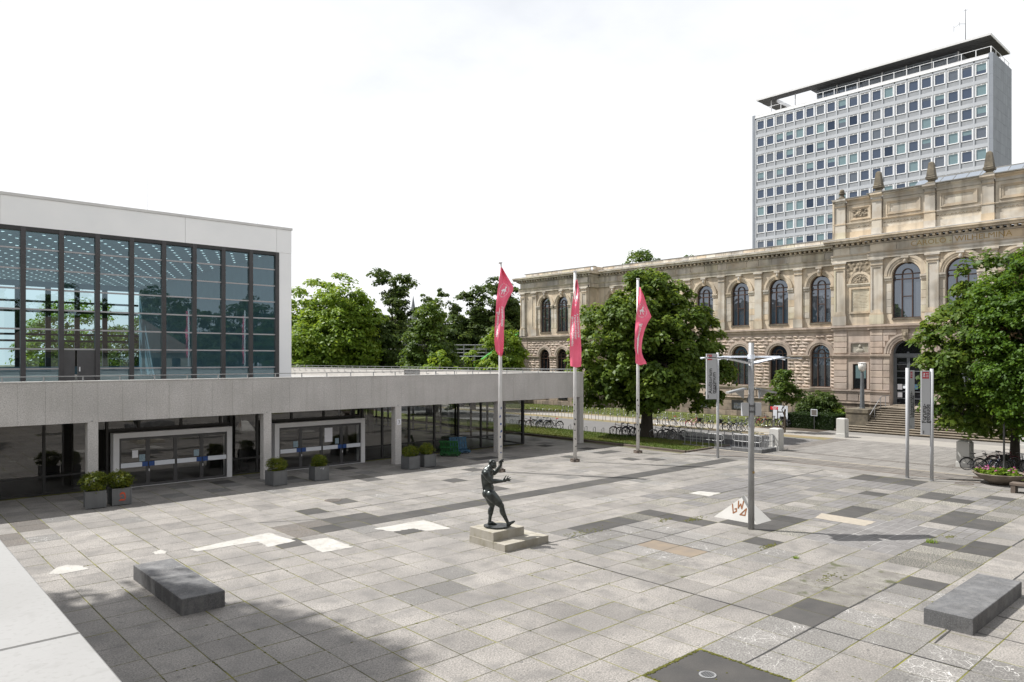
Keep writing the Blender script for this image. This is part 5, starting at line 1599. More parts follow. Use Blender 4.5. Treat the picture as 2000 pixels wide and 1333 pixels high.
# ---- flight of steps and its cheek
n = 12; rise = 2.0 / n
for k in range(n):
    b = MB(); u0 = 63.3 + k * 0.33
    v1 = 28.0 if k < 3 else 25.75
    b.bbox(u0 - 0.04, 67.3 if k == n - 1 else u0 + 0.345, 12.8, v1, (k + 1) * rise - 0.055, (k + 1) * rise, 0.012, random.random())
    st_o = b.build('step', M['step'], old)
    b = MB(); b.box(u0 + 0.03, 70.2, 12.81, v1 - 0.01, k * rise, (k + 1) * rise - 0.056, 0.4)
    b.build('riser', M['stone_dark'], st_o)  # shade below the tread nosing is put into the darker riser colour
b = MB(); b.box(67.31, 71.2, 12.8, 26.0, 1.7, 1.995, 0.5); b.build('landing', M['step'], old)
b = MB(); b.box(69.2, 71.0, 24.0, 25.4, 1.996, 2.12); b.build('door_step', M['step'], old)
b = MB()
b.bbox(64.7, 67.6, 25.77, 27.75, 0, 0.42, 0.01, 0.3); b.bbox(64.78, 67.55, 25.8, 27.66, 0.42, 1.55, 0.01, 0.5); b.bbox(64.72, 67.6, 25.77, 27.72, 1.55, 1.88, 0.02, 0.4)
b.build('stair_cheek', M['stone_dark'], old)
b = MB()
b.path([(64.6, 25.55, 1.45), (66.9, 25.55, 2.85), (67.2, 25.55, 2.95), (69.0, 25.55, 2.95)], 0.03, 6)
b.tube((66.9, 25.55, 1.9), (66.9, 25.55, 2.85), 0.03); b.tube((68.0, 25.55, 2.0), (68.0, 25.55, 2.95), 0.03); b.tube((65.6, 25.55, 1.2), (65.6, 25.55, 2.05), 0.025)
b.build('handrail', M['galv'], old)

# ================================================================== the office tower behind
UT = 132.8
tow = thing('office_tower', 'grey high-rise office slab with square windows and a floating roof canopy', 'building', (138, 54, 0))
VL, VR_ = 74.95, 33.85
b = MB(); b.box(UT + 0.25, 143.1, VR_ + 0.15, VL - 0.15, 0, 53.6); b.build('core', M['tower_panel'], tow)
for k in range(16):
    for j, (v0, v1) in enumerate(((VR_, VR_ + 0.62), (VL - 0.55, VL))):
        b = MB(); b.box(UT - 0.1, UT + 0.5, v0, v1, 54.3 - (k + 1) * 3.38 + 0.015, 54.3 - k * 3.38, random.random()); b.build('end_pier_panel', M['tower_side'], tow)
side = MB()
for k in range(32):
    for j in range(8):
        side.box(UT + 0.51 + j * 1.23, UT + 0.51 + (j + 1) * 1.23 - 0.02, VR_, VR_ + 0.14, 54.3 - (k + 1) * 1.69 + 0.02, 54.3 - k * 1.69, random.random())
side.build('side_panels', M['tower_side'], tow, kind='stuff')
wf = MB()
wf.box(-0.06, 0.1, 0.05, 0.2, 0, 1.95); wf.box(-0.06, 0.1, 1.58, 1.73, 0, 1.95); wf.box(-0.06, 0.1, 0.2, 1.58, 0, 0.13); wf.box(-0.06, 0.1, 0.2, 1.58, 1.72, 1.95)
wfm = wf.mesh('window', M['tower_white'])
sm_ = MB()
pmm = {}
for k in ('pane_blue', 'pane_slate', 'pane_teal', 'pane_night'):
    g = MB(); g.quad((0.06, 0.2, 0.13), (0.06, 0.2, 1.72), (0.06, 1.58, 1.72), (0.06, 1.58, 0.13)); pmm[k] = g.mesh('pane', M[k])
g = MB(); g.quad((-0.02, 0.2, 0.13), (0.09, 0.2, 1.72), (0.09, 1.58, 1.72), (-0.02, 1.58, 0.13)); pmm['open'] = g.mesh('pane', M['pane_blue'])
sp = MB(); sp.box(0.0, 0.2, 0.0, 1.8, 0, 0.8); spm = sp.mesh('spandrel_panel', M['tower_panel'])
grid = MB()
for c in range(21):
    grid.box(UT - 0.12, UT + 0.2, VL - 0.75 - c * 1.985 - 0.1, VL - 0.75 - c * 1.985 + 0.1, 0, 53.3)
for r in range(16):
    z = 53.25 - r * 3.38
    for c in range(20):
        v0 = VL - 0.85 - (c + 1) * 1.985 + 0.2
        grid.box(UT - 0.115, UT + 0.2, v0, v0 + 1.785, z - 0.07, z + 0.5)
grid.build('facade_grid', M['tower_grid'], tow)
blm = []
for h_ in (0.35, 0.7, 1.05):
    g = MB(); g.quad((0.052, 0.2, 1.72 - h_), (0.052, 0.2, 1.72), (0.052, 1.58, 1.72), (0.052, 1.58, 1.72 - h_)); blm.append(g.mesh('blind', M['pane_teal'] if h_ > 0.5 else M['pane_slate']))
tr = random.Random(3)
rest = MB()
for r in range(13):
    z = 53.15 - r * 3.38 - 1.95
    for c in range(20):
        v0 = VL - 0.85 - (c + 1) * 1.985 + 0.2
        x, y = px(UT, v0 + 0.9, z + 1.0)
        lim = 500 - (x - 1470) * 0.115 if x < 1640 else 405 - (x - 1640) * 0.25
        if y > lim + 14:
            rest.box(UT - 0.02, UT + 0.1, v0, v0 + 1.78, z - 0.85, z + 1.95); continue
        w_ = inst('window', wfm, tow, (UT, v0, z))
        a = tr.random()
        key = 'pane_blue' if a < 0.5 else 'pane_slate' if a < 0.68 else 'pane_teal' if a < 0.88 else 'open' if a < 0.95 else 'pane_night'
        inst('pane', pmm[key], w_, (UT, v0, z)); sm_.box(UT - 0.075, UT - 0.061, v0 + 0.26, v0 + 0.82, z + 1.8, z + 1.87); sm_.box(UT - 0.075, UT - 0.061, v0 + 0.96, v0 + 1.52, z + 1.8, z + 1.87)
        if key in ('pane_blue', 'pane_slate') and tr.random() < 0.4:
            inst('blind', blm[tr.randrange(3)], w_, (UT, v0, z))
        inst('spandrel_panel', spm, tow, (UT, v0, z - 0.86))
sm_.build('vent_slots', M['vent'], tow, kind='stuff')
rest.build('lower_facade', M['tower_panel'], tow, kind='stuff')
b = MB(); b.box(UT - 0.2, UT + 0.4, VR_ + 0.65, VL - 0.6, 53.62, 53.8); b.build('white_edge', M['tower_white'], tow)
b = MB(); b.box(UT - 0.05, 143, VR_ + 0.2, VL - 0.3, 53.81, 54.25); b.build('roof_edge', M['alu'], tow)
b = MB()
VC0, VC1 = 34.2, 74.1
b.box(UT, UT + 2.3, VC0, VC1, 57.1, 57.3); b.box(UT + 2.301, 143.5, VC0, 64.2, 57.05, 57.3); b.box(UT + 2.301, 143.5, 71.2, VC1, 57.05, 57.3)
b.build('canopy_roof', M['tower_dark'], tow)
b = MB(); b.box(UT - 0.08, UT - 0.002, VC0 - 0.05, VC1 + 0.05, 57.08, 57.42); b.box(UT, 143.5, VC0 - 0.08, VC0 - 0.002, 57.0, 57.38); b.box(UT - 0.05, UT + 2.3, VC0, VC1, 57.31, 57.42); b.box(UT + 2.301, 143.5, VC0, 64.2, 57.31, 57.42); b.box(UT + 2.301, 143.5, 71.2, VC1, 57.31, 57.42); b.box(UT + 2.31, 143, 71.0, 71.18, 56.7, 57.3); b.build('canopy_edge', M['alu'], tow)
b = MB(); b.box(UT + 3.2, 141, 39.5, 63.5, 54.26, 57.0); b.build('penthouse', M['tower_side'], tow)
b = MB()
for v in np.arange(55.2, 63.2, 0.8): b.box(UT + 3.1, UT + 3.19, v, v + 0.72, 54.7, 56.7)
for v in np.arange(40.2, 55, 1.6): b.box(UT + 3.1, UT + 3.19, v, v + 1.4, 56.2, 56.75)
b.build('penthouse_window', M['pane_slate'], tow)
b = MB()
for v in (71.8, 66.9): b.box(UT + 1.6, UT + 1.75, v, v + 0.15, 54.2, 57.0)
for v in np.arange(39.5, 63.5, 4.0): b.box(UT + 2.9, UT + 3.05, v, v + 0.15, 54.2, 57.0)
b.build('roof_post', M['alu'], tow)
b = MB(); b.box(UT + 0.02, UT + 0.06, VR_ + 0.3, VL - 0.4, 55.3, 55.36)
for v in np.arange(VR_ + 0.3, VL, 2.05): b.box(UT + 0.01, UT + 0.09, v, v + 0.09, 54.25, 55.3)
for u in np.arange(UT + 0.1, 143, 2.4): b.box(u, u + 0.09, VR_ + 0.25, VR_ + 0.31, 54.25, 55.3)
b.box(UT + 0.1, 143, VR_ + 0.25, VR_ + 0.3, 55.3, 55.36)
b.build('roof_railing', M['tower_white'], tow)
b = MB(); u, v = UT + 2.5, 38.4
b.tube((u, v, 57.4), (u, v, 63.4), 0.07, 0.035, 6); b.tube((u, v - 0.3, 63.2), (u, v + 0.3, 63.2), 0.03); b.tube((u, v, 61.0), (u, v + 0.9, 61.3), 0.03); b.tube((u, v + 0.9, 60.9), (u, v + 0.9, 61.6), 0.025); b.tube((u, v + 0.9, 61.3), (u, v + 1.7, 60.9), 0.025); b.tube((u, v + 1.7, 60.3), (u, v + 1.7, 61.2), 0.025)
b.build('antenna', M['galv_dark'], tow)
# ================================================================== trees and plants
def leaves(lobes, n_clump, per, size, seed, base=0.75, flat=0.6, low=0.0, hang=0.0, shell=0.55):
    """leaf faces gathered in clumps spread through the outer part of a crown made of ellipsoid lobes"""
    r = np.random.default_rng(seed)
    L_ = np.array(lobes, dtype=float)
    area = (L_[:, 3] * L_[:, 4] + L_[:, 3] * L_[:, 5] + L_[:, 4] * L_[:, 5])
    idx = r.choice(len(L_), n_clump * 2, p=area / area.sum())
    d = r.normal(size=(n_clump * 2, 3)); d /= np.linalg.norm(d, axis=1)[:, None]
    rad = shell + (1.04 - shell) * r.random(n_clump * 2) ** 0.5
    P = L_[idx, :3] + d * L_[idx, 3:6] * rad[:, None]
    keep = np.ones(len(P), bool)
    for k, l in enumerate(L_):
        q = (((P - l[:3]) / l[3:6]) ** 2).sum(1)
        keep &= ~((q < (shell * 0.8) ** 2) & (idx != k))
    keep &= P[:, 2] > low
    P = P[keep][:n_clump]; d = d[keep][:n_clump]
    n = len(P)
    crad = base * r.uniform(0.55, 1.15, n)
    m = per
    D = r.normal(size=(n, m, 3)); D /= np.linalg.norm(D, axis=2)[..., None]
    D[..., 2] = np.where(r.random((n, m)) < 0.6, np.abs(D[..., 2]), D[..., 2])
    R = r.random((n, m)) ** 0.45
    Q = P[:, None] + D * R[..., None] * crad[:, None, None] * np.array([1, 1, flat])
    Q[..., 2] -= hang * (R * np.hypot(D[..., 0], D[..., 1])) * crad[:, None]
    Nn = 0.55 * D + 0.35 * d[:, None] + np.array([0, 0, 0.55]) + r.normal(scale=0.42, size=(n, m, 3))
    Nn /= np.linalg.norm(Nn, axis=2)[..., None]
    T = np.cross(Nn, r.normal(size=(n, m, 3))); T /= np.linalg.norm(T, axis=2)[..., None]
    B = np.cross(Nn, T)
    s = size * r.uniform(0.65, 1.3, (n, m))[..., None]
    V = np.stack([Q - T * s * 0.6, Q - B * s * 0.36 + Nn * s * 0.10, Q + T * s * 0.6 - Nn * s * 0.12, Q + B * s * 0.36 + Nn * s * 0.10], 2).reshape(-1, 3)
    F = np.arange(n * m * 4).reshape(-1, 4)
    ct = r.normal(0.5, 0.17, n)
    tint = np.clip(ct[:, None] + r.normal(0, 0.16, (n, m)), 0, 1).ravel()
    return V, F, tint


def trunk(b, base, top, r0, r1, lobes, seed, nb=7, bend=0.25):
    r = random.Random(seed)
    p0, p1 = Vector(base), Vector(top)
    pts = [p0 + (p1 - p0) * (i / 6) + Vector((r.gauss(0, bend) * (i / 6), r.gauss(0, bend) * (i / 6), 0)) * (0 if i == 0 else 1) for i in range(7)]
    b.path([p0 - Vector((0, 0, 0.1))] + pts, [r0 * 1.35] + [r0 * (1.12 if i == 0 else 1) + (r1 - r0) * i / 6 for i in range(7)], 9)
    for k in range(nb):
        l = lobes[k % len(lobes)]
        i = min(5, 2 + k % 4); s = pts[i]
        e = Vector((l[0] + r.gauss(0, l[3] * 0.4), l[1] + r.gauss(0, l[4] * 0.4), l[2] + r.gauss(0, l[5] * 0.3)))
        mid = s.lerp(e, 0.5) + Vector((r.gauss(0, 0.2), r.gauss(0, 0.2), -0.2))
        rr = r0 * 0.38
        b.path([s, mid, e], [rr, rr * 0.6, rr * 0.2], 6)
        for q in range(3):
            f = mid.lerp(e, r.uniform(0.1, 0.8)); g = f + Vector((r.gauss(0, 1), r.gauss(0, 1), r.gauss(0.4, 0.6))) * l[3] * 0.4
            b.path([f, f.lerp(g, 0.5) + Vector((0, 0, 0.1)), g], [rr * 0.35, rr * 0.22, rr * 0.08], 4)


def tree(name, label, loc, lobes, ncl, per, size, m, seed, tr_top, r0, group=None, base=0.75, bark='bark', low=0.0, hang=0.0, flat=0.6, shell=0.55, extra=None):
    t = thing(name, label, 'tree', loc, group)
    V, F, ti = leaves(lobes, ncl, per, size, seed, base, flat, low, hang, shell)
    o = np_mesh('crown', V, F, ti, M[m], t)
    b = MB(); trunk(b, (0, 0, 0), tr_top, r0, r0 * 0.3, lobes, seed)
    b.build('trunk', M[bark], t, smooth=True, local=True)
    if extra is not None:
        V, F, ti = extra; np_mesh('seed_clusters', V, F, ti, M['seed'], t)
    return t


# the big chestnut in front of the old building
ch = [(0, 0, 9.4, 3.0, 3.0, 3.8), (-2.0, 1.6, 7.6, 3.1, 3.1, 3.6), (1.9, -1.7, 7.4, 3.0, 3.1, 3.6), (1.2, 2.0, 6.2, 3.0, 2.9, 3.2), (-1.4, -2.0, 6.4, 3.0, 3.0, 3.2), (-2.6, 2.9, 5.0, 2.5, 2.5, 2.5),
      (2.6, -3.0, 4.9, 2.5, 2.5, 2.6), (-1.2, -0.8, 5.2, 3.6, 3.6, 3.0), (0.6, 0.4, 11.6, 1.8, 1.8, 1.9), (2.2, 1.2, 4.4, 2.8, 2.8, 2.2), (-2.6, -0.6, 9.0, 2.2, 2.2, 2.2), (1.6, -1.0, 10.6, 1.9, 1.9, 2.0)]
tree('chestnut_tree', 'large dense chestnut tree on the lawn before the old building', (46.9, 35.6, 0.05), ch, 760, 78, 0.31, 'lf_chestnut', 21, (0.1, 0, 9.5), 0.5, base=0.85, low=1.75, hang=0.55)
# trees at the right edge
rt = [(0, 0, 8.4, 2.9, 2.9, 3.2), (-1.9, 1.9, 6.9, 2.6, 2.6, 2.7), (-0.9, 1.9, 4.8, 2.4, 2.3, 2.4), (1.2, -1.8, 6.6, 2.8, 2.8, 3.0), (-2.0, 2.3, 3.7, 1.8, 1.8, 1.7), (0.5, 0.3, 4.2, 2.8, 2.8, 2.2), (-1.2, 0.6, 10.2, 2.0, 2.0, 2.0), (1.0, 1.7, 3.4, 2.1, 2.1, 1.6), (-1.4, 2.6, 5.6, 1.6, 1.6, 1.6)]
tree('maple_tree', 'broad-leaved tree with dark trunk on the right corner lawn', (49.2, 11.5, 0.03), rt, 430, 62, 0.27, 'lf_mid', 33, (0, 0.1, 8.0), 0.27, base=0.8, low=1.6, hang=0.5)
fa = [(0, 0, 8.6, 2.6, 2.8, 3.3), (-0.7, 1.6, 7.6, 2.0, 2.2, 2.4), (-0.6, 1.5, 5.3, 2.0, 2.2, 2.2), (0.4, -1.6, 6.0, 2.6, 2.4, 3.0), (-0.2, 0.5, 3.9, 2.2, 2.2, 1.9), (-0.8, 2.3, 9.6, 1.3, 1.4, 1.3), (0, 0.4, 11.0, 1.6, 1.6, 1.5)]
Vs, Fs, Ts = leaves(fa, 90, 26, 0.12, 71, 0.4, 0.8, 2.0)
tree('ash_tree', 'fine-leaved tree with brown seed clusters leaning in at the right edge', (46.0, 8.6, 0.03), fa, 620, 90, 0.17, 'lf_ash', 44, (0, 0.1, 8.5), 0.2, base=0.72, low=1.9, hang=0.3, extra=(Vs, Fs, Ts))
# young street tree with stakes
st_ = [(0, 0, 3.9, 0.95, 0.95, 1.15), (0.3, -0.5, 3.2, 0.9, 0.9, 0.7), (-0.3, 0.6, 3.1, 0.9, 0.85, 0.7), (0, -0.1, 4.8, 0.5, 0.5, 0.5)]
tree('young_tree', 'small young tree tied to wooden stakes before the hedge', (58.7, 30.3, 0.0), st_, 120, 34, 0.2, 'lf_mid', 55, (0, 0, 3.9), 0.06, base=0.42, bark='bark_light')
sk = thing('tree_stakes', 'wooden stakes supporting the small young tree', 'stakes', (58.7, 30.3, 0))
for du, dv in ((-0.35, -0.3), (-0.3, 0.35), (0.35, 0.0)):
    b = MB(); b.tube((58.7 + du, 30.3 + dv, -0.1), (58.7 + du, 30.3 + dv, 1.95), 0.045, 0.04, 7); b.build('stake', M['bark_light'], sk)
b = MB(); b.tube((58.35, 30.0, 1.75), (58.4, 30.65, 1.75), 0.03); b.tube((58.4, 30.65, 1.7), (59.05, 30.3, 1.7), 0.03); b.build('cross_bar', M['bark_light'], sk)

# trees beyond the auditorium
def crown_round(R, H, seed, k=7):
    r = random.Random(seed); out = [(0, 0, H - R * 0.95, R * 0.72, R * 0.72, R * 0.95)]
    for i in range(k):
        a = i * 2.4 + r.uniform(-0.4, 0.4); d = R * r.uniform(0.35, 0.55); rr = R * r.uniform(0.48, 0.62)
        z = H * 0.30 + (H * 0.45) * ((i * 0.37) % 1)
        out.append((math.cos(a) * d, math.sin(a) * d, z, rr, rr, rr * 1.05))
    out.append((0, 0, H * 0.45, R * 0.8, R * 0.8, H * 0.28))
    return out


bgt = [
    ('round_tree', 'tallest bright green broad tree right of the glass hall', 46.7, 91.4, 18.0, 5.0, 'lf_bright', 300, 62, 0.40),
    ('round_tree', 'rounded mid-green tree rising behind the low bright tree', 47.2, 84.2, 17.0, 4.6, 'lf_bright', 280, 62, 0.40),
    ('spreading_tree', 'low wide bright green tree just behind the white roof parapet', 46.9, 86.0, 13.6, 6.6, 'lf_bright', 440, 64, 0.38),
    ('slender_tree', 'tall loose dark tree with open crown against the sky', 58.5, 88.8, 19.0, 3.6, 'lf_dark', 190, 46, 0.38),
    ('slender_tree', 'small loose treetop beside the distant church spire', 66.0, 91.3, 17.3, 2.6, 'lf_dark', 110, 44, 0.38),
    ('conical_tree', 'dark green conical chestnut in the middle beyond the podium roof', 48.4, 66.9, 12.9, 3.7, 'lf_mid', 330, 66, 0.32),
    ('round_tree', 'dark lower tree between the bright trees and the slender one', 52.5, 86.0, 12.6, 4.4, 'lf_dark', 280, 56, 0.42),
    ('dark_tree', 'dark pointed evergreen tree left of the first flagpole', 72.1, 89.9, 16.9, 4.0, 'lf_dark', 300, 56, 0.44),
    ('dark_tree', 'broad dark tree directly behind the first flag', 75.2, 87.1, 19.0, 5.0, 'lf_dark', 380, 58, 0.44),
    ('dark_tree', 'dark tree touching the left corner of the old building', 80.1, 86.7, 17.8, 4.2, 'lf_dark', 300, 56, 0.44),
    ('young_maple', 'bright yellow-green tree before the left wing of the old building', 58.8, 66.2, 10.2, 2.9, 'lf_bright', 270, 56, 0.32),
    ('sapling_tree', 'thin light green young tree right of the green boom', 57.1, 69.7, 7.6, 1.8, 'lf_bright', 100, 44, 0.28),
    ('dark_tree', 'dark tree mass behind the scaffold on the left', 61.5, 95.5, 13.0, 6.0, 'lf_dark', 360, 58, 0.46),
    ('dark_tree', 'dark tree mass behind the scaffold on the right', 66.6, 88.4, 13.0, 5.0, 'lf_dark', 320, 58, 0.46),
    ('roof_tree', 'treetop showing above the roof of the old building', 113.0, 86.4, 27.3, 5.2, 'lf_mid', 220, 52, 0.46),
    ('roof_tree', 'small treetop peeking over the roof beside the chestnut crown', 119.0, 80.4, 26.6, 1.7, 'lf_mid', 40, 40, 0.4),
    ('round_tree', 'tree seen through the rear windows of the glass hall, centre', 24.0, 122.0, 15.5, 7.0, 'lf_bright', 260, 52, 0.42),
    ('round_tree', 'tree seen through the rear windows of the glass hall, far left', 4.0, 118.0, 17.5, 7.0, 'lf_mid', 260, 52, 0.42),
    ('round_tree', 'tree seen through the glass hall near its right wall', 36.0, 128.0, 14.5, 6.2, 'lf_mid', 240, 52, 0.42),
    ('dark_tree', 'dark tree filling the gap behind the low spreading tree', 55.0, 98.0, 13.0, 6.0, 'lf_dark', 320, 58, 0.46),
    ('dark_tree', 'dark low tree right of the boom lift behind the maple', 70.5, 79.5, 11.5, 4.2, 'lf_dark', 280, 58, 0.42),
    ('small_tree', 'dim tree seen through the foyer beside the bicycle racks', 44.4, 60.0, 7.5, 2.2, 'lf_bright', 80, 44, 0.28),
]
for k, (nm, lab, u, v, H, R, m, ncl, per, sz) in enumerate(bgt):
    if nm == 'conical_tree':
        lobes = [(0, 0, H * 0.82, R * 0.42, R * 0.42, H * 0.2), (0, 0, H * 0.6, R * 0.72, R * 0.72, H * 0.2), (0.2, -0.2, H * 0.38, R * 0.95, R * 0.95, H * 0.2), (-0.3, 0.3, H * 0.24, R * 1.05, R * 1.05, H * 0.13)]
    elif nm == 'slender_tree':
        rr_ = random.Random(k)
        lobes = [(rr_.gauss(0, R * 0.36), rr_.gauss(0, R * 0.36), H * (0.5 + 0.45 * (i / 8)), R * rr_.uniform(0.3, 0.48), R * rr_.uniform(0.3, 0.48), R * 0.3) for i in range(9)] + [(0, 0, H * 0.3, R * 0.7, R * 0.7, H * 0.12)]
    else:
        lobes = crown_round(R, H, k)
    tree(nm, lab, (u, v, 0), lobes, ncl, per, sz, m, 100 + k, (0, 0, H * 0.75), 0.22 + H * 0.008, base=R * 0.22 + 0.15, low=0.8, hang=0.35)
# tall tree left of the picture whose shade falls on the slabs at the lower left, and trees behind the camera (seen in the panes)
lobes = [(0, 0, 29, 3.8, 3.8, 4.6), (2.2, -1.4, 26.5, 3.3, 3.3, 3.2), (-2.4, 1.6, 26.2, 3.3, 3.3, 3.4), (1.2, 2.4, 28, 3.0, 3.0, 3.0), (-1.4, -2.4, 28.4, 3.0, 3.0, 3.0), (2.2, 1.0, 30.5, 2.4, 2.4, 2.4)]
tt = tree('tall_tree', 'tall tree beside the raised walkway casting its shade on the slabs', (-7.6, 32.2, 0), lobes, 620, 80, 0.42, 'lf_mid', 301, (0, 0, 27), 0.5, base=1.1, low=8)
V, F, ti = leaves([(a, b_, c, d * 1.3, e * 1.3, f * 1.25) for a, b_, c, d, e, f in lobes], 280, 34, 0.36, 302, 1.2, low=8, shell=0.8)
np_mesh('outer_sprays', V, F, ti, M['lf_mid'], tt)
proto = None
for k, (u, v, s) in enumerate(((4, -34, 1.0), (13, -30, 1.12), (20, -36, 0.95), (28, -31, 1.1), (35, -35, 1.0), (42, -30, 1.15), (49, -36, 1.0), (57, -30, 1.1), (66, -34, 1.0))):
    if proto is None:
        proto = tree('garden_tree', 'tree behind the camera reflected in the glass hall', (u, v, 0), crown_round(6.6, 17, 77), 330, 56, 0.46, 'lf_dark', 401, (0, 0, 10), 0.35, base=1.2, group='trees behind the camera')
    else:
        dup(proto, (u, v, 0), k * 1.1, scale=(s, s, s))
tb_ = thing('sky_blocking_building', 'unseen pale building added behind the camera to block sky light', 'building', (0, -8, 0))  # unseen block, added to cut sky light on the near slabs
b = MB(); b.box(-16, 15, -16, -3.0, 0, 15.0); b.build('wall', M['plaster'], tb_)
for z in (6.2, 10.4):
    for u in np.arange(-14.5, 13, 3.2): MB().box(u, u + 2.2, -2.99, -2.94, z, z + 2.4).build('window', M['pane_dark'], tb_)
b = MB(); b.box(-16.2, 15.2, -16.2, -2.8, 15.01, 15.4); b.build('roof_edge', M['lead_dark'], tb_)
fb = thing('forum_building', 'low pale building with red roof reflected in the glass hall', 'building', (29, -18, 0))
b = MB(); b.box(16, 42, -24, -13, 0, 7.2); b.build('wall', M['plaster'], fb)
b = MB(); b.add([(15.5, -24.5, 7.2), (42.5, -24.5, 7.2), (42.5, -12.5, 7.2), (15.5, -12.5, 7.2), (22, -18.5, 12.6), (36, -18.5, 12.6)], [(0, 1, 5, 4), (2, 3, 4, 5), (1, 2, 5), (3, 0, 4), (0, 3, 2, 1)]); b.build('roof', M['roof_tile'], fb)
for u in np.arange(17.5, 40, 3):
    for z in (1.0, 4.3): MB().box(u, u + 1.4, -13.02, -12.98, z, z + 2.1).build('window', M['pane_dark'], fb)

# hedge and shrub before the old building
V, F, ti = leaves([(0, 0, 0.7, 0.9, 0.9, 0.75)], 10, 10, 0.1, 1)
def box_leaves(x0, x1, y0, y1, z0, z1, n, size, seed):
    r = np.random.default_rng(seed)
    P = np.stack([r.uniform(x0, x1, n), r.uniform(y0, y1, n), r.uniform(z0, z1, n)], 1)
    f = r.integers(0, 4, n); j = np.abs(r.normal(0, 0.035, n))
    D = np.zeros((n, 3))
    P[f == 0, 0] = x0 + j[f == 0]; D[f == 0, 0] = -1
    P[f == 1, 1] = y0 + j[f == 1]; D[f == 1, 1] = -1
    P[f == 2, 1] = y1 - j[f == 2]; D[f == 2, 1] = 1
    P[f == 3, 2] = z1 - j[f == 3] + r.normal(0, 0.03, (f == 3).sum()); D[f == 3, 2] = 1
    Nn = D + r.normal(scale=0.6, size=(n, 3)); Nn /= np.linalg.norm(Nn, axis=1)[:, None]
    T = np.cross(Nn, r.normal(size=(n, 3))); T /= np.linalg.norm(T, axis=1)[:, None]; B = np.cross(Nn, T)
    s = size * r.uniform(0.6, 1.3, n)[:, None]
    V = np.stack([P - T * s * 0.6, P - B * s * 0.35, P + T * s * 0.6, P + B * s * 0.35], 1).reshape(-1, 3)
    return V, np.arange(n * 4).reshape(-1, 4), np.clip(r.normal(0.5, 0.25, n), 0, 1)


hg = thing('hedge', 'long clipped dark green hedge beside the stone steps', 'hedge', (65, 30.5, 0))
V, F, ti = box_leaves(-1.7, 4.5, -2.4, 2.25, 0.0, 1.25, 26000, 0.12, 8); np_mesh('foliage', V, F, ti, M['lf_hedge'], hg)
b = MB(); b.box(-1.62, 4.4, -2.3, 2.15, 0.0, 1.12); b.build('inner_twigs', M['lf_hedge'], hg, local=True)
sh = thing('shrub', 'big rounded green shrub against the old building wall', 'shrub', (68.0, 31.5, 0))
V, F, ti = leaves([(0, 0, 1.7, 1.3, 1.7, 1.5), (-0.2, 0.9, 1.3, 1.0, 1.1, 1.1), (0, -0.9, 1.4, 1.0, 1.0, 1.2)], 360, 46, 0.15, 9, 0.45); np_mesh('foliage', V, F, ti, M['lf_dark'], sh)
b = MB()
for k in range(6): b.path([(0, 0, 0), (math.cos(k) * 0.4, math.sin(k) * 0.5, 0.9), (math.cos(k) * 0.8, math.sin(k) * 0.9, 1.8)], [0.05, 0.035, 0.015], 5)
b.build('stems', M['bark'], sh, local=True)
s2 = thing('shrub', 'small bright shrub between the hedge and the stair cheek', 'shrub', (67.9, 29.3, 0))
V, F, ti = leaves([(0, 0, 1.2, 0.7, 0.8, 0.6), (0.1, 0.6, 1.0, 0.6, 0.7, 0.5)], 60, 34, 0.14, 10, 0.35); np_mesh('foliage', V, F, ti, M['lf_bright'], s2)
b = MB(); b.path([(0, 0, 0), (0, 0.1, 1.1)], [0.05, 0.02], 5); b.build('stems', M['bark'], s2, local=True)

# boxwood planters
pl_b = MB()
h = 0.36
for (a, c, d, e) in ((-h, h, -h, -h + 0.03), (-h, h, h - 0.03, h), (-h, -h + 0.03, -h + 0.031, h - 0.031), (h - 0.03, h, -h + 0.031, h - 0.031)): pl_b.box(a, c, d, e, 0.03, 0.72)
for sx in (-1, 1):
    for sy in (-1, 1): pl_b.box(sx * h - 0.022, sx * h + 0.022, sy * h - 0.022, sy * h + 0.022, 0.0, 0.735)
for (a, c, d, e) in ((-h + 0.023, h - 0.023, -h - 0.012, -h + 0.04), (-h + 0.023, h - 0.023, h - 0.04, h + 0.012), (-h - 0.012, -h + 0.04, -h + 0.023, h - 0.023), (h - 0.04, h + 0.012, -h + 0.023, h - 0.023)): pl_b.box(a, c, d, e, 0.70, 0.73)
pl_m = pl_b.mesh('box', M['planter'])
so_m = MB().box(-0.33, 0.33, -0.33, 0.33, 0.5, 0.66).mesh('soil', M['earth'])
bxs = []
for k in range(3):
    V, F, ti = leaves([(0, 0, 0.98, 0.46, 0.46, 0.34), (0.1, 0.08, 1.1, 0.32, 0.32, 0.28), (-0.16, -0.1, 1.0, 0.34, 0.34, 0.3)], 150, 26, 0.055, 500 + k, 0.15, 0.9, 0.66)
    bxs.append(np_mesh_data('foliage', V, F, ti, M['lf_box']))
stm = MB().path([(0, 0, 0.6), (0, 0, 1.0)], 0.02, 5).mesh('stem', M['bark'])
PL = [(7.72, 34.42, 'grey planter box left of the pair before the first doors', 'boxwood in the leftmost planter beside the first column', 1.12), (8.68, 34.5, 'grey planter box with an orange stencil on its side', 'boxwood in the planter with the orange stencil', 1.05),
      (15.72, 34.55, 'grey planter box before the column left of the second doors', 'boxwood before the column left of the second doors', 0.95), (18.0, 34.5, 'grey planter box in front of the second doors, with white scratches', 'boxwood right in front of the second doors', 0.88),
      (23.66, 34.5, 'grey planter box just right of the column with number 3', 'boxwood just right of the column with number 3', 0.9), (24.9, 34.62, 'grey planter box nearest to the green pallet seat', 'boxwood nearest to the green pallet seat', 0.92)]
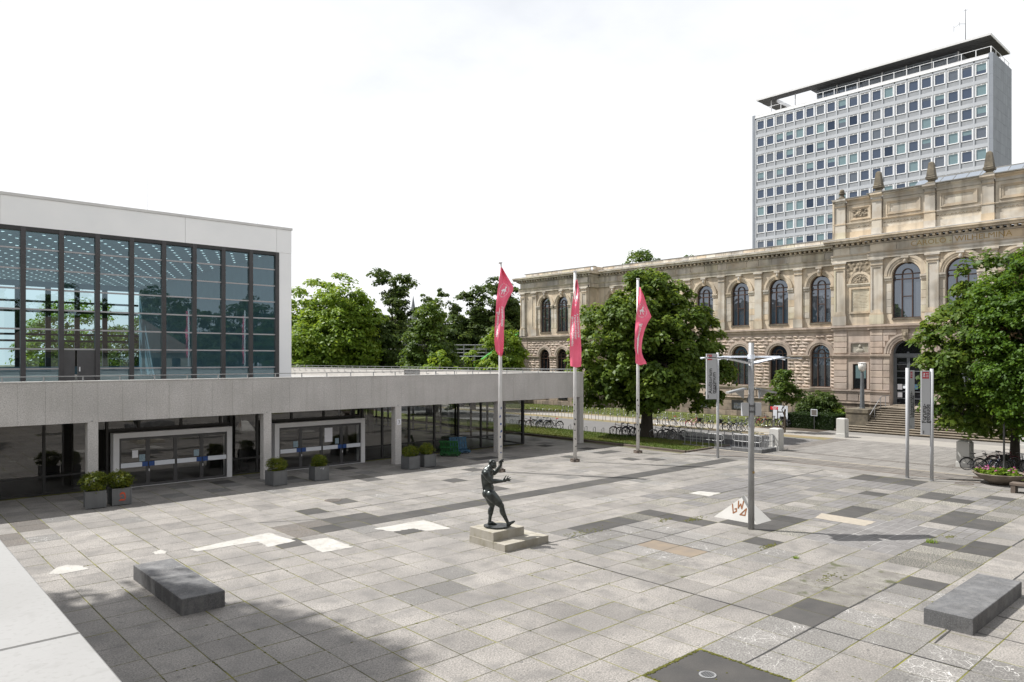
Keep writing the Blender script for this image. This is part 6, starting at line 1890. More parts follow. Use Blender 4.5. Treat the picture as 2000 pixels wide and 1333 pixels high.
for k, (u, v, lab, lab2, s) in enumerate(PL):
    t = thing('planter_box', lab, 'planter', (u, v, 0), 'planter boxes before the auditorium', rz=0.06 * ((k * 37) % 5 - 2))
    for nm, me in (('box', pl_m), ('soil', so_m)):
        o = bpy.data.objects.new(nm, me); COL.objects.link(o); o.parent = t
    if k == 1:
        b = MB(); r = random.Random(4)
        y = -h - 0.004
        b.add([(x, y, z) for x, z in ((-0.12, 0.2), (0.14, 0.2), (0.1, 0.27), (0.05, 0.25), (-0.02, 0.29), (-0.08, 0.25))], [(0, 1, 2, 3, 4, 5)])
        b.add([(x, y, z) for x, z in ((-0.1, 0.42), (-0.06, 0.53), (0.03, 0.57), (0.12, 0.52), (0.14, 0.4), (0.1, 0.36), (0.09, 0.46), (0.0, 0.49))], [(0, 1, 2, 3, 4, 5, 6, 7)])
        b.add([(x, y, z) for x, z in ((0.11, 0.38), (0.15, 0.38), (0.14, 0.26), (0.1, 0.28))], [(0, 1, 2, 3)])
        b.add([(x, y, z) for x, z in ((-0.08, 0.38), (0.0, 0.4), (0.0, 0.37), (-0.07, 0.35))], [(0, 1, 2, 3)])
        b.build('stencil', M['orange'], t, local=True)
    if k == 3:
        b = MB(); b.path([(-0.1, -h - 0.006, 0.62), (0.0, -h - 0.006, 0.66), (0.06, -h - 0.006, 0.62), (0.12, -h - 0.006, 0.67), (0.05, -h - 0.006, 0.56)], 0.008, 4); b.build('scratch', M['paper'], t, local=True)
    t2 = thing('boxwood', lab2, 'shrub', (u, v, 0), 'boxwood shrubs in the planters', rz=k * 1.3)
    t2.scale = (s, s, 1.0 + (s - 1) * 0.6)
    for nm, me in (('foliage', bxs[k % 3]), ('stem', stm)):
        o = bpy.data.objects.new(nm, me); COL.objects.link(o); o.parent = t2

# flower bowl and its flowers
bo = thing('flower_bowl', 'wide shallow concrete flower bowl at the right edge', 'planter', (42.5, 10.55, 0))
b = MB(); b.lathe([(0.35, 0.0), (0.42, 0.02), (0.9, 0.28), (1.16, 0.5), (1.2, 0.55), (1.14, 0.56), (1.05, 0.5)], (42.5, 10.55, 0), 32); b.build('bowl', M['bowl'], bo, smooth=True)
b = MB(); b.lathe([(1.06, 0.46), (1.0, 0.5)], (42.5, 10.55, 0), 28); b.build('soil', M['earth'], bo)
fl = thing('bedding_flowers', 'pink and red bedding flowers growing in the concrete bowl', 'flowers', (42.5, 10.55, 0.5))
r = random.Random(2)
lob = []; pk = MB(); rd = MB()
for k in range(46):
    a = r.uniform(0, 6.28); d = 1.0 * math.sqrt(r.random()); x, y = d * math.cos(a), d * math.sin(a)
    lob.append((x, y, 0.08, 0.16, 0.16, 0.1))
    for q in range(3):
        c = (x + r.gauss(0, 0.07), y + r.gauss(0, 0.07), 0.18 + r.uniform(0, 0.1))
        if q or r.random() < 0.25 or (abs(y) < 0.3 and r.random() < 0.8): continue
        (rd if (y < -0.75 and r.random() < 0.7) else pk).ball(c, 0.055, 0.055, 0.04, 7, 4, r.random())
V, F, ti = leaves(lob, 150, 16, 0.09, 600, 0.12, 0.8, 0.0); np_mesh('leaves', V, F, ti, M['lf_bright'], fl)
b = MB()
pk.build('pink_blossoms', M['petal_pink'], fl, local=True); rd.build('red_blossoms', M['petal_red'], fl, local=True)
# ================================================================== concrete benches
def bench(u0, u1, v0, v1, h, along, label):
    t = thing('bench_block', label, 'bench', ((u0 + u1) / 2, (v0 + v1) / 2, 0), 'dark concrete bench blocks on the plaza')
    if along == 'v': halves = [(u0, u1, v0, (v0 + v1) / 2 - 0.004), (u0, u1, (v0 + v1) / 2 + 0.004, v1)]
    else: halves = [(u0, (u0 + u1) / 2 - 0.004, v0, v1), ((u0 + u1) / 2 + 0.004, u1, v0, v1)]
    for a in halves:
        b = MB(); b.bbox(a[0], a[1], a[2], a[3], 0.0, h, 0.012, random.random()); b.build('concrete_block', M['bench_concrete'], t)


bench(6.0, 7.04, 18.43, 22.44, 0.41, 'v', 'long dark concrete bench block on the left, half in tree shade')
bench(18.72, 22.8, 5.17, 6.18, 0.38, 'u', 'long dark concrete bench block at the right edge')

# ================================================================== pedestal and bronze
pd = thing('pedestal', 'stepped sandstone pedestal under the bronze figure', 'pedestal', (16.6, 18.4, 0))
b = MB(); b.bbox(15.66, 17.62, 18.09, 19.33, 0.0, 0.235, 0.008, 0.45); b.build('lower_slab', M['limestone'], pd)
b = MB(); b.bbox(15.66, 16.95, 17.52, 18.08, 0.0, 0.235, 0.008, 0.4); b.build('lower_slab', M['limestone'], pd)
b = MB(); b.bbox(16.96, 17.64, 17.52, 18.08, 0.0, 0.235, 0.008, 0.55); b.build('lower_slab', M['limestone'], pd)
b = MB(); b.bbox(15.67, 17.05, 18.1, 19.32, 0.236, 0.53, 0.01, 0.6); b.build('upper_block', M['limestone'], pd)

SB = Vector((16.32, 18.66, 0.53))
Rv = Vector((math.sin(TH), -math.cos(TH), 0)); Fv = Vector((math.cos(TH), math.sin(TH), 0))
KS = 0.00288


def sp_(x, y, d):                               # figure drawn in its own side view: x to the right, y down (from 962 at the base), d away
    return SB + Rv * ((x - 530) * KS) + Fv * d + Vector((0, 0, (962 - y) * KS))


def limb(b, pts):                               # [(point, radius)...] as overlapping solids, later fused
    for i in range(len(pts)):
        p, r = pts[i]
        b.ball(p, r, r, r, 14, 10)
        if i:
            q, rq = pts[i - 1]
            b.tube(q, p, rq, r, 14)


def ell(b, c, rr, rd, rz, tilt=0.0, n=16, m=12):     # ellipsoid: sideways, away and up radii, leaning sideways by tilt
    o = MB(); o.ball((0, 0, 0), 1, 1, 1, n, m)
    ct, st_ = math.cos(tilt), math.sin(tilt)
    ex = Rv * ct - Vector((0, 0, st_)); ez = Rv * st_ + Vector((0, 0, ct))
    b.add([c + ex * (v[0] * rr) + Fv * (v[1] * rd) + ez * (v[2] * rz) for v in o.v], o.f)


st = MB()
P = sp_
# torso, leaning back
ell(st, P(436, 550, 0.0), 0.185, 0.205, 0.18)
ell(st, P(399, 566, -0.1), 0.125, 0.115, 0.145); ell(st, P(402, 560, 0.1), 0.12, 0.11, 0.14)
ell(st, P(424, 475, 0.0), 0.172, 0.175, 0.22)
ell(st, P(411, 385, 0.0), 0.19, 0.245, 0.27, 0.1)
ell(st, P(414, 322, 0.0), 0.195, 0.285, 0.16, -0.1)
ell(st, P(448, 375, 0.0), 0.12, 0.2, 0.16, 0.1)
ell(st, P(455, 505, 0.0), 0.115, 0.15, 0.17)
limb(st, [(P(383, 520, -0.05), 0.06), (P(372, 430, -0.07), 0.075), (P(372, 350, -0.12), 0.09)]); limb(st, [(P(384, 520, 0.06), 0.06), (P(376, 430, 0.08), 0.075), (P(376, 350, 0.13), 0.09)])
limb(st, [(P(412, 300, 0), 0.14), (P(440, 264, 0.0), 0.105), (P(466, 240, 0.0), 0.09)])
limb(st, [(P(425, 296, -0.16), 0.1), (P(440, 272, -0.05), 0.09)]); limb(st, [(P(425, 296, 0.16), 0.1), (P(440, 272, 0.05), 0.09)])
# head bent forward, wavy hair
ell(st, P(479, 222, 0.0), 0.128, 0.108, 0.142, 0.3)
ell(st, P(496, 246, 0.0), 0.08, 0.082, 0.1, 0.35)
ell(st, P(521, 252, 0.0), 0.022, 0.022, 0.032, 0.5); ell(st, P(503, 271, 0.0), 0.032, 0.04, 0.026); ell(st, P(515, 236, 0.0), 0.022, 0.07, 0.018)
ell(st, P(474, 236, -0.108), 0.03, 0.018, 0.04); ell(st, P(474, 236, 0.108), 0.03, 0.018, 0.04)
for k in range(44):
    rr = random.Random(k); a = rr.uniform(0.2, 3.6); d = rr.uniform(-1, 1)
    st.ball(P(472 - 42 * math.cos(a) * math.sqrt(1 - 0.6 * d * d), 216 - 40 * math.sin(a) * math.sqrt(1 - 0.6 * d * d), 0.105 * d), 0.034, 0.034, 0.026, 8, 6)
# near arm, hand spread
limb(st, [(P(408, 322, -0.25), 0.132), (P(428, 360, -0.29), 0.108), (P(456, 398, -0.3), 0.084), (P(466, 410, -0.3), 0.08), (P(508, 408, -0.3), 0.086), (P(552, 409, -0.29), 0.066), (P(598, 408, -0.28), 0.046)])
ell(st, P(620, 400, -0.28), 0.085, 0.042, 0.06)
for (x1, y1, x2, y2, d) in ((652, 374, 662, 346, -0.32), (664, 380, 688, 360, -0.29), (670, 393, 696, 386, -0.265), (664, 406, 688, 408, -0.24)):
    limb(st, [(P(630, 398, d * 0.5 - 0.14), 0.027), (P(x1, y1, d), 0.0215), (P(x2, y2, d - 0.01), 0.0165)])
limb(st, [(P(610, 398, -0.3), 0.028), (P(622, 366, -0.335), 0.022), (P(638, 342, -0.335), 0.017)])
# far arm, bent up
limb(st, [(P(440, 312, 0.23), 0.125), (P(468, 336, 0.28), 0.1), (P(492, 346, 0.3), 0.082), (P(520, 322, 0.3), 0.08), (P(548, 286, 0.29), 0.064), (P(572, 250, 0.28), 0.046)])
ell(st, P(577, 226, 0.28), 0.048, 0.05, 0.08, 0.1)
for (x1, y1, x2, y2, d) in ((568, 196, 584, 180, 0.23), (582, 188, 606, 177, 0.265), (591, 196, 602, 186, 0.295), (597, 206, 604, 216, 0.32)):
    limb(st, [(P(577, 214, d * 0.5 + 0.14), 0.027), (P(x1, y1, d), 0.021), (P(x2, y2, d), 0.016)])
limb(st, [(P(572, 235, 0.24), 0.027), (P(557, 218, 0.22), 0.021), (P(555, 202, 0.22), 0.017)])
# stepping leg (near side): heel down, toes up
limb(st, [(P(458, 580, -0.1), 0.19), (P(500, 622, -0.12), 0.178), (P(543, 664, -0.13), 0.14), (P(576, 702, -0.13), 0.1), (P(584, 718, -0.13), 0.092)])
ell(st, P(594, 704, -0.13), 0.06, 0.07, 0.075); ell(st, P(593, 768, -0.13), 0.098, 0.095, 0.17, -0.18)
limb(st, [(P(584, 718, -0.13), 0.088), (P(602, 790, -0.13), 0.088), (P(630, 850, -0.13), 0.066), (P(655, 898, -0.13), 0.052), (P(662, 918, -0.13), 0.055)])
limb(st, [(P(661, 930, -0.13), 0.062), (P(690, 908, -0.135), 0.056), (P(716, 896, -0.14), 0.047), (P(733, 886, -0.145), 0.03)]); limb(st, [(P(700, 908, -0.085), 0.04), (P(728, 890, -0.085), 0.028)])
for k in range(4): st.ball(P(737 - k * 2, 882 + k, -0.165 + k * 0.03), 0.021, 0.021, 0.019, 8, 6)
# standing leg (far side)
limb(st, [(P(428, 588, 0.1), 0.175), (P(443, 642, 0.11), 0.15), (P(462, 690, 0.11), 0.118), (P(472, 722, 0.11), 0.088)])
ell(st, P(486, 718, 0.11), 0.055, 0.065, 0.07); ell(st, P(454, 787, 0.11), 0.098, 0.092, 0.17, 0.1)
limb(st, [(P(472, 722, 0.11), 0.084), (P(458, 790, 0.11), 0.084), (P(448, 850, 0.11), 0.062), (P(441, 902, 0.11), 0.054)])
limb(st, [(P(438, 928, 0.11), 0.064), (P(470, 922, 0.1), 0.06), (P(500, 933, 0.09), 0.045), (P(522, 941, 0.085), 0.026)]); limb(st, [(P(480, 933, 0.145), 0.042), (P(510, 941, 0.145), 0.028)])
sta = thing('bronze_statue', 'dark bronze statue of a striding nude man, arms reaching forward', 'statue', tuple(SB), None)
fig = st.build('figure', M['bronze'], sta, smooth=True)
md = fig.modifiers.new('fuse', 'REMESH'); md.mode = 'VOXEL'; md.voxel_size = 0.0115; md.use_smooth_shade = True
sm = fig.modifiers.new('soften', 'SMOOTH'); sm.factor = 0.5; sm.iterations = 3
b = MB(); vs_ = []
n = 28
for z, k in ((0.0, 1.0), (0.06, 0.985)):
    for i in range(n):
        a = 2 * math.pi * i / n; rr = (0.45 + 0.02 * math.sin(3 * a) + 0.012 * math.sin(7 * a)) * k
        p = SB + Rv * (rr * math.cos(a)) + Fv * (rr * 0.9 * math.sin(a)); vs_.append((p.x, p.y, SB.z + z))
b.add(vs_, [(i, (i + 1) % n, n + (i + 1) % n, n + i) for i in range(n)] + [tuple(range(n, 2 * n)), tuple(range(n - 1, -1, -1))])
b.build('plinth_disc', M['bronze'], sta)

# ================================================================== flagpoles and flags
FP = [(26.67, 30.22, 'left'), (32.68, 30.19, 'middle'), (38.79, 30.18, 'right')]
plab = ['white flagpole nearest to the bronze statue', 'white flagpole between the two others, before the corner column', 'white flagpole in front of the chestnut tree']
for k, (u, v, _) in enumerate(FP):
    t = thing('flagpole', plab[k], 'flagpole', (u, v, 0), 'flagpoles in a row before the auditorium')
    b = MB(); b.path([(u, v, 0.05), (u, v, 5), (u, v, 11.52)], [0.115, 0.10, 0.085], 14); b.build('mast', M['pole_white'], t, smooth=True)
    b = MB(); b.lathe([(0.28, 0.0), (0.27, 0.06), (0.2, 0.09), (0.16, 0.16)], (u, v, 0), 12)
    for q in range(4):
        a = q * 1.57 + 0.4; b.box(u + 0.2 * math.cos(a) - 0.07, u + 0.2 * math.cos(a) + 0.07, v + 0.2 * math.sin(a) - 0.07, v + 0.2 * math.sin(a) + 0.07, 0.0, 0.17)
    b.build('base_clamp', M['kerb'], t)
    b = MB(); b.lathe([(0.11, 0.0), (0.115, 0.05), (0.09, 0.06)], (u, v, 11.5), 12); b.build('cap', M['alu'], t)
    b = MB(); r = random.Random(k)
    for q in range(7):
        z = 1.0 + q * 0.42 + r.uniform(-0.1, 0.1); a = TH + math.pi + r.uniform(-0.6, 0.6); rr = 0.118
        c = Vector((u + rr * math.cos(a), v + rr * math.sin(a), z)); tx = Vector((-math.sin(a), math.cos(a), 0))
        w, h2, sk_ = r.uniform(0.02, 0.05), r.uniform(0.02, 0.06), r.uniform(-0.06, 0.08)
        b.add([c - tx * w - Vector((0, 0, h2)), c + tx * w - Vector((0, 0, h2 - sk_)), c + tx * w + Vector((0, 0, h2 + sk_)), c - tx * w + Vector((0, 0, h2))], [(0, 1, 2, 3)])
    b.build('sticker', M['print'] if k != 0 else M['blue'], t)

# each flag: rows of (height, left edge, right edge) measured sideways from the pole, with folds that twist the cloth
FLAGS = [
    [(11.25, 0.02, 0.10), (10.9, -0.03, 0.3), (10.2, -0.12, 0.72), (9.95, -0.16, 0.70), (9.5, -0.2, 0.42), (9.0, -0.24, 0.22), (8.5, -0.27, 0.24), (7.8, -0.31, 0.2), (7.2, -0.33, 0.2), (6.7, -0.27, 0.17), (6.45, -0.12, 0.1), (6.37, -0.03, 0.04)],
    [(11.0, 0.05, 0.12), (10.6, -0.02, 0.22), (10.0, -0.1, 0.28), (9.3, -0.22, 0.26), (8.7, -0.27, 0.24), (8.0, -0.3, 0.3), (7.3, -0.32, 0.35), (6.7, -0.33, 0.37), (6.0, -0.31, 0.37), (5.75, -0.29, 0.36)],
    [(10.95, 0.06, 0.12), (10.4, 0.0, 0.38), (9.6, -0.08, 0.62), (9.0, -0.14, 0.86), (8.6, -0.18, 0.62), (8.1, -0.22, 0.42), (7.5, -0.25, 0.26), (7.0, -0.25, 0.2), (6.6, -0.17, 0.24), (6.3, -0.2, 0.34), (5.95, -0.2, 0.55), (5.85, 0.1, 0.55)],
]
flab = ['pink-red flag on the left pole, blown out to a point near its top', 'pink-red flag on the middle pole hanging straight with white lettering', 'pink-red flag on the right pole, twisted narrow near its foot']


def flag_fn(rows, u, v, seed):
    zs = [r[0] for r in rows][::-1]; la = [r[1] for r in rows][::-1]; ra = [r[2] for r in rows][::-1]

    def f(a, s, lift=0.0):                     # a across 0..1, s down 0..1
        z = rows[0][0] + (rows[-1][0] - rows[0][0]) * s
        l = float(np.interp(z, zs, la)); r_ = float(np.interp(z, zs, ra))
        x = l + (r_ - l) * a
        w = max(0.05, 0.9 - (r_ - l))
        d = -0.16 - 0.26 * w * math.sin(a * 7.5 + s * 5 + seed) * (0.35 + 0.65 * math.sin(math.pi * min(1, max(0, a)))) - 0.05 * math.sin(s * 17 + a * 4 + seed)
        p = Vector((u, v, 0)) + Rv * x + Fv * (d - lift)
        return (p.x, p.y, z + 0.04 * math.sin(a * 5 + seed) * s)
    return f


for k, (u, v, _) in enumerate(FP):
    f = flag_fn(FLAGS[k], u, v, k * 1.9)
    t = thing('flag', flab[k], 'flag', (u, v, 5.7), 'pink-red flags')
    b = MB(); na, ns = 20, 60
    vs_ = [f(i / na, j / ns) for j in range(ns + 1) for i in range(na + 1)]
    b.add(vs_, [(j * (na + 1) + i, j * (na + 1) + i + 1, (j + 1) * (na + 1) + i + 1, (j + 1) * (na + 1) + i) for j in range(ns) for i in range(na)])
    b.build('cloth', M['flag'], t, smooth=True)
    def lay(body, a0, s0, size_s, size_a):     # lettering running down the cloth
        vs2, fs2 = text_geo(body, 1.0, 'LEFT', bold=0.03)
        xs = [q[0] for q in vs2]; w = max(xs)
        MB().add([f(a0 - y * size_a, s0 + x * size_s, 0.016) for x, y, _ in vs2], [q for q in fs2]).build('lettering', M['flag_white'], t)

    if k == 0:
        lay('Braunschweig', 0.25, 0.50, 0.052, 0.42); lay('Universität', 0.75, 0.44, 0.05, 0.36)
    elif k == 1:
        lay('Technische', 0.8, 0.38, 0.062, 0.3); lay('Universität', 0.5, 0.40, 0.062, 0.3); lay('Braunschweig', 0.2, 0.42, 0.062, 0.3)
    else:
        lay('Braunschweig', 0.45, 0.47, 0.056, 0.42)
    cs = {0: (0.42, 0.26), 1: (0.5, 0.2), 2: (0.42, 0.30)}[k]
    sa, ss = {0: (0.30, 0.075), 1: (0.42, 0.09), 2: (0.36, 0.085)}[k]
    pr = MB()
    for i, c in enumerate('TU BRAUNSCHWEIG CAROLO WILHELMINA '):
        if c == ' ': continue
        vs2, fs2 = text_geo(c, 0.3)
        an = 2 * math.pi * i / 34
        pr.add([f(cs[0] + sa * ((1.0 + y) * math.sin(an) + x * math.cos(an)), cs[1] - ss * ((1.0 + y) * math.cos(an) - x * math.sin(an)), 0.016) for x, y, _ in vs2], fs2)
    hl = [(-0.62, -0.1), (-0.45, 0.12), (-0.3, 0.1), (-0.15, 0.22), (0.05, 0.2), (0.2, 0.3), (0.2, 0.55), (0.42, 0.62), (0.6, 0.42), (0.42, 0.36), (0.4, 0.05), (0.58, -0.18), (0.42, -0.25), (0.28, -0.08), (0.22, -0.3), (0.34, -0.6), (0.16, -0.6), (0.06, -0.2), (-0.2, -0.12), (-0.28, -0.6), (-0.46, -0.6), (-0.38, -0.12)]
    n = len(hl); pr.add([f(cs[0] + sa * x, cs[1] - ss * y, 0.017) for x, y in hl], [(0, 1, 2, 21), (2, 3, 18, 21), (3, 4, 17, 18), (4, 5, 10, 17), (5, 6, 9, 10), (6, 7, 8, 9), (10, 11, 12, 13), (10, 13, 14, 17), (14, 15, 16, 17), (18, 19, 20, 21)])
    pr.build('seal', M['flag_white'], t)

# ================================================================== lamp mast with four reflector wings
LU, LV = 24.46, 13.86
lm = thing('lamp_mast', 'tall grey lamp mast with white wing reflectors', 'street lamp', (LU, LV, 0))
b = MB(); b.path([(LU, LV, -0.02), (LU, LV, 3.4), (LU, LV, 6.81)], [0.112, 0.105, 0.095], 14); b.build('mast', M['galv'], lm, smooth=True)
b = MB()
LR = Vector((math.cos(0.0), 0, 0))
axis = (Rv * 0.993 + Fv * 0.12).normalized(); side_ = Vector((-axis.y, axis.x, 0))
for s in (-1, 1):
    p = Vector((LU, LV, 6.3)); b.tube(p, p + axis * (s * 1.1), 0.032, 0.032, 8); b.tube(p + axis * (s * 1.1), p + axis * (s * 1.55) + Vector((0, 0, -0.06)), 0.022, 0.015, 8)
    for q in (-1, 1): b.tube(p + axis * (s * 0.75), p + axis * (s * 1.1) + side_ * (q * 0.4) + Vector((0, 0, -0.12)), 0.014)
b.lathe([(0.13, 6.22), (0.13, 6.38)], (LU, LV, 0), 12)
b.build('arms', M['bar_white'], lm)
for s in (-1, 1):
    b = MB(); nx_, ny_ = 12, 6; vs_ = []
    for j in range(ny_ + 1):
        for i in range(nx_ + 1):
            a = i / nx_; c = (j / ny_ - 0.5) * 2
            x = 0.14 + 1.72 * a; w = 0.42 * (1 - 0.45 * a)
            z = 6.04 + 0.21 * math.sin(math.pi * (a * 0.6)) + 0.03 * c * c - (0.02 if a > 0.6 else 0)
            q = Vector((LU, LV, 0)) + axis * (s * x) + side_ * (c * w); vs_.append((q.x, q.y, z))
    fs_ = [(j * (nx_ + 1) + i, j * (nx_ + 1) + i + 1, (j + 1) * (nx_ + 1) + i + 1, (j + 1) * (nx_ + 1) + i) for j in range(ny_) for i in range(nx_)]
    m_ = len(vs_); b.add(vs_ + [(x, y, z + 0.03) for x, y, z in vs_], fs_ + [tuple(i + m_ for i in f[::-1]) for f in fs_])
    rim_ = [j * (nx_ + 1) for j in range(ny_ + 1)]
    b.build('reflector_wing', M['bar_white'], lm, smooth=True)
for s in (-1, 1):
    b = MB(); p = Vector((LU, LV, 5.0)) + axis * (s * 0.42)
    c0 = p - axis * (s * 0.18); c1 = p + axis * (s * 0.48) + Vector((0, 0, -0.04))
    w = side_ * 0.2
    b.add([c0 - w + Vector((0, 0, 0.12)), c0 + w + Vector((0, 0, 0.12)), c1 + w * 0.9, c1 - w * 0.9, c0 - w + Vector((0, 0, 0.17)), c0 + w + Vector((0, 0, 0.17)), c1 + w * 0.9 + Vector((0, 0, 0.06)), c1 - w * 0.9 + Vector((0, 0, 0.06))],
          [(0, 1, 2, 3), (4, 7, 6, 5), (0, 4, 5, 1), (1, 5, 6, 2), (2, 6, 7, 3), (3, 7, 4, 0)])
    b.add([p - axis * (s * 0.1) - w * 0.6 + Vector((0, 0, 0.1)), p - axis * (s * 0.1) + w * 0.6 + Vector((0, 0, 0.1)), p + axis * (s * 0.22) + w * 0.6 + Vector((0, 0, 0.06)), p + axis * (s * 0.22) - w * 0.6 + Vector((0, 0, 0.06)), p - w * 0.25 - axis * (s * 0.12) + Vector((0, 0, -0.22)), p + w * 0.25 - axis * (s * 0.12) + Vector((0, 0, -0.22))],
          [(0, 1, 5, 4), (1, 2, 5), (2, 3, 4, 5), (3, 0, 4)])
    b.build('floodlight', M['galv'], lm)
    b = MB(); q = Vector((LU, LV, 0)) + axis * (s * 0.24)
    b.add([q + axis * (a * 0.115) + side_ * (c * 0.08) + Vector((0, 0, z)) for z in (4.15, 4.62) for a, c in ((-1, -1), (1, -1), (1, 1), (-1, 1))], [(0, 3, 2, 1), (4, 5, 6, 7), (0, 1, 5, 4), (1, 2, 6, 5), (2, 3, 7, 6), (3, 0, 4, 7)])
    b.build('ballast_box', M['sign_grey'], lm)
for z in (4.27, 4.48):
    b = MB(); b.lathe([(0.125, z), (0.125, z + 0.07)], (LU, LV, 0), 12); b.build('clamp_band', M['galv_dark'], lm)
b = MB()
for (z, dx, w, h, ) in ((2.05, 0.06, 0.05, 0.08),):
    c = Vector((LU, LV, z)) - Fv * 0.112 + Rv * dx; b.add([c - Rv * w, c + Rv * w * 0.6, c + Rv * w * 0.6 + Vector((0, 0, h)), c - Rv * w + Vector((0, 0, h))], [(0, 1, 2, 3)])
b.build('sticker', M['gold'], lm)

# ================================================================== white wedge block with painted letters
wd = thing('concrete_wedge', 'white prism-shaped concrete block with brown painted letters', 'block', (26.0, 15.0, 0))
b = MB()
u0, u1, v0, v1, h = 25.3, 26.35, 14.1, 15.95, 0.86
ridge = [(25.62, 14.92, h), (26.15, 15.12, h)]
base = [(u0, v1, 0), (u0, v0, 0), (u1, v0 - 0.02, 0), (u1 + 0.05, v1, 0)]
b.add(base + ridge, [(0, 1, 4), (1, 2, 5, 4), (2, 3, 5), (3, 0, 4, 5), (0, 3, 2, 1)])
b.build('block', M['white'], wd)
A, Bq, Cq = Vector(base[0]), Vector(base[1]), Vector(ridge[0])
e1 = (Bq - A); e1l = e1.length; e1n = e1 / e1l; nrm = e1.cross(Cq - A).normalized(); e2 = nrm.cross(e1n)
if nrm.x > 0: nrm = -nrm
if e2.z < 0: e2 = -e2
pb = MB()


def stroke(pts, w=0.025):
    for i in range(len(pts) - 1):
        p, q = pts[i], pts[i + 1]
        d = Vector((q[0] - p[0], q[1] - p[1])); d.normalize(); nn = Vector((-d.y, d.x)) * w; ex = d * w * 0.8
        quad = []
        for (cx_, cy_) in ((p[0] - ex.x + nn.x, p[1] - ex.y + nn.y), (p[0] - ex.x - nn.x, p[1] - ex.y - nn.y), (q[0] + ex.x - nn.x, q[1] + ex.y - nn.y), (q[0] + ex.x + nn.x, q[1] + ex.y + nn.y)):
            quad.append(A + e1n * cx_ + e2 * cy_ + nrm * (0.006 + 0.0007 * i))
        pb.add(quad, [(0, 1, 2, 3)])


stroke([(0.70, 0.60), (0.80, 0.28), (0.92, 0.36), (0.90, 0.46), (0.84, 0.44)])
stroke([(0.93, 0.76), (0.97, 0.50), (1.04, 0.66), (1.12, 0.50), (1.14, 0.78)])
stroke([(1.10, 0.26), (1.30, 0.26), (1.31, 0.52), (1.10, 0.26)])
pb.build('painted_letters', M['rust_paint'], wd)

# ================================================================== sign posts
def sign_post(u, v, z0, z1, top, lines, side, label, wid=0.62, ang=0.0, name='sign_post'):
    """steel post with a tall blade; the blade stands out sideways along direction ang"""
    t = thing(name, label, 'sign', (u, v, 0))
    d = Vector((math.cos(ang), math.sin(ang), 0)); nrm_ = Vector((-d.y, d.x, 0))
    if nrm_.dot(Fv) > 0: nrm_ = -nrm_              # towards the plaza
    b = MB(); b.path([(u, v, -0.02), (u, v, 2.5), (u, v, top)], 0.085, 12); b.build('post', M['sign_grey'], t, smooth=True)
    b = MB(); b.lathe([(0.1, 0), (0.1, 0.05)], (u, v, 0), 12); b.build('foot', M['galv'], t)
    b = MB(); p = Vector((u, v, 0)) + d * 0.09
    pts = []
    th = 0.07
    for z in (z0, z1):
        for a, c in ((0, -1), (wid, -1), (wid, 1), (0, 1)): q = p + d * a + nrm_ * (c * th); pts.append((q.x, q.y, z))
    b.add(pts, [(0, 3, 2, 1), (4, 5, 6, 7), (0, 1, 5, 4), (1, 2, 6, 5), (2, 3, 7, 6), (3, 0, 4, 7)])
    bl_ = b.build('blade', M['sign_grey'], t)
    right = Vector((nrm_.y, -nrm_.x, 0))
    right = -right if right.dot(Rv) < 0 else right           # reading direction as seen from the plaza
    lo_ = min((p).dot(right), (p + d * wid).dot(right)); org = p - right * (p.dot(right) - lo_)
    def on(a, z, l=0.0): q = org + right * a + nrm_ * (th + 0.004 + l); return (q.x, q.y, z)
    b = MB(); s = 0.44 * wid if wid > 0.4 else 0.75 * wid
    b.add([on(0.05, z1 - 0.06 - 0.34), on(0.05 + s, z1 - 0.06 - 0.34), on(0.05 + s, z1 - 0.06), on(0.05, z1 - 0.06)], [(0, 1, 2, 3)]); b.build('red_field', M['red'], bl_)
    b = MB()
    for q in range(3):
        b.add([on(0.05 + s * 0.5, z1 - 0.16 - q * 0.08, 0.002), on(0.05 + s * 0.92, z1 - 0.16 - q * 0.08, 0.002), on(0.05 + s * 0.92, z1 - 0.135 - q * 0.08, 0.002), on(0.05 + s * 0.5, z1 - 0.135 - q * 0.08, 0.002)], [(0, 1, 2, 3)])
    b.add([on(0.05 + s * 0.12, z1 - 0.32, 0.002), on(0.05 + s * 0.4, z1 - 0.32, 0.002), on(0.05 + s * 0.4, z1 - 0.28, 0.002), on(0.05 + s * 0.12, z1 - 0.28, 0.002)], [(0, 1, 2, 3)])
    b.add([on(0.05 + s * 0.14, z1 - 0.26, 0.002), on(0.05 + s * 0.3, z1 - 0.26, 0.002), on(0.05 + s * 0.38, z1 - 0.12, 0.002), on(0.05 + s * 0.18, z1 - 0.12, 0.002)], [(0, 1, 2, 3)])
    b.build('red_field_print', M['bar_white'], bl_)
    for body, size, a, z in lines:
        vs2, fs2 = text_geo(body, size, 'LEFT', bold=0.006)
        b = MB(); b.add([on(a - y, z + x, 0.001) for x, y, _ in vs2], fs2); b.build('lettering', M['print'], bl_)
    return t


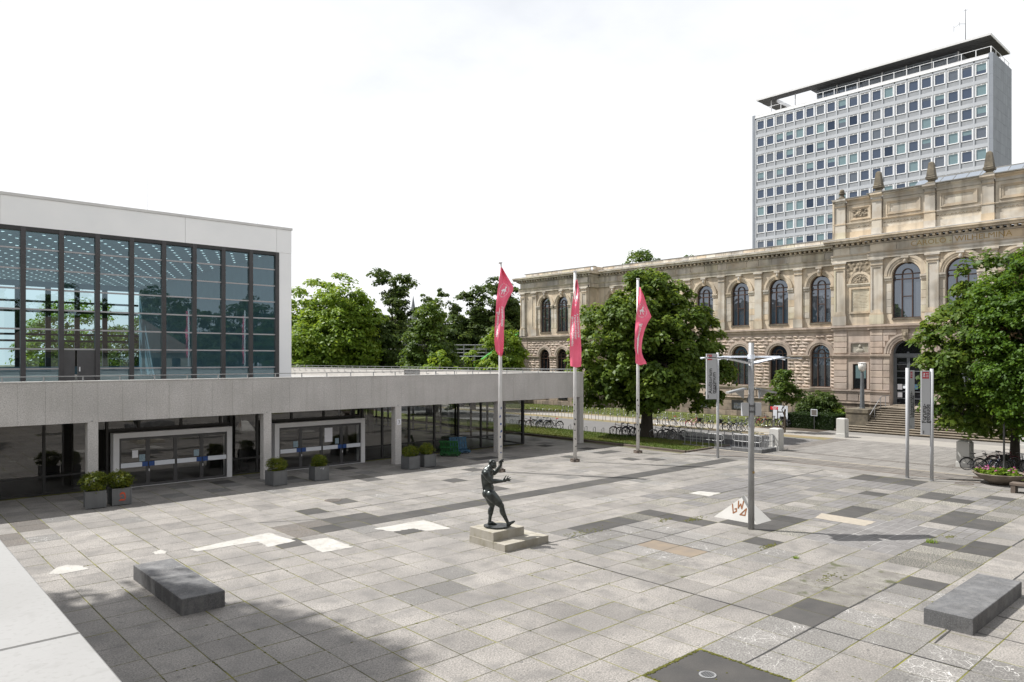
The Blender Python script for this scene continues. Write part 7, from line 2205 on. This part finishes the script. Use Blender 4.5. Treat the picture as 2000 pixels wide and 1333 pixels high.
sign_post(40.49, 25.24, 3.7, 6.55, 6.62 - 0.0, [('Auditorium', 0.34, 0.24, 4.05), ('maximum', 0.34, 0.47, 4.05), ('Pockelsstraße 15', 0.09, 0.60, 4.1), ('Campus', 0.06, 0.1, 3.76)], -1, 'tall sign post reading Auditorium maximum before the chestnut lawn', 0.66, TH + math.pi / 2 + 0.12)
sign_post(41.02, 14.33, 2.55, 5.62, 5.75, [('Universitäts-', 0.27, 0.13, 3.15), ('altgebäude', 0.27, 0.29, 3.15), ('Campus', 0.05, 0.1, 2.6)], 1, 'left post of the twin signs, reading Universitätsaltgebäude', 0.42, TH - math.pi / 2 + 0.5)
sign_post(40.91, 13.13, 2.35, 5.62, 5.72, [('Forums-', 0.29, 0.13, 2.95), ('gebäude', 0.29, 0.29, 2.95), ('Campus', 0.05, 0.1, 2.4)], -1, 'right post of the twin signs, reading Forumsgebäude', 0.40, TH + math.pi / 2 - 0.3)

# ================================================================== white gate pillars
GP = [(46.95, 24.75, 'grey-white gate pillar at the end of the steel railings'), (58.7, 25.35, 'white gate pillar before the stair cheek'), (47.75, 13.6, 'white gate pillar beside the bicycles on the right'), (60.4, 13.7, 'white gate pillar half hidden behind the right tree trunk')]
for k, (u, v, lab) in enumerate(GP):
    t = thing('gate_pillar', lab, 'pillar', (u, v, 0), 'white gate pillars of the forecourt')
    b = MB(); b.bbox(u - 0.36, u + 0.36, v - 0.36, v + 0.36, 0, 0.3, 0.015); b.build('foot', M['white'], t)
    b = MB(); b.bbox(u - 0.32, u + 0.32, v - 0.33, v + 0.33, 0.301, 1.5, 0.05)
    b.build('shaft', M['white'], t)
    b = MB(); b.box(u - 0.2, u + 0.36, v - 0.365, v - 0.331, 0.302, 1.42); b.box(u - 0.2, u + 0.36, v + 0.331, v + 0.365, 0.302, 1.42); b.build('side_rib', M['white'], t)

# ================================================================== railings round the sunken stair
rl = thing('steel_railing', 'grey tubular steel railings round the sunken stair by the lawn', 'railing', (46.2, 28, 0))
b = MB()
def rail(b, pts, h=1.0, n=6, mid=0.5, z=0.0):
    pts = [Vector((p[0], p[1], z)) for p in pts]
    L_ = [(pts[i + 1] - pts[i]).length for i in range(len(pts) - 1)]; tot = sum(L_)
    ps = []
    for k in range(n + 1):
        d = tot * k / n; i = 0
        while i < len(L_) - 1 and d > L_[i]: d -= L_[i]; i += 1
        ps.append(pts[i].lerp(pts[i + 1], min(1, d / L_[i])))
    up_ = Vector((0, 0, 1))
    s, e = pts[0], pts[-1]; ds = (pts[1] - pts[0]).normalized(); de = (pts[-1] - pts[-2]).normalized()
    top = [s + up_ * mid, s - ds * 0.16 + up_ * (mid + 0.12), s - ds * 0.16 + up_ * (h - 0.12), s + up_ * h] + [q + up_ * h for q in pts[1:-1]] + [e + up_ * h, e + de * 0.16 + up_ * (h - 0.12), e + de * 0.16 + up_ * (mid + 0.12), e + up_ * mid]
    b.path(top, 0.026, 6); b.path([q + up_ * mid for q in pts], 0.02, 6)
    for q in ps: b.tube(q, q + up_ * h, 0.021, None, 6)


rail(b, [(44.75, 26.6), (44.75, 24.75)], 0.95, 6, z=0.16); rail(b, [(44.75, 30.6), (44.75, 27.6)], 0.95, 6, z=0.05)
rail(b, [(47.9, 33.2), (47.9, 25.4)], 0.95, 12); rail(b, [(47.2, 34.3), (47.2, 27.5)], 0.95, 10); rail(b, [(46.6, 24.75), (47.9, 25.2)], 0.95, 3, z=0.1); rail(b, [(44.95, 24.72), (46.45, 24.72)], 0.95, 4, z=0.16)
b.build('rails', M['galv'], rl)
b = MB(); b.bbox(44.55, 44.95, 24.5, 26.75, 0, 0.24, 0.02); b.bbox(44.96, 46.5, 24.5, 24.9, 0, 0.24, 0.02); b.bbox(44.6, 44.9, 26.8, 30.8, 0, 0.1, 0.02); b.build('kerb_blocks', M['bench_concrete'], rl)
b = MB(); b.box(45.0, 47.7, 25.0, 33.0, -0.06, 0.012); b.box(47.6, 47.75, 25.3, 33.0, 0.0, 0.35); b.build('stair_well', M['bench_concrete'], rl)

# ================================================================== bicycle racks (one low hoop each) and bicycles
hb = MB(); hb.path([(-0.42, 0, 0), (-0.42, 0, 0.36), (-0.36, 0, 0.42), (0.36, 0, 0.42), (0.42, 0, 0.36), (0.42, 0, 0)], 0.022, 6)
hm = hb.mesh('bicycle_hoop', M['galv_dark'])
hb = MB(); hb.path([(-0.4, 0, 0), (-0.4, 0, 0.72), (-0.32, 0, 0.8), (0.32, 0, 0.8), (0.4, 0, 0.72), (0.4, 0, 0)], 0.024, 6); hm2 = hb.mesh('bicycle_stand', M['galv'])


def hoop(me, nm, u, v, rz, label, group):
    o = bpy.data.objects.new(nm, me); COL.objects.link(o); o.location = (u, v, 0); o.rotation_euler = (0, 0, rz)
    tag(o, label, 'bike rack', group)


for k in range(25): hoop(hm, 'bicycle_hoop', 46.95, 32.6 + k * 0.95, 0.5, 'low dark bicycle hoop in the front row along the lawn', 'low bicycle hoops along the lawn')
for k in range(28): hoop(hm2, 'bicycle_stand', 56.5, 33.0 + k * 0.95, 0.35, 'galvanised bicycle stand in the middle row beside the street', 'bicycle stands beside the street')
for k in range(30): hoop(hm2, 'bicycle_stand', 62.0, 32.9 + k * 0.9, 0.35, 'galvanised bicycle stand in the back row by the building lawn', 'bicycle stands by the building lawn')

bk = thing('bicycle', 'bicycle', 'bicycle', (0, 0, 0), 'parked bicycles')


def wheel(cx_):
    b = MB(); b.path([(cx_ + 0.335 * math.cos(a), 0, 0.345 + 0.335 * math.sin(a)) for a in np.linspace(0, 2 * math.pi, 22, endpoint=False)], 0.021, 5, closed=True)
    return b


def spokes(cx_):
    b = MB(); b.path([(cx_ + 0.305 * math.cos(a), 0, 0.345 + 0.305 * math.sin(a)) for a in np.linspace(0, 2 * math.pi, 18, endpoint=False)], 0.011, 4, closed=True)
    for a in np.linspace(0, math.pi, 7, endpoint=False): b.tube((cx_ + 0.3 * math.cos(a), 0, 0.345 + 0.3 * math.sin(a)), (cx_ - 0.3 * math.cos(a), 0, 0.345 - 0.3 * math.sin(a)), 0.003, None, 3)
    b.tube((cx_, -0.05, 0.345), (cx_, 0.05, 0.345), 0.025, None, 6)
    return b


for cx_ in (-0.54, 0.54):
    w_ = wheel(cx_).build('wheel', M['tyre'], bk, local=True); spokes(cx_).build('rim', M['chrome'], w_, local=True)
b = MB()
S, Hd, BB, Rr, Ff = (-0.2, 0, 0.86), (0.36, 0, 0.88), (-0.06, 0, 0.3), (-0.54, 0, 0.345), (0.54, 0, 0.345)
b.tube(BB, (-0.24, 0, 0.93), 0.019); b.tube((-0.17, 0, 0.72), Hd, 0.019); b.tube(BB, (0.38, 0, 0.74), 0.022); b.tube((0.41, 0, 0.68), (0.335, 0, 1.0), 0.021)
for s in (-0.05, 0.05):
    b.tube((BB[0], s * 0.5, BB[2]), (Rr[0], s, Rr[2]), 0.011); b.tube((-0.19, s * 0.4, 0.76), (Rr[0], s, Rr[2]), 0.011); b.tube((0.41, s * 0.6, 0.68), (Ff[0], s, Ff[2]), 0.013)
b.build('frame', M['bike_black'], bk, local=True)
for cx_ in (-0.54, 0.54):
    b = MB(); b.path([(cx_ + 0.375 * math.cos(a), 0, 0.345 + 0.375 * math.sin(a)) for a in np.linspace(0.5 if cx_ > 0 else 0.3, 2.4 if cx_ > 0 else 3.0, 9)], 0.022, 5); b.build('mudguard', M['bike_black'], bk, local=True)
b = MB(); b.ball((-0.25, 0, 0.96), 0.14, 0.08, 0.035, 10, 6); b.ball((-0.34, 0, 0.97), 0.06, 0.1, 0.04, 8, 6); b.build('saddle', M['saddle'], bk, local=True)
b = MB(); b.path([(0.2, -0.29, 1.05), (0.3, -0.26, 1.08), (0.33, -0.1, 1.06), (0.33, 0.1, 1.06), (0.3, 0.26, 1.08), (0.2, 0.29, 1.05)], 0.013, 6); b.tube((0.335, 0, 0.98), (0.33, 0, 1.06), 0.014); b.build('handlebar', M['chrome'], bk, local=True)
b = MB(); b.box(-0.74, -0.36, -0.06, 0.06, 0.735, 0.75)
for s in (-0.06, 0.06): b.tube((-0.7, s, 0.74), (-0.54, s, 0.36), 0.007)
b.build('luggage_rack', M['bike_black'], bk, local=True)
b = MB(); b.tube((-0.06, -0.1, 0.3), (-0.06, 0.1, 0.3), 0.02); b.tube((-0.06, 0.02, 0.3), (-0.06, 0.02, 0.3001), 0.09, 0.09, 10); b.tube((-0.06, 0.1, 0.3), (0.08, 0.1, 0.2), 0.012); b.tube((-0.06, -0.1, 0.3), (-0.2, -0.1, 0.4), 0.012); b.box(0.04, 0.12, 0.09, 0.19, 0.185, 0.205); b.box(-0.24, -0.16, -0.19, -0.09, 0.39, 0.41); b.build('crank', M['galv_dark'], bk, local=True)
bsk = MB(); bsk.box(-0.72, -0.4, -0.15, 0.15, 0.76, 0.78)
for (a, c, d, e) in ((-0.72, -0.4, -0.15, -0.135), (-0.72, -0.4, 0.135, 0.15), (-0.72, -0.705, -0.135, 0.135), (-0.415, -0.4, -0.135, 0.135)): bsk.box(a, c, d, e, 0.781, 0.98)
bskm = bsk.mesh('basket', M['tyre'])
BK = [  # u, v, heading, paint, label, saddle, basket
    (46.3, 45.3, 2.7, 'black', 'black bicycle with a red saddle alone in the front hoops', 'saddle_red', 0),
    (45.7, 48.0, 2.5, 'wine', 'dark bicycle nearest to the foyer corner', 'saddle', 0), (45.9, 47.4, 2.7, 'black', 'black bicycle second from the foyer corner, by the lawn', 'saddle', 0), (46.2, 46.8, 2.5, 'silver', 'silver bicycle third from the foyer corner', 'saddle', 0), (46.1, 46.3, 2.8, 'navy', 'navy bicycle between the silver one and the red saddle', 'saddle', 0),
    (46.8, 38.3, 2.6, 'wine', 'wine-red bicycle leftmost of those by the chestnut trunk', 'saddle', 0), (46.8, 37.7, 2.8, 'black', 'black bicycle beside the wine-red one left of the chestnut trunk', 'saddle', 0), (46.9, 37.1, 2.5, 'navy', 'navy bicycle close to the left side of the chestnut trunk', 'saddle', 1), (47.0, 36.5, 2.9, 'black', 'black bicycle half hidden behind the chestnut trunk', 'saddle', 0),
    (47.2, 34.6, 2.6, 'silver', 'grey bicycle just right of the chestnut trunk', 'saddle', 0), (47.3, 34.0, 2.8, 'black', 'black bicycle in the middle of the three right of the trunk', 'saddle', 0), (47.4, 33.1, 2.6, 'black', 'black bicycle at the right end of the front hoops', 'saddle', 0),
    (56.4, 41.3, -0.5, 'silver', 'grey bicycle leftmost in the row across the street', 'saddle', 0), (56.4, 39.3, -0.4, 'white', 'white bicycle with a red saddle cover across the street', 'saddle_red', 0), (56.5, 37.7, -0.3, 'pink', 'bright pink-red bicycle across the street', 'saddle', 0), (56.5, 36.5, -0.5, 'black', 'black bicycle with a basket right of the pink one', 'saddle', 1),
    (56.5, 34.5, -0.4, 'black', 'black bicycle with a big rear basket behind the Auditorium sign', 'saddle', 1), (56.6, 33.9, -0.6, 'black', 'black bicycle between the basket bicycle and the silver one', 'saddle', 0), (56.7, 33.3, -0.3, 'navy', 'dark blue bicycle left of the lamp mast across the street', 'saddle', 0), (56.9, 32.8, -0.5, 'silver', 'silver bicycle right beside the lamp mast across the street', 'saddle', 0),
    (62.3, 35.0, -0.7, 'navy', 'blue bicycle in the back row right of the lamp mast', 'saddle', 0), (62.4, 34.3, -0.8, 'pink', 'bicycle with pink frame in the back row', 'saddle', 0), (62.6, 33.6, -0.7, 'black', 'black bicycle in the back row beside the pink one', 'saddle', 0), (63.4, 32.3, -0.6, 'white', 'white bicycle behind the stakes of the young tree', 'saddle', 1), (63.6, 31.6, -0.9, 'navy', 'dark bicycle touching the hedge end', 'saddle', 0), (62.8, 33.0, -0.7, 'black', 'black bicycle behind the white notice board', 'saddle', 0),
    (46.6, 12.6, -1.2, 'black', 'black bicycle leaning close to the right gate pillar', 'saddle', 0), (46.7, 12.0, -0.9, 'black', 'black bicycle behind the flower bowl, left one', 'saddle', 0), (46.8, 11.5, -0.5, 'navy', 'dark bicycle behind the flower bowl, beside the thin black pole', 'saddle', 0), (47.2, 11.0, -0.8, 'black', 'black bicycle behind the flower bowl, next to the tree trunk', 'saddle', 1), (48.6, 11.9, -1.0, 'wine', 'wine-red bicycle left of the right tree trunk', 'saddle', 0), (48.4, 10.2, -0.8, 'black', 'black bicycle right of the tree trunk at the edge', 'saddle', 0),
]
for k, (u, v, a, paint, lab, sad, bas) in enumerate(BK):
    if k == 0:
        o = bk; o.location = (u, v, 0); o.rotation_euler = (0, 0, a); o['label'] = lab
    else:
        o = dup(bk, (u, v, 0), a, lab, 'parked bicycles', mats=None)
    for ch in o.children:
        nm = ch.name.split('.')[0]
        if nm == 'frame' or nm == 'mudguard':
            key = nm + paint + ('' if nm == 'frame' else str(ch.data.vertices[0].co.x > 0))
            me = bpy.data.meshes.get(key)
            if me is None:
                me = ch.data.copy(); me.name = key; me.materials[0] = M['bike_' + paint]
            if k: ch.data = me
        if nm == 'saddle':
            key = 'saddle_' + sad; me = bpy.data.meshes.get(key)
            if me is None:
                me = ch.data.copy(); me.name = key; me.materials[0] = M[sad]
            ch.data = me
    if bas:
        q = bpy.data.objects.new('basket', bskm); COL.objects.link(q); q.parent = o
    o.rotation_euler = (random.uniform(-0.12, 0.12), 0, a)

# ================================================================== pallet seats by the foyer glass
def pallet_seat(u, v, rz, m, label):
    t = thing('pallet_seat', label, 'seat', (u, v, 0), None, rz)
    def pal(nm, z0, tilt, yoff):
        b = MB()
        for k in range(7):
            x0 = -0.6 + k * 0.172; b.box(x0, x0 + 0.13, -0.4, 0.4, 0.12, 0.145, random.random())
        for y in (-0.36, 0.0, 0.36): b.box(-0.6, 0.6, y - 0.04, y + 0.04, 0.09, 0.119); b.box(-0.6, 0.6, y - 0.045, y + 0.045, 0.0, 0.022)
        for y in (-0.36, 0.0, 0.36):
            for x in (-0.53, 0.0, 0.53): b.box(x - 0.07, x + 0.07, y - 0.045, y + 0.045, 0.022, 0.0895)
        R_ = Matrix.Rotation(tilt, 3, 'X')
        b.v = [tuple(R_ @ Vector(p) + Vector((0, yoff, z0))) for p in b.v]
        b.build(nm, M[m], t, local=True)
    pal('seat_pallet', 0.08, 0.0, 0.0); pal('under_pallet', -0.005 + 0.0, 0.0, 0.0) if False else None
    pal('backrest_pallet', 0.6, math.radians(74), 0.52)
    b = MB()
    for x in (-0.5, 0.5):
        for y in (-0.3, 0.3): b.tube((x, y, 0.0), (x, y, 0.08), 0.05, None, 8)
    b.build('castor', M['tyre'], t, local=True)


pallet_seat(28.7, 37.35, 2.25, 'green_paint', 'bright green pallet seat turned with its back to the plaza')
pallet_seat(30.0, 38.0, -0.35, 'blue_paint', 'faded blue pallet seat leaning by the foyer glass')

# ================================================================== lamp on the stair cheek
ll = thing('stair_lamp', 'fluted iron lamp with a white glass bowl on the stair cheek', 'lamp', (66.0, 26.75, 1.88))
b = MB(); n = 20; vs_ = []
prof = [(0.24, 0.0), (0.24, 0.08), (0.2, 0.1), (0.185, 1.2), (0.14, 3.0), (0.11, 3.25)]
for r_, z in prof:
    for i in range(n):
        a = 2 * math.pi * i / n; k = r_ * (1.0 if i % 2 else 0.87); vs_.append((66.0 + k * math.cos(a), 26.75 + k * math.sin(a), 1.88 + z))
b.add(vs_, [(j * n + i, j * n + (i + 1) % n, (j + 1) * n + (i + 1) % n, (j + 1) * n + i) for j in range(len(prof) - 1) for i in range(n)])
b.build('shaft', M['lamp_iron'], ll)
b = MB(); b.lathe([(0.12, 3.24), (0.25, 3.35), (0.32, 3.6), (0.33, 3.95)], (66.0, 26.75, 1.88), 20); b.build('bowl', M['opal'], ll, smooth=True)
b = MB(); b.lathe([(0.35, 3.951), (0.36, 4.0), (0.2, 4.04)], (66.0, 26.75, 1.88), 20); b.build('lid', M['alu'], ll)

# ================================================================== small signs
t = thing('round_sign', 'round grey traffic sign seen from behind on a dark post', 'sign', (60.2, 34.2, 0))
b = MB(); b.tube((60.2, 34.2, 0), (60.2, 34.2, 2.9), 0.035); b.build('post', M['galv_dark'], t)
b = MB(); c = Vector((60.2, 34.2, 2.55)); b.tube(c - Fv * 0.05, c - Fv * 0.035, 0.36, None, 20); b.build('disc', M['galv_dark'], t)
t = thing('notice_sign', 'low red and white notice on two posts before the young tree', 'sign', (60.6, 31.9, 0))
b = MB(); b.tube((60.6, 32.3, 0), (60.6, 32.3, 1.95), 0.03); b.tube((60.6, 31.2, 0), (60.6, 31.2, 1.7), 0.03); b.build('post', M['bark_light'], t)
b = MB(); b.box(60.55, 60.57, 31.75, 32.45, 1.75, 2.02); pn = b.build('red_plate', M['bright_red'], t)
b = MB()
for k in range(3): b.box(60.543, 60.5495, 31.85 + k * 0.03, 32.3 - k * 0.05, 1.93 - k * 0.07, 1.96 - k * 0.07)
b.build('print', M['bar_white'], pn)
t = thing('info_board', 'white information board behind the bicycles', 'sign', (63.2, 32.9, 0))
b = MB(); b.box(63.18, 63.24, 32.2, 33.6, 0.75, 1.95); b.build('board', M['bar_white'], t)
b = MB(); b.box(63.19, 63.23, 33.55, 33.6, 0, 0.75); b.box(63.19, 63.23, 32.2, 32.25, 0, 0.75); b.build('post', M['galv'], t)
t = thing('framed_panel', 'small square framed panel standing in the hedge', 'sign', (63.2, 29.75, 0))
b = MB(); b.box(63.16, 63.2, 29.45, 30.03, 1.2, 1.78); fp_ = b.build('panel', M['bar_white'], t)
b = MB(); b.box(63.152, 63.159, 29.5, 29.98, 1.25, 1.73); b.build('picture', M['brown_slab'], fp_)
b = MB(); b.tube((63.22, 29.74, 0), (63.22, 29.74, 1.25), 0.03); b.build('post', M['galv_dark'], t)
t = thing('lamp_post', 'thin black pole among the bicycles behind the flower bowl', 'pole', (46.5, 11.35, 0))
b = MB(); b.tube((46.5, 11.35, 0), (46.5, 11.35, 3.6), 0.05); b.build('post', M['galv_dark'], t); b = MB(); b.lathe([(0.09, 0), (0.08, 0.25)], (46.5, 11.35, 0), 8); b.build('foot', M['galv_dark'], t)
# concrete bench frame at the right edge
t = thing('concrete_bench', 'small rough concrete bench cut by the right edge', 'bench', (40.3, 8.75, 0))
b = MB(); b.bbox(40.0, 40.55, 7.0, 9.55, 0.36, 0.47, 0.01); b.build('seat', M['kerb'], t)
for v in (9.35, 8.6, 7.4):
    b = MB(); b.box(40.02, 40.53, v - 0.02, v + 0.16, 0, 0.358); b.build('leg', M['kerb'], t)

# ================================================================== far things between the trees
t = thing('scaffold', 'long scaffolded dark shed seen between the trees', 'scaffold', (61.7, 84.5, 0))
a0, a1 = Vector((54.5, 91.1, 0)), Vector((68.5, 78.2, 0)); dd = (a1 - a0).normalized(); nn = Vector((-dd.y, dd.x, 0))
b = MB()
for k in range(13):
    p = a0.lerp(a1, k / 12)
    b.tube(p, p + Vector((0, 0, 8.3)), 0.05, None, 5); b.tube(p + nn * -1.0, p + nn * -1.0 + Vector((0, 0, 8.3)), 0.05, None, 5)
    if k < 12:
        q = a0.lerp(a1, (k + 1) / 12); b.tube(p + Vector((0, 0, 2)), q + Vector((0, 0, 4.5)), 0.035, None, 4); b.tube(q + Vector((0, 0, 2)), p + Vector((0, 0, 4.5)), 0.035, None, 4)
for z in (2.0, 4.0, 6.0, 7.1, 7.6, 8.2):
    b.tube(a0 + Vector((0, 0, z)), a1 + Vector((0, 0, z)), 0.05, None, 5); b.tube(a0 - nn + Vector((0, 0, z)), a1 - nn + Vector((0, 0, z)), 0.05, None, 5)
b.build('tubes', M['galv'], t)
b = MB(); 
for z in (6.55,): b.prism([a0 + Vector((0, 0, z)), a1 + Vector((0, 0, z)), a1 - nn + Vector((0, 0, z)), a0 - nn + Vector((0, 0, z))], (0, 0, 0.12))
b.build('deck', M['bar_white'], t)
b = MB(); o_ = nn * 1.0
if o_.dot(Fv) < 0: o_ = -o_
b.prism([a0 + o_, a1 + o_, a1 + o_ * 6, a0 + o_ * 6], (0, 0, 6.2)); b.build('shed', M['brick_dark'], t)
t = thing('boom_lift', 'bright green boom of a lift rising between the trees', 'crane', (59.9, 75.3, 0))
b = MB(); p, q = Vector((60.2, 75.1, 4.6)), Vector((65.3, 70.4, 9.6)); b.tube(p, p.lerp(q, 0.62), 0.22, 0.19, 6); b.tube(p.lerp(q, 0.6), q, 0.14, 0.12, 6); b.build('boom', M['boom_green'], t)
b = MB(); b.box(58.6, 60.6, 74.2, 76.2, 0.5, 2.0); b.tube((59.6, 75.4, 2), p, 0.25, 0.2, 6); b.build('chassis', M['boom_green'], t)
for du in (-0.9, 0.9):
    for dv in (-0.9, 0.9):
        b = MB(); b.tube((59.6 + du - 0.15, 75.2 + dv, 0.45), (59.6 + du + 0.15, 75.2 + dv, 0.45), 0.45, None, 12); b.build('wheel', M['tyre'], t)
b = MB(); b.box(q.x - 0.1, q.x + 0.9, q.y - 0.7, q.y + 0.2, q.z - 0.5, q.z - 0.42)
for (x, y) in ((q.x - 0.1, q.y - 0.7), (q.x + 0.86, q.y - 0.7), (q.x - 0.1, q.y + 0.16), (q.x + 0.86, q.y + 0.16)): b.box(x, x + 0.04, y, y + 0.04, q.z - 0.42, q.z + 0.6)
b.box(q.x - 0.1, q.x + 0.9, q.y - 0.7, q.y - 0.66, q.z + 0.6, q.z + 0.65); b.build('basket', M['galv_dark'], t)
t = thing('church_spire', 'slim grey church spire far behind the trees', 'church', (132, 191, 0))
b = MB(); b.box(129.5, 134.5, 188.5, 193.5, 0, 14); b.build('tower', M['brick_dark'], t)
b = MB(); b.lathe([(2.4, 14), (1.2, 19), (0.15, 25.3), (0.02, 26.2)], (132, 191, 0), 8); b.build('spire', M['slate'], t)
